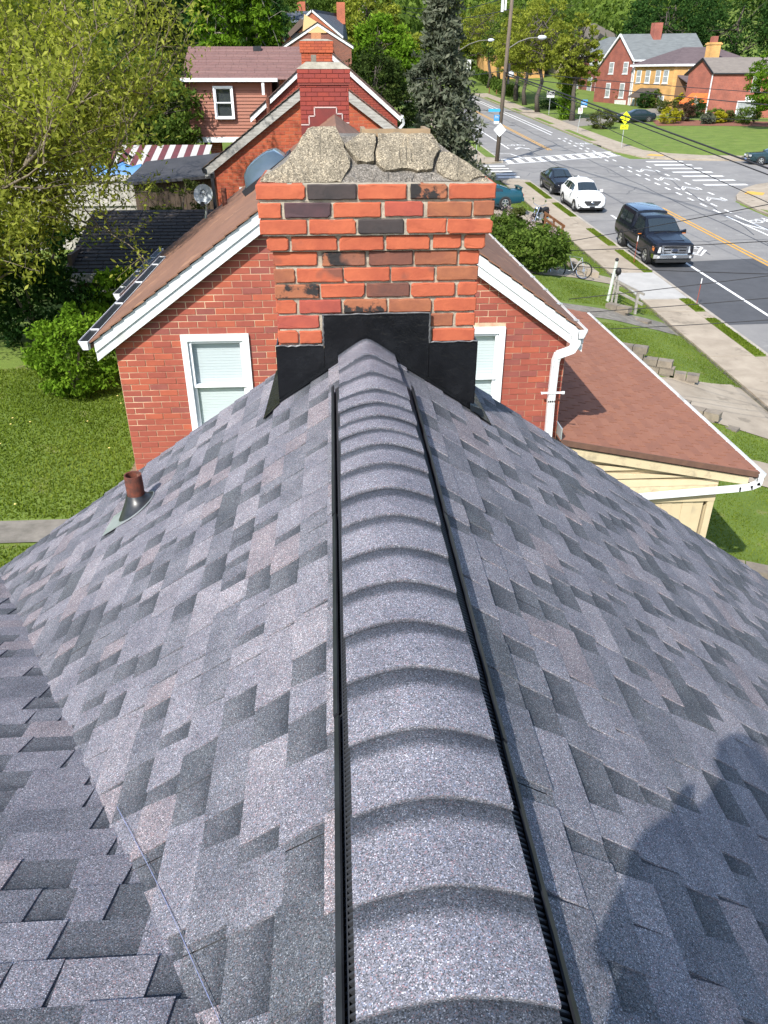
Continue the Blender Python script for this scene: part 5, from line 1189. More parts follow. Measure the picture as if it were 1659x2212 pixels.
z = gz(27.9, 102); MB().tube([(27.9, 102, z), (27.8, 102, z + 3), (28.1, 102, z + 6.5), (27.6, 102, z + 9)], [.3, .26, .2, .08], 8).build('trunk', bark, ivy); q = np.stack([27.9 + RNG.normal(0, .42, 5200), 102 + RNG.normal(0, .4, 5200), z + RNG.uniform(0, 6.2, 5200)], 1); leaf_mesh('ivy', q, .17 * RNG.uniform(.6, 1.4, 5200), np.clip(RNG.normal(.55, .22, 5200), 0, 1), L_bri, ivy)
DK = [(53, 140, 15, 8), (62, 134, 16, 9), (70, 126, 15, 9), (58, 150, 17, 9), (76, 138, 17, 10), (66, 118, 12, 7)]
DL = ['dark green maple behind the gabled brick house roof', 'large dark green maple behind the yellow brick house', 'large dark maple at the right above the awning house', 'tall dark maple in the second row of the hill', 'tallest dark maple on the right hill', 'dark maple low at the right edge']
for i, (x, y, h, r) in enumerate(DK):
    z = gz(x, y); tree('maple_tree', DL[i], x, y, [(x, y, z + h * .55, r * .85, r * .7, h * .42), (x - r * .5, y - 1, z + h * .4, r * .5, r * .5, h * .32)], 11000, 300, r * .13, .30, L_dark, .35, 14, group='dark maples behind the far houses', seed=60 + i, hollow=.7)
tree('front_yard_tree', 'bright yellow green tree cut off by the right edge of the view', 45.4, 85.5, [(44.2, 85.5, -.2, 2.5, 2.4, 3.2), (46.7, 85.5, 1.6, 3.0, 2.6, 3.0)], 14000, 260, .5, .17, L_bri, .15, 26, seed=70)
# hillside woods: one mass far behind
P = []; T = []
def mass(x0, x1, y0, y1, n, h0, h1, rad):
    for _ in range(n):
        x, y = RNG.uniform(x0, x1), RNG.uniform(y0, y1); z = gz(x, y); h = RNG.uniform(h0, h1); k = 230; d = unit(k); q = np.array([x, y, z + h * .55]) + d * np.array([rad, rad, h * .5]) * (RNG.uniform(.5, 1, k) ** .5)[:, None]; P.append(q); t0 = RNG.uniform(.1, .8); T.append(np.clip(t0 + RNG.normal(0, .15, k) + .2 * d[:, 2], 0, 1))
mass(22, 120, 175, 280, 130, 11, 18, 6); mass(-95, 14, 125, 230, 150, 11, 18, 6); mass(80, 130, 100, 180, 40, 12, 18, 7); mass(-70, -30, 40, 120, 36, 9, 14, 5); mass(14, 24, 240, 300, 8, 5, 8, 5)
P = np.concatenate(P); tag(leaf_mesh('woods', P, .85 * RNG.uniform(.5, 1.4, len(P)), np.concatenate(T), L_mid), 'wooded hillside far behind the houses', 'woods', kind='stuff')
# --- shrubs of the far front gardens
SH = [(41.7, 113.6, 1.1, 1.0, L_dark, 'dark clipped globe shrub left of the yellow house door'), (43.0, 113.2, 1.0, 1.15, L_mid, 'mid green clipped shrub at the yellow house door'), (45.2, 110.8, .7, 1.1, L_gold, 'golden cone shrub before the yellow house'), (41.6, 105.4, 1.4, .8, L_oli, 'low olive mound shrub below the yellow house porch'), (37.4, 93.6, 1.25, .85, L_gold, 'bright golden round shrub at the left end of the mulch bed'), (39.8, 95.6, 1.2, 1.0, L_red, 'brownish round shrub beside the golden one'), (42.4, 99.0, 1.3, 1.05, L_dark, 'dark shrub with white blossom by the orange awning'), (41.0, 92.2, .8, .55, L_spr, 'low blue green juniper in the mulch bed'), (42.6, 92.8, .8, .6, L_gold, 'small golden shrub in the middle of the mulch bed'), (43.9, 93.6, .9, .6, L_oli, 'olive shrub in the middle of the mulch bed'), (43.0, 94.6, 1.1, .65, L_mid, 'green mound shrub under the orange awning'), (45.4, 92.0, 1.4, .85, L_mid, 'wide green box shrub right of the awning'), (48.8, 90.2, 1.4, 1.05, L_bri, 'bright green box shrub at the right end of the bed'), (50.6, 88.8, 1.3, .9, L_red, 'dark brown shrub at the right edge'), (29.0, 90.8, 1.5, .95, L_oli, 'olive rounded shrub by the bus stop sign'), (30.2, 117, 2.0, .6, L_dark, 'low dark hedge under the street trees'), (41.5, 122, 1.2, 1.2, L_mid, 'shrub at the gabled brick house garage')]
for x, y, r, h, mt, lb in SH: shrub('garden_shrub', lb, x, y, r, r * .9, h, 2600, .12, mt, group='shrubs of the far front gardens', k=80, rad=r * .24, blossom=leafmat('white_blossom', [(.6, .6, .55), (.75, .75, .7)]) if 'blossom' in lb else None)
hedge = root('hedge', 'long clipped hedge far up the street on the right', 'hedge', (31, 170, gz(31, 170))); q = np.stack([RNG.uniform(28.5, 30.5, 5000), RNG.uniform(140, 205, 5000), RNG.uniform(0, 1.6, 5000)], 1); q[:, 2] += np.array([gz(29, y) for y in q[:, 1]]); leaf_mesh('foliage', q, .35, RNG.uniform(.1, .7, 5000), L_mid, hedge)
# --- lilac by the brick house porch
lil = leafmat('lilac_bloom', [(.28, .20, .22), (.38, .29, .30), (.46, .38, .38)])
t = root('lilac_bush', 'broad lilac bush with faded pink flower heads beyond the porch roof', 'shrub', (7.7, 31.5, gz(7.7, 31.5)))
zl = gz(7.7, 31.5); Pq, Tq, cs = clumps([(7.9, 31.2, zl + .8, 1.2, 1.6, .85), (7.2, 34.2, zl + .8, 1.0, 1.5, .75)], 240, .30, 15000, .6); ok = Pq[:, 2] > zl; leaf_mesh('foliage', Pq[ok], .095 * RNG.uniform(.6, 1.4, ok.sum()), Tq[ok], L_mid, t)
sel = cs[np.argsort(-cs[:, 2] + .3 * RNG.normal(size=len(cs)))[:5]]; q = np.concatenate([c + RNG.normal(0, 1, (70, 3)) * [.09, .09, .13] + [0, -.05, .2] for c in sel]); leaf_mesh('blossom', q, .055, RNG.uniform(0, 1, len(q)), lil, t)
mb = MB()
for i in range(9): mb.tube([(7.7 + .25 * math.cos(i), 31.8 + .4 * math.sin(i), zl - .05), tuple(cs[i] * .5 + np.array([7.7, 31.8, zl]) * .5), tuple(cs[i])], [.035, .025, .006], 5)
mb.build('stems', twig, t)
shrub('ornamental_grass', 'tuft of silvery green plants beside the teal car', 9.3, 41.6, .55, .5, .32, 1500, .10, L_oli, k=30, rad=.2)
# --- grass blades on the near lawns
def grass(name, x0, x1, y0, y1, n, h, keep=None, mat=None, zf=gz, wdt=.009):
    x = RNG.uniform(x0, x1, n); y = RNG.uniform(y0, y1, n)
    if keep is not None: ok = keep(x, y); x, y = x[ok], y[ok]
    n = len(x); z = np.array([zf(a, b) for a, b in zip(x, y)]); hh = h * RNG.uniform(.4, 1.3, n); a = RNG.uniform(0, 2 * math.pi, n); d = np.stack([np.cos(a), np.sin(a), np.zeros(n)], 1) * (wdt * RNG.uniform(.7, 1.5, n))[:, None]; lean = RNG.normal(0, .45, (n, 2)) * hh[:, None]
    B = np.stack([x, y, z], 1); top = B + np.concatenate([lean, hh[:, None]], 1); mid = B + np.concatenate([lean * .35, hh[:, None] * .6], 1)
    V = np.stack([B - d, B + d, mid + d * .7, top], 1).reshape(-1, 3); pn = .5 + .28 * np.sin(x * 1.9 + 1.3 * np.sin(y * 1.1)) * np.sin(y * 1.4 + x * .6)
    return tag(raw_quads(name, V, np.repeat(np.clip(pn + RNG.normal(0, .22, n), 0, 1), 4), mat or L_grass), kind='stuff')
L_grass = leafmat('grass_blade', [(.075, .115, .012), (.13, .185, .022), (.205, .25, .045)], .38)
grass('grass', -8.5, -2.75, 5.2, 13.6, 90000, .035, lambda x, y: ~((y > 7.5) & (y < 8.1)) & ~((x > -2.78) & (y > 9.0) & (y < 12)))
def frontkeep(x, y):
    p1 = (np.abs(y - lerp(18.7, 18.4, 0)) < 2.2) & (y > 16.2 + (11.5 - x) * .42) & (y < 20.2) & (x > 6.6); p2 = (x > 7.4) & (y > 12.6 + (11.5 - x) * .49) & (y < 14.6 + (11.5 - x) * .25); p3 = (y > 24.8) & (y < 26.9); p4 = (y > 30.1) & (y < 32.3); p5 = (y > 42.5) & (y < 46.1); return ~(p1 | p2 | p3 | p4 | p5)
grass('grass', 5.3, 11.5, 9.5, 30, 110000, .028, frontkeep, wdt=.010); grass('grass', 6, 11.5, 30, 56, 40000, .04, frontkeep, wdt=.018)
for a, b in VERGES: grass('grass', 13.01, 13.39, a, b, int(1500 * (b - a) * .7), .035, zf=lambda x, y: base(y) + .125, wdt=.018)
# dandelions in the back lawn
dn = MB()
for _ in range(26):
    x, y = rs.uniform(-7, -3.2), rs.uniform(8.3, 12); dn.lathe([(0, .0), (.016, .006), (0, .012)], 6, (x, y, gz(x, y) + .06))
tag(dn.build('clover_flowers', M('flower_yellow', (.75, .6, .2), None)), 'tiny yellow flowers in the back lawn', 'flowers', kind='stuff')

# ================================================================== VEHICLES
def paint(name, c, rough=.16, coat=.0):
    m = M(name, c, None, rough=rough, coat=coat, spec=.32); return m
car_glass = M('car_glass', (.020, .028, .032), None, rough=.04, spec=.8, coat=.6)
lens = M('lamp_lens', (.62, .64, .66), (.45, .47, .5), 20, .12, spec=.8)
amber = M('lamp_amber', (.55, .16, .03), None, rough=.2); redlens = M('lamp_red', (.30, .015, .015), None, rough=.2)
plastic_dk = M('plastic_dark', (.018, .019, .021), (.03, .031, .033), 20, .55)
ST = []
def st_at(S, y):
    for a, b in zip(S[:-1], S[1:]):
        if a[0] <= y <= b[0]:
            t = (y - a[0]) / (b[0] - a[0] + 1e-9); return [lerp(p, q, t) for p, q in zip(a, b)]
    return list(S[-1] if y > S[-1][0] else S[0])
def ringp(s):
    y, zb, zs, ws, zr, wr = s; wb = ws * .9
    return [(0, zb), (wb, zb), (ws * .97, zb + .07), (ws, zb + .22), (ws, (zb + zs) / 2 + .05), (ws * .985, zs - .06), (ws * .955, zs), (wr + .012, zr - .07), (wr - .02, zr - .025), (wr - .11, zr), (0, zr + .03)]
def car(name, label, S, pm, loc, rz=0, group='vehicles', wheels=(), wr_=.34, ww=.23, wx=.0, sides=(), wind=None, rear=None, pitch=True, rim_m=None):
    """S stations from the nose back: (y, sill z, belt z, half width, top z, half top width)"""
    t = root(name, label, 'car', loc, group, world=False, rz=rz)
    t.scale = (.9, .93, .9)
    if pitch: t.rotation_euler.x = math.atan(.04) if abs(rz) < .3 else 0
    ysn = sorted(set([s[0] for s in S] + list(np.linspace(S[0][0], S[-1][0], 34)))); m_ = MB(); rows = []
    for y in ysn:
        h = ringp(st_at(S, y)); rows.append([(x, y, z) for x, z in h] + [(-x, y, z) for x, z in h[-2:0:-1]])
    n = len(rows[0]); v = [p for r_ in rows for p in r_]; f = [(i * n + j, i * n + (j + 1) % n, (i + 1) * n + (j + 1) % n, (i + 1) * n + j) for i in range(len(rows) - 1) for j in range(n)]
    m_.add(v, [q[::-1] for q in f] + [tuple(range(n - 1, -1, -1))[::-1], tuple(range((len(rows) - 1) * n, len(rows) * n))[::-1]]); body = m_.build('body', pm, t, smooth=True, sharp=34)
    for ya, yb, fa, fb, sl in sides:          # side glass between belt and roof edge
        for s in (-1, 1):
            P = []
            for k in range(5):
                y = lerp(ya, yb, k / 4); rg = ringp(st_at(S, y)); a, b = Vector((rg[6][0], y, rg[6][1])), Vector((rg[7][0], y, rg[7][1])); row = []
                for q in range(3): p = a.lerp(b, lerp(fa, fb, q / 2)); row.append((s * (p.x + .010), p.y + sl * q / 2, p.z + .004))
                P.append(row)
            MB().grid(P if s > 0 else [r_[::-1] for r_ in P]).build('window', car_glass, t, smooth=True)
    for nm, w_ in (('windshield', wind), ('rear_window', rear)):
        if w_:
            ya, yb, ins = w_; P = []
            for k in range(7):
                y = lerp(ya, yb, k / 6); s_ = st_at(S, y); row = []
                for q in range(9):
                    g = -1 + q / 4; row.append((g * (s_[5] - ins), y - (.012 if nm == 'windshield' else -.012), s_[4] + .034 * (1 - g * g) + .010))
                P.append(row)
            MB().grid(P).build(nm, car_glass, t, smooth=True)
    hw = max(s[3] for s in S)
    for y in wheels:
        for s in (-1, 1):
            x = s * (hw - ww / 2 + .012 + wx); ax = (s, 0, 0)
            arch = MB().lathe([(wr_ * 1.16, -ww * .4), (wr_ * 1.16, ww / 2 - .004), (wr_ * .5, ww / 2 - .004)], 22, (x, y, wr_), ax); arch.build('wheel_arch', plastic_dk, t)
            wh = MB().lathe([(0, ww / 2 + .004), (.05, ww / 2 + .006), (.055, ww / 2 - .02)], 12, (x, y, wr_), ax).build('wheel', alloy, t)
            MB().lathe([(wr_ * .64, ww / 2 - .01), (wr_ * .70, ww / 2 + .012), (wr_ * .93, ww / 2 + .010), (wr_, ww / 2 - .03), (wr_, -ww / 2 + .03), (wr_ * .9, -ww / 2), (wr_ * .6, -ww / 2)], 26, (x, y, wr_), ax).build('tyre', rubber, wh, smooth=True, sharp=50)
            rm = MB(); rm.lathe([(wr_ * .66, ww / 2 + .002), (wr_ * .60, ww / 2 + .004), (wr_ * .58, ww / 2 - .05)], 26, (x, y, wr_), ax)
            for k in range(5):
                a = k * 2 * math.pi / 5 + .3; rm.bar((x + s * (ww / 2 - .008), y + .04 * math.cos(a), wr_ + .04 * math.sin(a)), (x + s * (ww / 2 - .008), y + wr_ * .62 * math.cos(a), wr_ + wr_ * .62 * math.sin(a)), .062, .02, (s, 0, 0))
            rm.build('rim', rim_m or alloy, wh)
    return t
def P_(t, nm, m_, mat, smooth=False): return m_.build(nm, mat, t, smooth)
def mirror(t, x, y, z, mat):
    for s in (-1, 1): P_(t, 'mirror', MB().hexa([(s * x, y, z), (s * (x + .2), y + .03, z), (s * (x + .2), y + .11, z), (s * x, y + .11, z)][::s], [(s * x, y + .01, z + .13), (s * (x + .19), y + .04, z + .15), (s * (x + .19), y + .11, z + .15), (s * x, y + .11, z + .13)][::s]), mat)
# --- black pickup with a canopy
tk_m = paint('truck_black', (.008, .010, .016)); cap_roof = M('canopy_roof', (.010, .018, .045), None, rough=.16, coat=1, spec=.6)
TS = [(0.0, .46, 1.02, .90, 1.08, .80), (.06, .44, 1.10, .965, 1.17, .86), (.5, .42, 1.14, .99, 1.235, .90), (1.35, .40, 1.19, 1.0, 1.29, .90), (1.42, .40, 1.20, 1.0, 1.33, .86), (2.22, .40, 1.22, 1.0, 1.87, .73), (2.5, .40, 1.22, 1.0, 1.93, .72), (3.22, .40, 1.23, 1.0, 1.93, .72), (3.29, .40, 1.23, 1.0, 1.68, .66), (3.36, .40, 1.23, 1.0, 1.72, .74), (3.44, .42, 1.24, 1.0, 1.98, .79), (5.3, .42, 1.24, 1.0, 2.02, .79), (5.72, .46, 1.22, .985, 1.88, .74), (5.86, .55, 1.12, .96, 1.30, .80)]
tk = car('pickup_truck', 'black pickup truck with a matching canopy parked nearest on the street', TS, tk_m, (14.60, 33.7, base(33.7) + .008), wheels=(.98, 4.60), wr_=.40, ww=.27, sides=((1.98, 3.08, .10, .86, .05), (3.62, 4.42, .12, .80, 0), (4.50, 5.25, .12, .80, 0)), wind=(1.50, 2.18, .07), group='vehicles parked along the kerb')
g = MB(); g.box(-.60, .60, -.045, .03, .70, 1.06); gr = P_(tk, 'grille', g, plastic_dk)
b = MB()
for z0, z1 in ((1.02, 1.085), (.665, .72)): b.box(-.66, .66, -.075, .02, z0, z1)
for s in (-1, 1): b.hexa([(s * .58 - .05, -.075, .67), (s * .58 + .05, -.075, .67), (s * .58 + .05, .03, .67), (s * .58 - .05, .03, .67)], [(s * .61 - .05, -.07, 1.08), (s * .61 + .05, -.07, 1.08), (s * .61 + .05, .03, 1.08), (s * .61 - .05, .03, 1.08)])
for z in (.79, .92): b.box(-.53, -.14, -.085, -.02, z - .035, z + .035); b.box(.14, .53, -.085, -.02, z - .035, z + .035)
b.box(-.2, .2, -.08, -.02, .80, .93); P_(gr, 'grille_bar', b, chrome)
P_(gr, 'emblem', MB().prism([(.155 * math.cos(k * .5236), -.095, .865 + .062 * math.sin(k * .5236)) for k in range(12)], (0, .02, 0)), M('emblem_blue', (.03, .04, .07), None, rough=.25)); P_(gr, 'emblem_rim', MB().prism([(.17 * math.cos(k * .5236), -.088, .865 + .073 * math.sin(k * .5236)) for k in range(12)], (0, .01, 0)), chrome)
b = MB(); b.hexa([(-.99, -.02, .46), (.99, -.02, .46), (.97, .35, .46), (-.97, .35, .46)], [(-.99, -.03, .66), (.99, -.03, .66), (.97, .35, .66), (-.97, .35, .66)]); b.hexa([(-.8, -.15, .50), (.8, -.15, .50), (.99, -.02, .48), (-.99, -.02, .48)], [(-.8, -.14, .66), (.8, -.14, .66), (.99, -.02, .66), (-.99, -.02, .66)]); P_(tk, 'bumper', b, chrome)
b = MB(); b.box(-.86, .86, -.10, .3, .30, .47); P_(tk, 'bumper_valance', b, plastic_dk)
P_(tk, 'licence_badge', MB().prism([(0, -.175, .52), (.10, -.175, .585), (0, -.175, .65), (-.10, -.175, .585)], (0, .012, 0)), white_trim)
for s in (-1, 1):
    P_(tk, 'headlight', MB().hexa([(s * .67, -.035, .73), (s * .93, .03, .73), (s * .96, .22, .74), (s * .67, .10, .73)][::s], [(s * .67, -.02, 1.03), (s * .92, .05, 1.02), (s * .97, .26, 1.0), (s * .67, .10, 1.03)][::s]), lens)
    P_(tk, 'turn_lamp', MB().hexa([(s * .90, .04, .80), (s * .975, .09, .80), (s * .985, .28, .82), (s * .9, .25, .80)][::s], [(s * .90, .05, 1.0), (s * .97, .10, .99), (s * .985, .30, .98), (s * .9, .25, 1.0)][::s]), amber)
    P_(tk, 'fog_lamp', MB().lathe([(0, .01), (.06, .0)], 12, (s * .78, -.15, .56), (0, -1, 0)), lens)
    P_(tk, 'step_bar', MB().tube([(s * 1.0, 1.55, .36), (s * 1.06, 1.7, .34), (s * 1.06, 3.2, .34), (s * 1.0, 3.35, .36)], .045, 8), chrome if False else alloy)
    P_(tk, 'door_handle', MB().box(*sorted((s * 1.0, s * 1.03)), 2.9, 3.1, 1.06, 1.10), tk_m)
    P_(tk, 'mirror', MB().hexa([(s * .97, 1.78, 1.22), (s * 1.24, 1.80, 1.22), (s * 1.24, 1.93, 1.22), (s * .97, 1.93, 1.22)][::s], [(s * .97, 1.78, 1.34), (s * 1.22, 1.80, 1.42), (s * 1.22, 1.93, 1.42), (s * .97, 1.93, 1.34)][::s]), tk_m); P_(tk, 'mirror_lamp', MB().box(*sorted((s * 1.02, s * 1.21)), 1.785, 1.80, 1.225, 1.26), amber)
P_(tk, 'canopy_top', MB().grid([[(g_ * .70, y, 2.017 + .034 * (1 - g_ * g_) + (0 if y > 3.6 else -.03)) for g_ in (-1, -.5, 0, .5, 1)] for y in (3.5, 3.7, 5.2, 5.35)]), cap_roof, True)
P_(tk, 'canopy_seam', MB().box(-.93, .93, 3.27, 3.31, 1.0, 1.10), plastic_dk)
P_(tk, 'wiper', MB().bar((-.55, 1.40, 1.36), (.15, 1.50, 1.40), .02, .02), plastic_dk); P_(tk, 'wiper', MB().bar((.1, 1.42, 1.36), (.7, 1.52, 1.40), .02, .02), plastic_dk)
P_(tk, 'hood_bulge', MB().hexa([(-.55, .25, 1.21), (.55, .25, 1.21), (.62, 1.30, 1.30), (-.62, 1.30, 1.30)], [(-.50, .3, 1.245), (.50, .3, 1.245), (.56, 1.28, 1.335), (-.56, 1.28, 1.335)]), tk_m)
# --- white compact SUV
sw_m = paint('suv_white', (.76, .78, .80), .25)
SS = [(0.0, .34, .70, .62, .76, .50), (.08, .26, .82, .80, .90, .66), (.25, .22, .90, .89, .985, .74), (.95, .22, .98, .925, 1.08, .74), (1.18, .22, 1.0, .925, 1.12, .70), (1.95, .22, 1.03, .925, 1.56, .60), (2.3, .22, 1.04, .925, 1.63, .60), (3.5, .24, 1.08, .925, 1.63, .57), (3.95, .26, 1.10, .92, 1.54, .55), (4.35, .32, 1.06, .88, 1.16, .66), (4.46, .42, .90, .78, .95, .62)]
sv_ = car('sport_utility_car', 'white compact utility car with dark grille between the black sedan and the pickup', SS, sw_m, (14.60, 45.75, base(45.75) + .008), wheels=(.92, 3.58), wr_=.34, sides=((1.72, 2.52, .10, .84, .05), (2.60, 3.34, .10, .84, 0), (3.42, 3.85, .18, .78, -.02)), wind=(1.25, 1.92, .05), rear=(4.0, 4.3, .08), group='vehicles parked along the kerb')
g = P_(sv_, 'grille', MB().prism([(-.50, -.02, .76), (.50, -.02, .76), (.56, .0, .70), (.34, -.05, .50), (-.34, -.05, .50), (-.56, .0, .70)], (0, .06, 0)), plastic_dk)
P_(g, 'emblem', MB().tube([(.085 * math.cos(k * .4488), -.065, .66 + .05 * math.sin(k * .4488)) for k in range(15)], .010, 5), chrome)
e = MB(); e.bar((-.04, -.065, .625), (-.02, -.065, .695), .016, .012, (0, 1, 0)); e.bar((.02, -.065, .625), (.04, -.065, .695), .016, .012, (0, 1, 0)); e.bar((-.03, -.065, .66), (.03, -.065, .66), .016, .012, (0, 1, 0)); P_(g, 'emblem', e, chrome)
b = MB(); b.prism([(-.82, .03, .24), (.82, .03, .24), (.74, -.02, .40), (.5, -.045, .36), (-.5, -.045, .36), (-.74, -.02, .40)], (0, .2, 0)); P_(sv_, 'lower_grille', b, plastic_dk); P_(sv_, 'plate_holder', MB().box(-.16, .16, -.065, -.03, .36, .44), black_plastic)
for s in (-1, 1):
    P_(sv_, 'headlight', MB().hexa([(s * .55, .02, .74), (s * .80, .10, .76), (s * .90, .42, .84), (s * .70, .20, .76)][::s], [(s * .55, .03, .80), (s * .80, .12, .87), (s * .905, .50, .95), (s * .66, .2, .90)][::s]), M('headlight_dark', (.16, .17, .18), (.4, .41, .42), 14, .15))
    for z0 in (.50, .40): P_(sv_, 'fog_slot', MB().hexa([(s * .60, .0, z0), (s * .85, .10, z0 + .02), (s * .85, .2, z0 + .02), (s * .60, .1, z0)][::s], [(s * .60, .0, z0 + .05), (s * .85, .10, z0 + .08), (s * .85, .2, z0 + .08), (s * .60, .1, z0 + .05)][::s]), black_plastic)
    P_(sv_, 'sill_trim', MB().box(*sorted((s * .86, s * .94)), 1.3, 3.2, .20, .34), plastic_dk)
mirror(sv_, .92, 1.62, 1.02, sw_m); P_(sv_, 'roof_antenna', MB().hexa([(-.03, 3.5, 1.655), (.03, 3.5, 1.655), (.03, 3.7, 1.65), (-.03, 3.7, 1.65)], [(-.01, 3.6, 1.72), (.01, 3.6, 1.72), (.01, 3.7, 1.72), (-.01, 3.7, 1.72)]), white_trim)
# --- black sedan behind it
sd_m = paint('sedan_black', (.010, .011, .015))
DS = [(0.0, .32, .60, .60, .66, .50), (.10, .22, .70, .80, .77, .66), (.35, .19, .78, .89, .86, .74), (1.15, .18, .88, .92, .97, .74), (1.35, .18, .90, .92, 1.0, .70), (2.2, .18, .93, .92, 1.40, .56), (2.6, .18, .95, .92, 1.45, .56), (3.3, .19, .97, .92, 1.42, .54), (4.15, .22, .97, .91, 1.08, .62), (4.6, .28, .92, .86, 1.02, .66), (4.78, .42, .78, .74, .84, .60)]
sd_ = car('sedan', 'black sedan parked behind the white utility car', DS, sd_m, (14.66, 51.3, base(51.3) + .008), wheels=(.95, 3.75), wr_=.33, sides=((1.85, 2.62, .10, .84, .05), (2.70, 3.40, .10, .84, -.02)), wind=(1.45, 2.16, .05), rear=(3.4, 4.1, .08), group='vehicles parked along the kerb')
P_(sd_, 'grille', MB().prism([(-.45, -.015, .58), (.45, -.015, .58), (.55, .0, .38), (-.55, .0, .38)], (0, .06, 0)), plastic_dk); P_(sd_, 'lower_grille', MB().box(-.6, .6, .0, .1, .24, .34), M('valance_grey', (.10, .10, .11), None))
for s in (-1, 1): P_(sd_, 'headlight', MB().hexa([(s * .50, .03, .58), (s * .78, .14, .60), (s * .86, .45, .68), (s * .60, .2, .62)][::s], [(s * .50, .05, .67), (s * .78, .16, .71), (s * .87, .52, .80), (s * .6, .2, .72)][::s]), lens)
mirror(sd_, .91, 1.75, .92, sd_m)
# --- old dark green saloon in the side street
gm = paint('saloon_green', (.020, .042, .050))
OS = [(0.0, .36, .66, .76, .72, .66), (.08, .26, .80, .85, .86, .74), (1.45, .24, .88, .88, .95, .76), (1.55, .24, .90, .88, .98, .72), (2.2, .24, .92, .88, 1.38, .58), (2.7, .24, .93, .88, 1.43, .58), (3.4, .24, .94, .88, 1.40, .56), (3.95, .26, .93, .88, 1.02, .62), (4.6, .28, .88, .86, .96, .72), (4.72, .4, .78, .80, .84, .66)]
gs = car('saloon_car', 'old dark green saloon with round chrome headlamps in the side street', OS, gm, (32.75, 65.0, base(65) + .01), rz=R(-92), wheels=(.85, 3.6), wr_=.32, sides=((1.85, 2.72, .10, .84, .05), (2.80, 3.50, .10, .84, -.02)), wind=(1.62, 2.16, .05), rear=(3.45, 3.9, .08))
g = P_(gs, 'grille', MB().box(-.20, .20, -.05, .04, .55, .84), chrome)
for s in (-1, 1):
    P_(gs, 'headlight', MB().lathe([(0, .02), (.08, .01), (.10, -.02)], 14, (s * .42, -.01, .68), (0, -1, 0)), lens); P_(gs, 'headlight', MB().lathe([(0, .02), (.08, .01), (.10, -.02)], 14, (s * .64, -.0, .68), (0, -1, 0)), lens)
P_(gs, 'bumper', MB().box(-.86, .86, -.12, .05, .40, .52), gm); P_(gs, 'bumper_strip', MB().box(-.86, .86, -.125, -.11, .47, .50), chrome); P_(gs, 'number_plate', MB().box(-.16, .16, -.135, -.12, .38, .48), M('plate_blue', (.25, .35, .6), None))
mirror(gs, .87, 1.7, .92, gm)
# --- teal coupe in the driveway, tail to the street
tm = paint('coupe_teal', (.012, .060, .085))
CS = [(0.0, .36, .58, .66, .64, .52), (.10, .24, .68, .80, .74, .64), (1.3, .20, .82, .87, .90, .72), (1.5, .20, .84, .87, .94, .68), (2.2, .20, .87, .87, 1.28, .54), (2.55, .20, .88, .87, 1.30, .53), (3.1, .21, .90, .87, 1.24, .52), (3.85, .24, .90, .86, .99, .62), (4.40, .30, .88, .82, .96, .68), (4.50, .42, .76, .76, .82, .62)]
zc_ = gz(8, 44.4) + .03; tc_ = car('coupe', 'dark teal coupe with a rear spoiler on the driveway behind the chimney', CS, tm, (5.95, 44.4, zc_), rz=R(-90), wheels=(.85, 3.45), wr_=.31, sides=((1.85, 2.72, .10, .84, .05), (2.82, 3.30, .14, .72, -.02)), wind=(1.58, 2.16, .05), rear=(3.15, 3.8, .07))
P_(tc_, 'spoiler', MB().box(-.70, .70, 4.22, 4.46, 1.10, 1.135), tm)
for s in (-1, 1): P_(tc_, 'spoiler_leg', MB().box(s * .6 - .03, s * .6 + .03, 4.28, 4.42, .95, 1.10), tm); P_(tc_, 'tail_lamp', MB().box(s * .55 - .2, s * .55 + .2, 4.46, 4.515, .66, .78), redlens)
P_(tc_, 'rear_bumper', MB().box(-.78, .78, 4.40, 4.56, .38, .58), tm); mirror(tc_, .86, 1.75, .86, tm)
# --- dark car down the far driveway
fc = car('hatchback', 'dark car nose left in the far driveway behind the yellow crossing sign', DS, paint('far_car', (.015, .028, .032)), (32.4, 96.4, gz(34, 97) + .02), rz=R(-82), wheels=(.95, 3.75), wr_=.33, sides=((1.85, 2.62, .10, .84, .05), (2.70, 3.40, .10, .84, -.02)), wind=(1.45, 2.16, .05), rear=(3.4, 4.1, .08))
# --- motorcycle by the sidewalk
mo = root('motorcycle', 'black and chrome motorcycle leaning beside the sidewalk', 'motorcycle', (10.15, 41.3, gz(10.6, 41.2)), world=False, rz=R(-38)); mo.rotation_euler.y = R(6)
def wheel(t, y, r, w_, name='wheel'):
    wh = MB().lathe([(0, .03), (.06, .03), (.06, -.03), (0, -.03)], 12, (0, y, r), (1, 0, 0)).build(name, chrome, t); MB().tube([(0, y + (r - w_ / 2) * math.cos(k * .2618), r + (r - w_ / 2) * math.sin(k * .2618)) for k in range(25)], w_ / 2, 8).build('tyre', rubber, wh, smooth=True)
    rm = MB(); rm.tube([(0, y + (r - w_) * math.cos(k * .2618), r + (r - w_) * math.sin(k * .2618)) for k in range(25)], .012, 5)
    for k in range(10): rm.tube([(0, y, r), (0, y + (r - w_) * math.cos(k * .628), r + (r - w_) * math.sin(k * .628))], .004, 4)
    rm.build('rim', chrome, wh); return wh
wheel(mo, 0, .32, .11); wheel(mo, 1.5, .31, .14)
q = MB()
for s in (-1, 1): q.tube([(s * .09, 0, .32), (s * .09, .22, .80), (s * .09, .30, .98)], .022, 8)
q.build('fork', chrome, mo); q = MB(); q.tube([(-.38, .50, 1.12), (-.25, .34, 1.08), (0, .30, 1.02), (.25, .34, 1.08), (.38, .50, 1.12)], .014, 7); q.build('handlebar', chrome, mo)
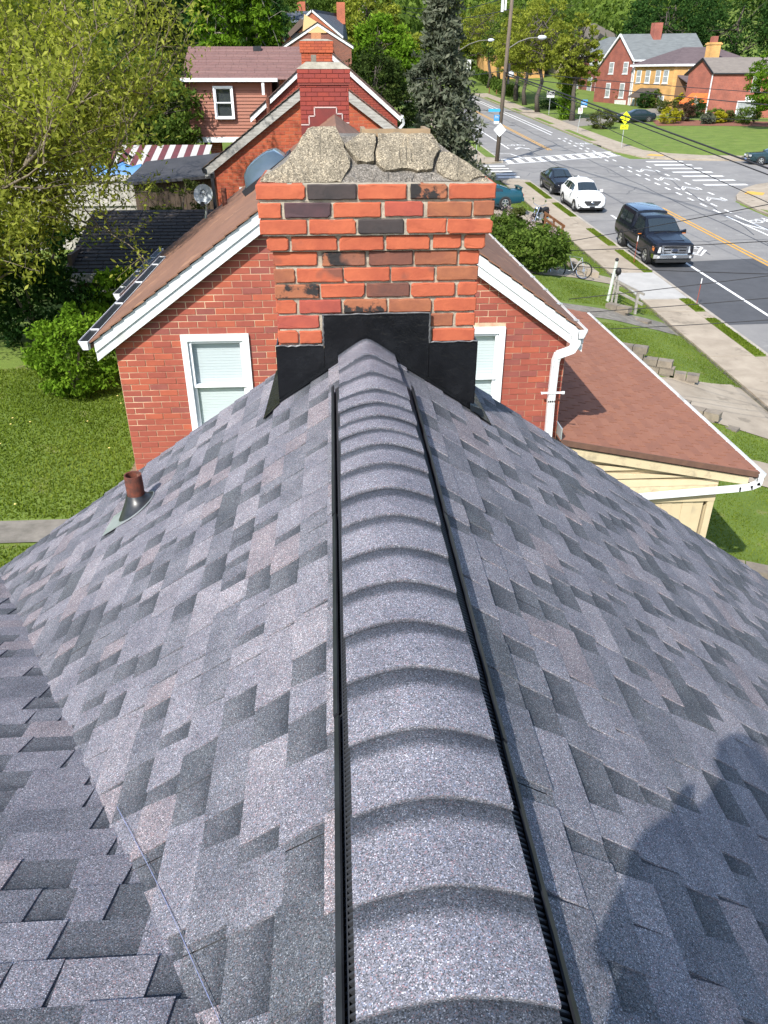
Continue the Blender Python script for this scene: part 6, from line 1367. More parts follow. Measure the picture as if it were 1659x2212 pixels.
for s in (-1, 1): q = MB(); q.tube([(s * .28, .36, 1.08), (s * .34, .34, 1.28)], .006, 5); q.lathe([(0, .012), (.05, .01), (.05, -.01), (0, -.012)], 10, (s * .35, .34, 1.31), (0, 1, 0)); q.build('mirror', chrome, mo)
MB().lathe([(.02, -.06), (.08, -.03), (.10, .04), (.08, .06), (0, .07)], 14, (0, .18, .88), (0, -1, 0)).build('headlight', chrome, mo, smooth=True)
q = MB(); q.lathe([(.02, 0), (.13, .08), (.15, .25), (.12, .42), (.03, .52)], 14, (0, .38, .82), (0, 1, -.12)); q.build('fuel_tank', paint('moto_black', (.012, .012, .014)), mo, smooth=True)
q = MB(); q.hexa([(-.12, .88, .66), (.12, .88, .66), (.14, 1.55, .70), (-.14, 1.55, .70)], [(-.10, .9, .75), (.10, .9, .75), (.11, 1.5, .84), (-.11, 1.5, .84)]); q.build('seat', rubber, mo)
q = MB(); q.box(-.13, .13, .48, .95, .28, .62); q.lathe([(.10, -.2), (.11, .0), (.09, .2)], 12, (0, .62, .55), (0, .5, 1)); q.lathe([(.10, -.2), (.11, .0), (.09, .2)], 12, (0, .85, .55), (0, -.5, 1)); q.build('engine', alloy, mo)
q = MB(); q.tube([(.16, .6, .38), (.18, .9, .30), (.18, 1.65, .33)], .04, 8); q.build('exhaust', chrome, mo); q = MB()
for y, r_ in ((0, .36), (1.5, .37)): q.tube([(0, y + r_ * math.cos(a), .32 + r_ * math.sin(a)) for a in np.linspace(.4, 2.4, 8)], .05, 6)
q.build('mudguard', paint('moto_black', (.012, .012, .014)), mo); MB().tube([(0, .3, .9), (0, .9, .45), (0, 1.5, .31)], .03, 6).build('frame', plastic_dk, mo); MB().lathe([(.03, 0), (.05, .04)], 8, (0, 1.78, .62), (0, 1, 0)).build('tail_lamp', redlens, mo); MB().bar((-.08, .75, .28), (-.22, .8, .02), .02, .02).build('kickstand', chrome, mo)
# --- bicycle at the lilac
bi = root('bicycle', 'bicycle lying against the lilac bush, one wheel showing', 'bicycle', (9.75, 30.6, gz(9.75, 30.6) + .02), world=False, rz=R(70)); bi.rotation_euler.y = R(12)
wheel(bi, 0, .33, .04); wheel(bi, 1.02, .33, .04); q = MB(); fr = [(0, .40, .30), (0, .62, .85), (0, .12, .80)]; q.tube([fr[0], fr[1], fr[2], fr[0]], .016, 6); q.tube([fr[0], (0, 1.02, .33), fr[1]], .012, 6); q.tube([fr[2], (0, 0, .33)], .014, 6); q.build('frame', alloy, bi)
MB().tube([(-.25, .15, .98), (0, .08, .95), (.25, .15, .98)], .011, 6).build('handlebar', plastic_dk, bi); MB().box(-.06, .06, .55, .78, .93, .97).build('saddle', rubber, bi)

# ================================================================== STREET FURNITURE, WIRES, FRONT YARDS
def wire(label, a, b, r=.012, sag=.3, ext=0.0, grp='overhead wires'):
    a, b = Vector(a), Vector(b); b = b + (b - a) * ext; n = 24
    o = MB().tube([a.lerp(b, i / n) + Vector((0, 0, -4 * sag * (i / n) * (1 - i / n))) for i in range(n + 1)], r, 5).build('overhead_wire', M('wire_black', (.02, .02, .022), None, rough=.6), smooth=True); return tag(o, label, 'wire', grp)
def upole(label, x, y, h, r=.15, lean=(0, 0), arms=True, grp='utility poles'):
    z = base(y) + .1; t = root('utility_pole', label, 'pole', (x, y, z), grp); tp = Vector((x + lean[0], y + lean[1], z + h)); bt = Vector((x, y, z - .1))
    MB().tube([bt, bt.lerp(tp, .5), tp], [r, r * .85, r * .68], 12).build('shaft', pole_wood, t, smooth=True)
    if arms:
        for k, dz in enumerate((.4, 1.3)):
            c = tp - Vector((0, 0, dz)); MB().box(c.x - 1.1, c.x + 1.1, c.y - .16, c.y - .06, c.z - .05, c.z + .06).build('crossarm', pole_wood, t)
            for s in (-1, -.55, .55, 1): MB().lathe([(.03, 0), (.05, .05), (.03, .10), (.045, .15), (0, .18)], 8, (c.x + s, c.y - .11, c.z + .06)).build('insulator', galv, t)
    return t
up = upole('weathered wooden utility pole with a street lamp at the corner crosswalk', 13.02, 66.4, 13.2, .17, (.42, 0))
def lamp_arm(t, x, y, z, L, rise):
    MB().tube([(x, y, z), (x + L * .35, y, z + rise * .62), (x + L * .7, y, z + rise * .95), (x + L, y, z + rise)], .035, 8).build('lamp_arm', galv if False else M('arm_grey', (.16, .15, .14), None, rough=.6), t)
    MB().lathe([(.02, 0), (.12, .08), (.15, .32), (.13, .52), (.05, .66), (0, .68)], 14, (x + L - .02, y, z + rise), (1, 0, .02)).build('street_lamp', M('lamp_head', (.52, .55, .58), None, rough=.4), t, smooth=True)
lamp_arm(up, 13.3, 66.4, 1.80, 2.2, .72)
MB().box(12.55, 12.72, 66.1, 66.25, 4.1, 5.4).build('transformer_arm', white_trim, up); MB().box(12.80, 12.92, 66.1, 66.25, 4.2, 5.2).build('transformer_arm', white_trim, up)
q = MB(); q.lathe([(.02, 0), (.17, .06), (.22, .22), (.17, .38), (.03, .44)], 14, (13.62, 66.1, -.08)); q.build('splice_case', white_trim, up, smooth=True)
MB().box(13.38, 13.52, 66.1, 66.4, -.5, .8).build('bracket', plastic_dk, up)
blue = M('sign_blue', (.04, .22, .50), (.05, .25, .55), 6, .5); sign_w = M('sign_white', (.74, .75, .76), (.66, .67, .68), 6, .5); sign_back = M('sign_back', (.66, .67, .67), (.56, .57, .57), 4, .5); sgn_y = M('sign_yellow', (.72, .78, .015), (.66, .72, .015), 4, .5); ink = M('sign_ink', (.012, .012, .014), None, rough=.6)
def panel_text(txt, size, x, y, z, mat, parent, rx=R(90), rz=0):
    me = text_mesh(txt, size); me.materials.append(mat); o = link('lettering', me, parent); o.location = Vector((x, y, z)) + (Vector(o.location) if parent.get('_w') else Vector()); o.rotation_euler = (rx, 0, rz); return o
bs1 = MB().box(12.55, 12.96, 66.20, 66.22, -3.18, -2.58).build('bus_sign', blue, up); MB().box(12.55, 12.96, 66.19, 66.195, -3.18, -3.02).build('bus_sign_foot', sign_w, bs1); MB().box(12.58, 12.93, 66.19, 66.195, -2.80, -2.785).build('bus_sign_line', sign_w, bs1); panel_text('Bus', .17, 12.75, 66.185, -2.70, sign_w, bs1); panel_text('61C', .10, 12.75, 66.185, -2.92, sign_w, bs1) if False else None
ns = MB().box(12.08, 12.98, 66.20, 66.22, -2.37, -2.17).build('street_sign', M('sign_azure', (.04, .32, .60), None, rough=.5), up)
dm_ = MB().prism([(13.04, 66.12, -3.12), (13.54, 66.12, -3.62), (13.04, 66.12, -4.12), (12.55, 66.12, -3.62)], (0, .015, 0)).build('diamond_sign', sign_back, up)
lp = upole('wooden pole with a small street lamp beyond the spruce', 13.24, 92, 9.9, .14, (.05, 0), False); lamp_arm(lp, 13.3, 92, 2.3, 3.0, .95)
for i, (x, y, h) in enumerate(((11.0, 150, 13), (11.3, 168, 13), (11.6, 188, 13), (12.0, 212, 13), (12.4, 240, 13))): upole(('first', 'second', 'third', 'fourth', 'last')[i] + ' of the far row of utility poles against the sky', x, y, h, .18, (0, 0), True)
def post(t, x, y, h, r=.03, z0=None, lean=0, mat=None):
    z = (base(y) + .1) if z0 is None else z0; MB().tube([(x, y, z - .1), (x + lean, y, z + h)], r, 8).build('post', mat or galv, t)
    return z
s2 = root('sign_post', 'thin bare grey metal post left of the utility pole', 'post', (11.35, 66.5, base(66.5) + .1)); post(s2, 11.35, 66.5, 2.75, .028)
s3 = root('bicycle_sign', 'white bike lane sign with a black bicycle under the street trees', 'sign', (27.4, 108, base(108))); post(s3, 27.42, 108.05, 2.7, .035)
bp = MB().box(26.95, 27.90, 107.96, 107.99, -2.30, -1.60).build('panel', sign_w, s3); MB().box(26.98, 27.87, 107.945, 107.955, -2.05, -1.63).build('field', ink, bp)
q = MB()
for dx in (-.2, .2): q.tube([(27.42 + dx + .13 * math.cos(k * .524), 107.93, -1.88 + .13 * math.sin(k * .524)) for k in range(13)], .022, 5)
q.tube([(27.22, 107.93, -1.88), (27.32, 107.93, -1.70), (27.55, 107.93, -1.70), (27.42, 107.93, -1.88), (27.32, 107.93, -1.70)], .018, 5); q.tube([(27.62, 107.93, -1.88), (27.54, 107.93, -1.66)], .018, 5); q.build('bicycle_symbol', sign_w, bp)
s4 = root('bus_stop_sign', 'blue and white bus stop sign leaning across the road beside an olive shrub', 'sign', (25.35, 87.4, base(87.4))); post(s4, 25.35, 87.45, 3.0, .03, lean=.28)
bp = MB().box(25.42, 26.06, 87.36, 87.39, -2.74, -2.06).build('panel', blue, s4); MB().box(25.42, 26.06, 87.345, 87.35, -2.74, -2.58).build('foot', sign_w, bp); MB().box(25.46, 26.02, 87.345, 87.35, -2.36, -2.33).build('line', sign_w, bp); panel_text('Bus', .24, 25.74, 87.34, -2.2, sign_w, bp)
bp = MB().box(25.20, 25.66, 87.37, 87.395, -3.30, -2.79).build('panel', sign_w, s4); MB().tube([(25.43 + .12 * math.cos(k * .524), 87.36, -2.96 + .12 * math.sin(k * .524)) for k in range(13)], .02, 5).build('red_ring', M('sign_red', (.5, .03, .03), None), bp); MB().bar((25.34, 87.36, -3.05), (25.52, 87.36, -2.87), .03, .015, (0, 1, 0)).build('red_bar', M('sign_red', (.5, .03, .03), None), bp)
s5 = root('crossing_sign', 'bright yellow pedestrian crossing diamond with an arrow plate', 'sign', (25.72, 74.45, base(74.45) + .1)); post(s5, 25.76, 74.5, 2.9, .03)
bp = MB().prism([(25.76, 74.42, -2.66), (26.27, 74.42, -3.16), (25.76, 74.42, -3.66), (25.25, 74.42, -3.16)], (0, .02, 0)).build('panel', sgn_y, s5)
q = MB(); yk = 74.405; q.prism([(25.765 + .045 * math.cos(k * .524), yk, -2.95 + .045 * math.sin(k * .524)) for k in range(12)], (0, .008, 0))
for a_, b_, w_ in (((25.755, -3.0), (25.755, -3.19), .055), ((25.755, -3.17), (25.82, -3.36), .024), ((25.755, -3.17), (25.70, -3.36), .024), ((25.76, -3.02), (25.83, -3.12), .016), ((25.75, -3.02), (25.69, -3.11), .016)): q.bar((a_[0], yk, a_[1]), (b_[0], yk, b_[1]), .008, w_, (Vector((b_[1] - a_[1], 0, a_[0] - b_[0]))).normalized())
q.build('walker_symbol', ink, bp)
bp = MB().box(25.42, 26.10, 74.42, 74.44, -4.06, -3.70).build('arrow_plate', sgn_y, s5); q = MB(); q.bar((25.58, yk, -3.92), (25.92, yk, -3.82), .008, .035, (0, 0, 1)); q.prism([(25.54, yk, -3.935), (25.64, yk, -3.86), (25.66, yk, -3.95)], (0, .008, 0)); q.build('arrow', ink, bp)
s6 = root('speed_sign', 'small white sign on a post far up the street beside the hedge', 'sign', (27.6, 176, base(176))); post(s6, 27.6, 176, 4.4, .05); bp = MB().box(27.2, 28.0, 175.9, 175.94, base(176) + 2.8, base(176) + 4.5).build('panel', sign_w, s6); MB().box(27.35, 27.85, 175.88, 175.89, base(176) + 3.2, base(176) + 3.8).build('mark', M('mark_grey', (.3, .3, .32), None), bp)
s7 = root('yard_sign', 'low white yard sign on the far lawn', 'sign', (30.6, 176, gz(30.6, 176))); MB().box(30.1, 31.2, 175.9, 175.95, gz(30.6, 176) + .4, gz(30.6, 176) + 1.3).build('panel', sign_w, s7); MB().box(30.3, 30.36, 175.95, 176, gz(30.6, 176) - .1, gz(30.6, 176) + .5).build('leg', galv, s7); MB().box(30.9, 30.96, 175.95, 176, gz(30.6, 176) - .1, gz(30.6, 176) + .5).build('leg', galv, s7)
red_rod = M('stake_red', (.32, .07, .04), (.24, .05, .03), 8, .6)
for i, (x, y, h) in enumerate(((13.10, 34.2, 1.15), (13.62 - .22, 28.1, .95))):
    t = root('marker_stake', ('thin red marker stake in the verge beside the pickup', 'thin red marker stake in the verge below the pickup')[i], 'stake', (x, y, base(y) + .12), 'marker stakes'); MB().tube([(x, y, base(y) + .02), (x + .02, y, base(y) + .12 + h)], .014, 6).build('rod', red_rod, t); MB().tube([(x + .018, y, base(y) + .12 + h * .8), (x + .022, y, base(y) + .12 + h)], .018, 6).build('reflective_tip', sign_w, t)
# wires
wire('thick black cable bundle swooping from the corner pole, upper strand', (13.2, 66.3, .25), (21.29, 38, -4.05), .045, .0, .9); wire('thick black cable bundle swooping from the corner pole, lower strand', (13.2, 66.3, .12), (21.25, 38, -4.25), .03, .05, .9)
wire('black cable from the corner pole passing over the side street crosswalk', (13.2, 66.3, -.1), (17.0, 30, -4.05), .016, .35, .9)
for lb, a, b in (('wire crossing just above the pickup windscreen', (5.84, 20, -3.64), (8.50, 15, -1.94)), ('wire crossing the pickup below its mirrors', (5.37, 18, -3.47), (8.69, 15, -2.65)), ('wire crossing the street in front of the pickup', (5.60, 18, -3.83), (8.86, 15, -3.30)), ('wire crossing the new asphalt patch', (4.85, 16, -4.07), (8.85, 15, -3.28)), ('wire crossing the lawn and the marker stake', (5.27, 16, -4.35), (8.97, 15, -3.73)), ('lowest wire crossing the lawn by the porch gutter', (5.75, 16, -4.72), (9.1, 15, -4.18))): wire(lb, a, b, .0085, .10, 1.6)
wire('upper pale wire running right from the corner pole', (13.3, 66.3, .35), (26.72, 50, -.66), .02, .25, .8); wire('black wire running right across the gabled house', (13.3, 66.3, .0), (26.86, 50, -1.25), .028, .3, .8); wire('wire across the far street under the lamp', (14.2, 90, -3.0), (32.5, 60, -2.45), .02, .3, .6); wire('wire from the dark yew to the corner pole', (4.5, 46, -.1), (13.1, 66.3, .4), .022, .1); wire('thin wire left of the rust sided wing', (-11, 34, .35), (-5.45, 33.1, -.15), .018, .08)
for k, (zo, lb) in enumerate(((4.3, 'lowest'), (5.0, 'middle'), (5.7, 'top'))): wire(lb + ' line between the corner pole and the far poles', (13.4 - .5 * k, 66.4, zo), (11.0, 150, base(150) + 12.2 + .4 * k), .03, 1.0)
# front yard things on our side
stone = [M('block_a', (.26, .22, .17), (.17, .145, .115), 5, .95, bmp=.01, bscale=30), M('block_b', (.21, .18, .14), (.14, .12, .10), 5, .95, bmp=.01, bscale=30)]
def block_wall(label, pts, grp='garden walls'):
    """stepped wall: (x, y, courses) along its line"""
    x, y, _ = pts[0]; t = root('garden_wall', label, 'wall', (x, y, gz(x, y)), grp)
    for (x, y, n_), (x2, y2, _) in zip(pts[:-1], pts[1:]):
        d = Vector((x2 - x, y2 - y, 0)); L = d.length; d.normalize(); s = Vector((-d.y, d.x, 0)); k = max(1, round(L / .42))
        for i in range(k):
            for c in range(n_):
                a = Vector((x, y, 0)) + d * (L * i / k + .01 + (.08 if c % 2 else 0)); b = a + d * (L / k - .02); z = gz(x, y) - .22 + c * .19; j = lambda: rs.uniform(-.008, .008)
                P0 = [a - s * .14, b - s * .14, b + s * .14, a + s * .14]; MB().hexa([(p.x + j(), p.y + j(), z) for p in P0], [(p.x + j(), p.y + j(), z + .184 + j() * .5) for p in P0]).build('block', rs.choice(stone), t)
    return t
block_wall('stepped block wall at the edge of the near lawn beside the porch roof', [(7.9, 21.0, 4), (8.6, 20.6, 3), (9.3, 20.2, 2), (9.9, 19.9, 1)]); block_wall('lower broken block wall at the walk below the porch', [(8.0, 18.3, 2), (8.7, 17.7, 2), (9.3, 17.2, 1), (9.7, 16.8, 1)]); block_wall('pale block wall at the bottom right behind the roof slope', [(6.2, 10.6, 2), (7.0, 10.2, 2), (8.2, 9.6, 2)]); block_wall('short block steps by the leaning white post', [(9.5, 26.9, 2), (10.1, 26.2, 1), (10.7, 25.6, 1)])
stp = root('front_steps', 'concrete front steps between the lilac and the sidewalk', 'steps', (10.3, 32.2, gz(10.3, 32.2)))
for i in range(3): MB().box(9.75 + .32 * i, 10.05 + .32 * i, 31.5, 33.0, gz(10, 32) - .3, gz(10, 32) + .36 - .14 * i).build('step', sidewalk_c, stp)
mp = root('leaning_post', 'leaning pale green post with a black ball cap and black box', 'post', (9.92, 27.8, gz(9.92, 27.8))); z = gz(9.92, 27.8); pg = M('post_green', (.55, .62, .55), (.38, .42, .37), 9, .7)
MB().tube([(9.88, 27.8, z - .1), (10.02, 27.8, z + 1.42)], .055, 8).build('shaft', pg, mp); MB().lathe([(.03, 0), (.07, .05), (.05, .11), (0, .13)], 10, (10.02, 27.8, z + 1.42)).build('cap', ink, mp); MB().lathe([(.02, 0), (.09, .05), (.11, .16), (.07, .26), (0, .28)], 10, (10.10, 27.7, z + .95)).build('box', ink, mp, smooth=True)
MB().tube([(10.02, 27.75, z - .1), (10.10, 27.75, z + .95)], .045, 6).build('side_post', wood_grey, mp)
hr = root('hand_rail', 'weathered wooden hand rail running down to the sidewalk', 'railing', (10.5, 26.8, gz(10.5, 26.8)))
for x, y, h in ((10.12, 27.6, .85), (10.55, 26.7, .8)): MB().box(x - .04, x + .04, y - .04, y + .04, gz(x, y) - .1, gz(x, y) + h).build('post', wood_grey, hr)
for h in (.45, .80): MB().bar((10.05, 27.75, gz(10.1, 27.6) + h + .03), (10.68, 26.45, gz(10.55, 26.7) + h - .05), .05, .08).build('rail', wood_grey, hr)
gt = root('brown_railing', 'brown stained wooden stair railing beside the motorcycle', 'railing', (10.6, 38.8, gz(10.6, 38.8)))
for x, y, h in ((10.45, 39.9, .95), (10.62, 38.9, .80), (10.80, 37.9, .75)): MB().box(x - .045, x + .045, y - .045, y + .045, gz(x, y) - .1, gz(x, y) + h).build('post', wood_brown, gt)
for h in (.28, .62, .9): MB().bar((10.42, 40.05, gz(10.45, 39.9) + h + .02), (10.84, 37.7, gz(10.8, 37.9) + h - .12), .04, .12).build('rail', wood_brown, gt)
bl = root('blue_toy', 'small blue plastic lid on the lower block wall', 'toy', (8.1, 18.5, gz(8.1, 18.5) + .3)); q = MB(); q.lathe([(.20, 0), (.22, .04), (.10, .09), (0, .10)], 14, (8.1, 18.6, gz(8.1, 18.5) + .28)); q.build('lid', M('blue_plastic', (.03, .14, .5), None, rough=.4), bl, smooth=True)
for x, y, h, lb in ((27.3, 150, .9, 'taller small brown post on the far sidewalk beside the hedge'), (28.0, 147, .7, 'shorter small brown post on the far lawn edge')):
    gp = root('garden_post', lb, 'post', (x, y, base(y) + .1), 'brown posts'); MB().tube([(x, y, base(y)), (x, y, base(y) + h)], [.10, .08], 6).build('shaft', wood_brown, gp); MB().lathe([(.02, 0), (.12, .03), (.06, .10), (0, .12)], 8, (x, y, base(y) + h)).build('cap', wood_brown, gp)
bag = root('trash_bag', 'black waste bag on the lawn beside the bike lane sign', 'bag', (28.3, 105, gz(28.3, 105))); MB().lathe([(.02, 0), (.32, .06), (.36, .35), (.22, .62), (.05, .72), (.10, .82)], 12, (28.3, 105, gz(28.3, 105))).build('bag', M('bag_black', (.02, .022, .025), None, rough=.35), bag, smooth=True)
drain = root('storm_drain', 'dark storm drain mouth in the far kerb at the corner', 'drain', (24.45, 76.5, base(76.5))); MB().box(24.37, 24.42, 76, 77.2, base(76.5) - .02, base(76.5) + .11).build('mouth', ink, drain)

# ================================================================== HOUSES ACROSS THE STREET
FR, SD = Vector((-.34, .94, 0)), Vector((.94, -.34, 0))      # along the fronts, along the sides (away from the street)
def B3(c, a, b, z): p = Vector((c[0], c[1], 0)) + FR * a + SD * b; return (p.x, p.y, z)
def far_box(parent, nm, c, a0, a1, b0, b1, z0, z1, mat):
    q = [B3(c, a0, b0, 0), B3(c, a0, b1, 0), B3(c, a1, b1, 0), B3(c, a1, b0, 0)]; return MB().hexa([(x, y, z0) for x, y, _ in q], [(x, y, z1) for x, y, _ in q]).build(nm, mat, parent)
def far_window(h, c, face, u0, u1, z0, z1, glz=glass, tr=None):
    """on the front (face 'f', plane b=0) or on the side ('s', plane a=0)"""
    tr = tr or white_trim
    def bx(nm, p0, p1, q0, q1, o0, o1, mat, par):
        if face == 'f': return far_box(par, nm, c, p0, p1, -o1, -o0, q0, q1, mat)
        return far_box(par, nm, c, -o1, -o0, p0, p1, q0, q1, mat)
    w_ = bx('window', u0, u1, z0, z1, .0, .03, tr, h); f = .10; g = bx('pane', u0 + f, u1 - f, z0 + f, z1 - f, .02, .045, glz, w_); bx('mullion', u0 + f, u1 - f, (z0 + z1) / 2 - .04, (z0 + z1) / 2 + .04, .03, .06, tr, w_); bx('sill', u0 - .05, u1 + .05, z0 - .12, z0, .0, .09, tr, w_)
curtain = M('curtain_glass', (.34, .36, .36), (.2, .22, .23), 4, .25)
def slope_roof(h, c, pts, mat, thick=.12, nm='roof'):
    m_ = MB()
    for poly in pts: m_.prism([B3(c, a, b, z) for a, b, z in poly], (0, 0, -thick))
    return m_.build(nm, mat, h)
slate_g = M('slate_grey', (.135, .15, .155), (.10, .11, .115), 1.2, .85, stretch=(1, 1, 5)); roof_mauve = M('roof_mauve', (.105, .08, .085), (.08, .06, .065), 1.5, .9, stretch=(1, 1, 5)); roof_taupe = M('roof_taupe', (.17, .15, .135), (.13, .115, .105), 1.5, .9, stretch=(1, 1, 5))
redA = brickmat('brick_farA', (.20, .055, .04), (.15, .045, .035), (.2, .12, .1)); redB = brickmat('brick_farB', (.27, .075, .05), (.22, .06, .045), (.26, .15, .12)); yelB = brickmat('brick_yellow', (.52, .30, .10), (.44, .25, .085), (.45, .30, .14)); redW = brickmat('brick_farW', (.30, .085, .055), (.25, .07, .05), (.3, .18, .14))
# gabled brick house
cB = (41.3, 119.0); zb = -4.6; hB = root('brick_house', 'red brick house with a steep white trimmed gable and slate roof across the street', 'house', (43, 122, zb))
W_, L_ = 8.0, 9.5; ez, az = 2.05, 5.05
MB().prism([B3(cB, 0, 0, zb), B3(cB, 0, 0, ez), B3(cB, 3.2, 0, az - .1), B3(cB, W_, 0, .6), B3(cB, W_, 0, zb)][::-1], tuple(SD * L_)).build('wall', redB, hB)
slope_roof(hB, cB, [[(-.25, -.25, ez - .1), (-.25, L_, ez - .1), (3.2, L_, az), (3.2, -.25, az)][::-1], [(3.2, -.25, az), (3.2, L_, az), (W_ + .3, L_, .4), (W_ + .3, -.25, .4)][::-1]], slate_g)
m_ = MB(); m_.bar(B3(cB, -.3, -.3, ez - .15), B3(cB, 3.2, -.3, az - .05), .12, .25); m_.bar(B3(cB, 3.2, -.3, az - .05), B3(cB, W_ + .35, -.3, .35), .12, .25); m_.bar(B3(cB, -.3, -.3, ez - .18), B3(cB, -.3, L_, ez - .18), .14, .2); m_.build('trim', white_trim, hB)
for u in (1.1, 4.2): far_window(hB, cB, 'f', u, u + 1.0, .35, 1.75, curtain); far_window(hB, cB, 'f', u + .2, u + 1.2, -2.6, -.8, curtain)
far_window(hB, cB, 's', 3.2, 3.8, -.6, 1.2, curtain); far_box(hB, 'garage_door', cB, .6, 3.0, -.05, .0, zb, zb + 1.7, white_dirty); MB().bar(B3(cB, -.08, -.08, ez - .2), B3(cB, -.08, -.08, zb), .14, .14, (0, 1, 0)).build('downspout', white_trim, hB); far_box(hB, 'chimney', cB, 2.4, 3.2, 3.6, 4.6, 4.0, 6.3, redB)
# hipped brick house beyond
cA = (45.4, 148.5); hA = root('brick_house', 'dark brick house with a hipped slate roof half hidden by the street trees', 'house', (47, 152, -3)); e = 3.25
far_box(hA, 'wall', cA, 0, 9, 0, 10, -3.6, e, redA)
slope_roof(hA, cA, [[(-.4, -.4, e), (-.4, 10.4, e), (4.5, 6.5, e + 2.6), (4.5, 4, e + 2.6)][::-1], [(-.4, -.4, e), (4.5, 4, e + 2.6), (9.4, -.4, e)][::-1], [(9.4, -.4, e), (4.5, 4, e + 2.6), (4.5, 6.5, e + 2.6), (9.4, 10.4, e)][::-1]], slate_g); far_box(hA, 'gutter', cA, -.5, 9.5, -.5, -.38, e - .25, e, white_trim)
for u in (1.2, 5.0): far_window(hA, cA, 'f', u, u + 1.3, 1.1, 2.7, curtain); far_window(hA, cA, 'f', u, u + 1.2, -2.4, -.1, curtain)
MB().bar(B3(cA, -.1, -.1, e), B3(cA, -.1, -.1, -3.5), .18, .18, (0, 1, 0)).build('downspout', white_trim, hA); far_box(hA, 'garage_door', cA, 1, 3.4, -.05, 0, -4.2, -2.7, white_dirty); far_window(hA, cA, 's', 2, 3.2, .8, 2.4, curtain)
# yellow brick house
cY = (43.9, 111.0); hY = root('yellow_brick_house', 'yellow brick house with a mauve hipped roof and tall chimney across the street', 'house', (46, 114, -4.5)); e = 1.38; zb = -4.9
far_box(hY, 'wall', cY, 0, 7.6, 0, 9.5, zb, e, yelB)
slope_roof(hY, cY, [[(-.4, -.4, e), (-.4, 9.9, e), (3.8, 7, e + 1.9), (3.8, 3.2, e + 1.9)][::-1], [(-.4, -.4, e), (3.8, 3.2, e + 1.9), (8, -.4, e)][::-1], [(8, -.4, e), (3.8, 3.2, e + 1.9), (3.8, 7, e + 1.9), (8, 9.9, e)][::-1]], roof_mauve)
m_ = MB(); m_.bar(B3(cY, -.45, -.45, e - .12), B3(cY, 8.0, -.45, e - .12), .14, .24); m_.bar(B3(cY, -.45, -.45, e - .12), B3(cY, -.45, 9.9, e - .12), .14, .24); m_.build('gutter', white_trim, hY)
for u in (.9, 2.4, 4.4, 6.2): far_window(hY, cY, 'f', u, u + .95, -.75, .75, curtain)
far_window(hY, cY, 's', 1.7, 3.0, -.85, .75, glass); far_window(hY, cY, 'f', 1.1, 2.3, -4.0, -2.2, curtain); far_window(hY, cY, 'f', 5.6, 6.4, -4.0, -2.6, curtain); far_window(hY, cY, 'f', 6.8, 7.4, -4.0, -2.6, curtain); far_box(hY, 'door', cY, 3.4, 4.5, -.06, 0, zb + .2, -2.5, wood_dark); MB().bar(B3(cY, 7.65, -.08, e - .2), B3(cY, 7.65, -.08, zb), .14, .14, (0, 1, 0)).build('downspout', white_trim, hY)
chy = far_box(hY, 'chimney', cY, -.55, .35, 3.6, 4.7, -2, 3.7, yelB); far_box(chy, 'chimney_cap', cY, -.65, .45, 3.5, 4.8, 3.45, 3.6, yelB); far_box(chy, 'flue', cY, -.45, -.05, 3.8, 4.3, 3.7, 4.35, redW); far_box(chy, 'flue', cY, 0.0, .3, 3.9, 4.4, 3.7, 4.3, redW)
m_ = MB(); m_.prism([B3(cY, 2.4, 0, -1.35), B3(cY, 6.0, 0, -1.35), B3(cY, 6.0, -1.6, -2.45), B3(cY, 2.4, -1.6, -2.45)], (0, 0, -.06)); m_.prism([B3(cY, 2.4, 0, -1.35), B3(cY, 2.4, -1.6, -2.45), B3(cY, 2.4, 0, -2.45)], tuple(FR * .05)); m_.build('door_awning', M('awning_brown', (.075, .06, .05), (.06, .048, .04), 4, .7), hY)
# its side porch
slope_roof(hY, cY, [[(0, .5, .15), (0, 6.5, .15), (-3.0, 6.5, -1.05), (-3.0, .5, -1.05)][::-1]], roof_mauve, .1, 'porch_roof'); far_box(hY, 'porch_beam', cY, -3.0, -2.85, .5, 6.5, -1.45, -1.12, white_trim)
for b in (.5, 2.6, 6.1): far_box(hY, 'porch_pier', cY, -3.0, -2.55, b, b + .55, zb, -1.45, yelB)
far_box(hY, 'porch_wall', cY, -2.95, -2.8, 1.05, 2.6, zb, -3.5, M('porch_panel', (.10, .075, .06), None)); far_box(hY, 'porch_shade_sheet', cY, -.08, 0, .5, 6.5, zb, .0, M('porch_shade', (.16, .09, .05), None, rough=.95))  # last box is a thin sheet with the porch's shade put into its colour
# brick house with the orange awning
cW = (44.9, 101.2); hW = root('brick_house', 'red brick house with an orange door awning at the right', 'house', (48, 102, -4.8)); zb = -5.2; e = .45
MB().prism([B3(cW, 0, 0, zb), B3(cW, 0, 0, e), B3(cW, 1.9, 0, e + 1.3), B3(cW, 4.2, 0, e - .1), B3(cW, 4.2, 0, zb)][::-1], tuple(SD * 11)).build('wall', redW, hW)
slope_roof(hW, cW, [[(-.2, -.25, e - .1), (-.2, 11, e - .1), (1.9, 11, e + 1.5), (1.9, -.25, e + 1.5)][::-1], [(1.9, -.25, e + 1.5), (1.9, 11, e + 1.5), (4.5, 11, e - .25), (4.5, -.25, e - .25)][::-1]], roof_taupe); m_ = MB(); m_.bar(B3(cW, -.22, -.28, e - .18), B3(cW, 1.9, -.28, e + 1.4), .1, .16); m_.bar(B3(cW, 1.9, -.28, e + 1.4), B3(cW, 4.5, -.28, e - .3), .1, .16); m_.bar(B3(cW, -.24, -.2, e - .16), B3(cW, -.24, 11, e - .16), .1, .14); m_.build('roof_edge', black_plastic, hW)
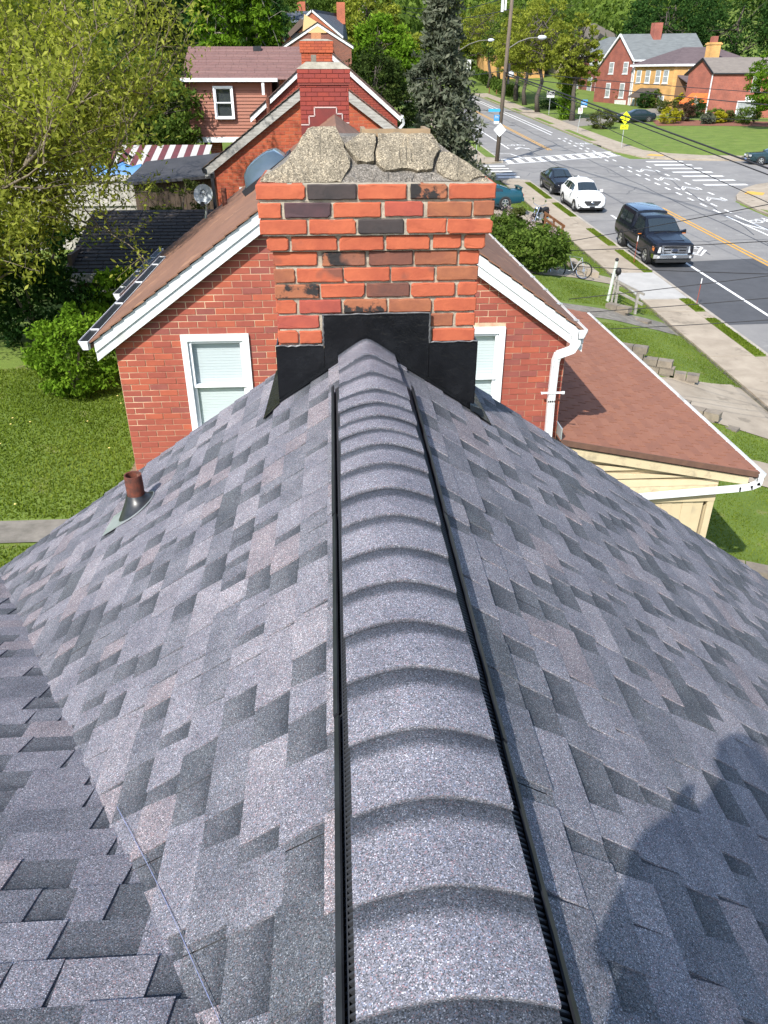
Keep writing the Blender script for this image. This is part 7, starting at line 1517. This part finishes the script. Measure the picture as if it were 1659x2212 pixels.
far_window(hW, cW, 's', 4.3, 5.3, -1.5, .1, curtain, white_dirty); far_window(hW, cW, 's', 3.1, 5.4, -4.3, -2.5, curtain); far_box(hW, 'air_conditioner', cW, -.4, 0, 3.9, 4.7, -2.6, -2.0, white_trim)
far_box(hW, 'door', cW, 1.0, 2.2, -.06, 0, zb + .1, -2.7, wood_dark); org = M('awning_orange', (.62, .15, .035), (.52, .12, .03), 5, .75)
aw_ = MB(); n_ = 8
for i in range(n_):
    a0, a1 = .2 + i * .36, .2 + (i + 1) * .36; k = .02 if i % 2 else 0; aw_.prism([B3(cW, a0, 0, -1.75 + k), B3(cW, a1, 0, -1.75 + k), B3(cW, a1, -1.3, -2.75 + k), B3(cW, a0, -1.3, -2.75 + k)], (0, 0, -.03)); aw_.prism([B3(cW, a0, -1.3, -2.75), B3(cW, a1, -1.3, -2.75), B3(cW, a1, -1.32, -3.0), B3(cW, (a0 + a1) / 2, -1.32, -3.06), B3(cW, a0, -1.32, -3.0)], tuple(SD * .03))
aw_.prism([B3(cW, .2, 0, -1.75), B3(cW, .2, -1.3, -2.75), B3(cW, .2, 0, -2.75)], tuple(FR * .03)); aw_.prism([B3(cW, 3.08, 0, -1.75), B3(cW, 3.08, -1.3, -2.75), B3(cW, 3.08, 0, -2.75)], tuple(FR * .03)); aw_.build('awning', org, hW); MB().bar(B3(cW, .1, -.1, e), B3(cW, .1, -.1, zb), .12, .12, (0, 1, 0)).build('downspout', white_trim, hW)
# far glimpses behind the trees
for i, (lb, x, y, z0, z1, ww, wm) in enumerate((('tan brick house glimpsed through the street trees', 36, 172, -2, 6, 12, yelB), ('pale house glimpsed above the hipped brick house', 52, 176, 0, 8.5, 12, M('pale_house', (.5, .42, .30), (.42, .36, .26), 2)), ('white porch house far up the street on the right', 27, 215, -1, 5, 8, M('far_white', (.62, .62, .6), None)), ('gabled house on the skyline above the street tree', 9, 175, 3, 13.5, 8, M('far_tan', (.42, .28, .17), None)), ('small pale house under the far poles', 18.6, 235, 3, 8.6, 5, M('far_cream', (.6, .52, .42), None)))):
    h = root('far_house', lb, 'house', (x, y, z0)); MB().box(x - ww / 2, x + ww / 2, y, y + 9, z0 - 4, z1 - 2).build('wall', wm, h); MB().prism([(x - ww / 2 - .4, y - .4, z1 - 2), (x, y - .4, z1 + .6), (x + ww / 2 + .4, y - .4, z1 - 2)][::-1], (0, 9.8, 0)).build('roof', roof_taupe, h)
    for k in (-1, 1): wv = MB().box(x + k * ww * .25 - .5, x + k * ww * .25 + .5, y - .06, y + .02, z1 - 4.2, z1 - 2.7).build('window', white_trim, h); MB().box(x + k * ww * .25 - .38, x + k * ww * .25 + .38, y - .09, y - .05, z1 - 4.1, z1 - 2.8).build('pane', glass, wv)

# ================================================================== THE PHOTOGRAPHER (behind the lens; throws the shadow on the right slope)
person = root('person', 'person in a grey shirt and blue jeans standing on the ridge taking the picture', 'person', (-.05, -.40, -1.32))
def skin_chain(name, chains, mat, parent, sub=2, rootv=0):
    """chains: lists of (point, radius); first points equal to an existing vertex are joined"""
    V = []; Rd = []; Ed = []; key = {}
    for ch in chains:
        prev = None
        for p, r_ in ch:
            k = tuple(round(x, 4) for x in p)
            if k not in key: key[k] = len(V); V.append(p); Rd.append(r_)
            i = key[k]
            if prev is not None: Ed.append((prev, i))
            prev = i
    me = bpy.data.meshes.new(name); me.from_pydata(V, Ed, []); me.materials.append(mat); o = link(name, me, parent); md = o.modifiers.new('skin', 'SKIN'); md.use_smooth_shade = True
    sk = me.skin_vertices[0].data
    for i, r_ in enumerate(Rd): sk[i].radius = (r_, r_) if not isinstance(r_, tuple) else r_
    sk[rootv].use_root = True; s_ = o.modifiers.new('sub', 'SUBSURF'); s_.levels = sub; s_.render_levels = sub; return o
PX, PY = -.05, -.40
pel = (PX, PY, -.36); chest = (PX, PY - .01, .02); neck = (PX, PY + .01, .24); skin_c = M('skin', (.45, .27, .20), (.40, .24, .18), 6, .6)
hands = []; arms = []; sleeves = []
for s in (-1, 1):
    sh, el, wr = (PX + s * .20, PY, .16), (PX + s * .21, PY + .06, -.12), (s * .09, -.175, -.05)
    arms.append([(neck, .06), ((PX + s * .08, PY, .19), .06), (sh, .055), (el, .042), (wr, .028), ((s * .075, -.135, -.02), .030)]); sleeves.append([(chest, .215), ((PX + s * .10, PY, .14), .12), (sh, .075), ((PX + s * .205, PY + .04, .01), .085)])
    palm = (s * .075, -.135, -.02)
    for k, (dx, dz, L) in enumerate(((0, .035, .05), (0, .015, .055), (0, -.005, .05), (0, -.025, .04))):
        hands.append([(palm, .028), ((s * .06, -.115, -.02 + dz), .010), ((s * .045, -.108, -.02 + dz), .009), ((s * (.045 - L * .4), -.112, -.02 + dz), .008)])
    hands.append([(palm, .028), ((s * .06, -.135, .02), .011), ((s * .045, -.132, .04), .009)])
skin_chain('body', [[(pel, .11), (chest, .11), (neck, .055), ((PX, PY + .03, .30), .055), ((PX, PY + .03, .375), .092), ((PX, PY + .02, .44), .078)]] + arms + hands, skin_c, person)
skin_chain('shirt', [[((PX, PY, -.44), .195), (pel, .20), ((PX, PY, -.16), .21), (chest, .215), ((PX, PY, .19), .13)]] + sleeves, M('shirt_grey', (.22, .23, .25), (.18, .19, .21), 5, .9), person)
legs = []; 
for s in (-1, 1):
    fx = PX + s * .22 + .06; fz = max(ZR - SL * abs(fx - XR), ZR - .38 * abs(PY)) + .02 if fx < XR else ZR - SL * abs(fx - XR) + .02
    legs.append([((PX, PY, -.42), .16), ((PX + s * .10, PY, -.48), .105), ((PX + s * .17, PY + .03, -.90), .075), ((fx, PY, fz + .10), .050)])
    q = MB(); q.hexa([(fx - .045, PY - .09, fz - .02), (fx + .045, PY - .09, fz - .02), (fx + .045, PY + .17, fz - .02), (fx - .045, PY + .17, fz - .02)], [(fx - .04, PY - .08, fz + .09), (fx + .04, PY - .08, fz + .09), (fx + .035, PY + .15, fz + .035), (fx - .035, PY + .15, fz + .035)]); q.build('shoe', M('shoe_brown', (.10, .06, .035), None), person)
skin_chain('trousers', legs, M('jeans', (.04, .06, .11), (.055, .08, .14), 9, .9), person)
P_h = MB(); P_h.lathe([(.094, 0), (.098, .05), (.075, .10), (.03, .125), (0, .128)], 16, (PX, PY + .015, .375)); P_h.build('hair', M('hair_dark', (.03, .02, .015), None, rough=.7), person, smooth=True)
for s in (-1, 1): MB().lathe([(0, .008), (.012, .004), (.014, -.004)], 10, (PX + s * .032, PY + .112, .375), (0, 1, 0)).build('eye', M('eye_dark', (.05, .04, .035), None, rough=.2), person)
MB().hexa([(PX - .014, PY + .108, .335), (PX + .014, PY + .108, .335), (PX + .01, PY + .138, .34), (PX - .01, PY + .138, .34)], [(PX - .008, PY + .108, .375), (PX + .008, PY + .108, .375), (PX + .005, PY + .118, .37), (PX - .005, PY + .118, .37)]).build('nose', skin_c, person)
MB().box(PX - .025, PX + .025, PY + .10, PY + .116, .308, .318).build('mouth', M('lips', (.30, .12, .10), None), person)
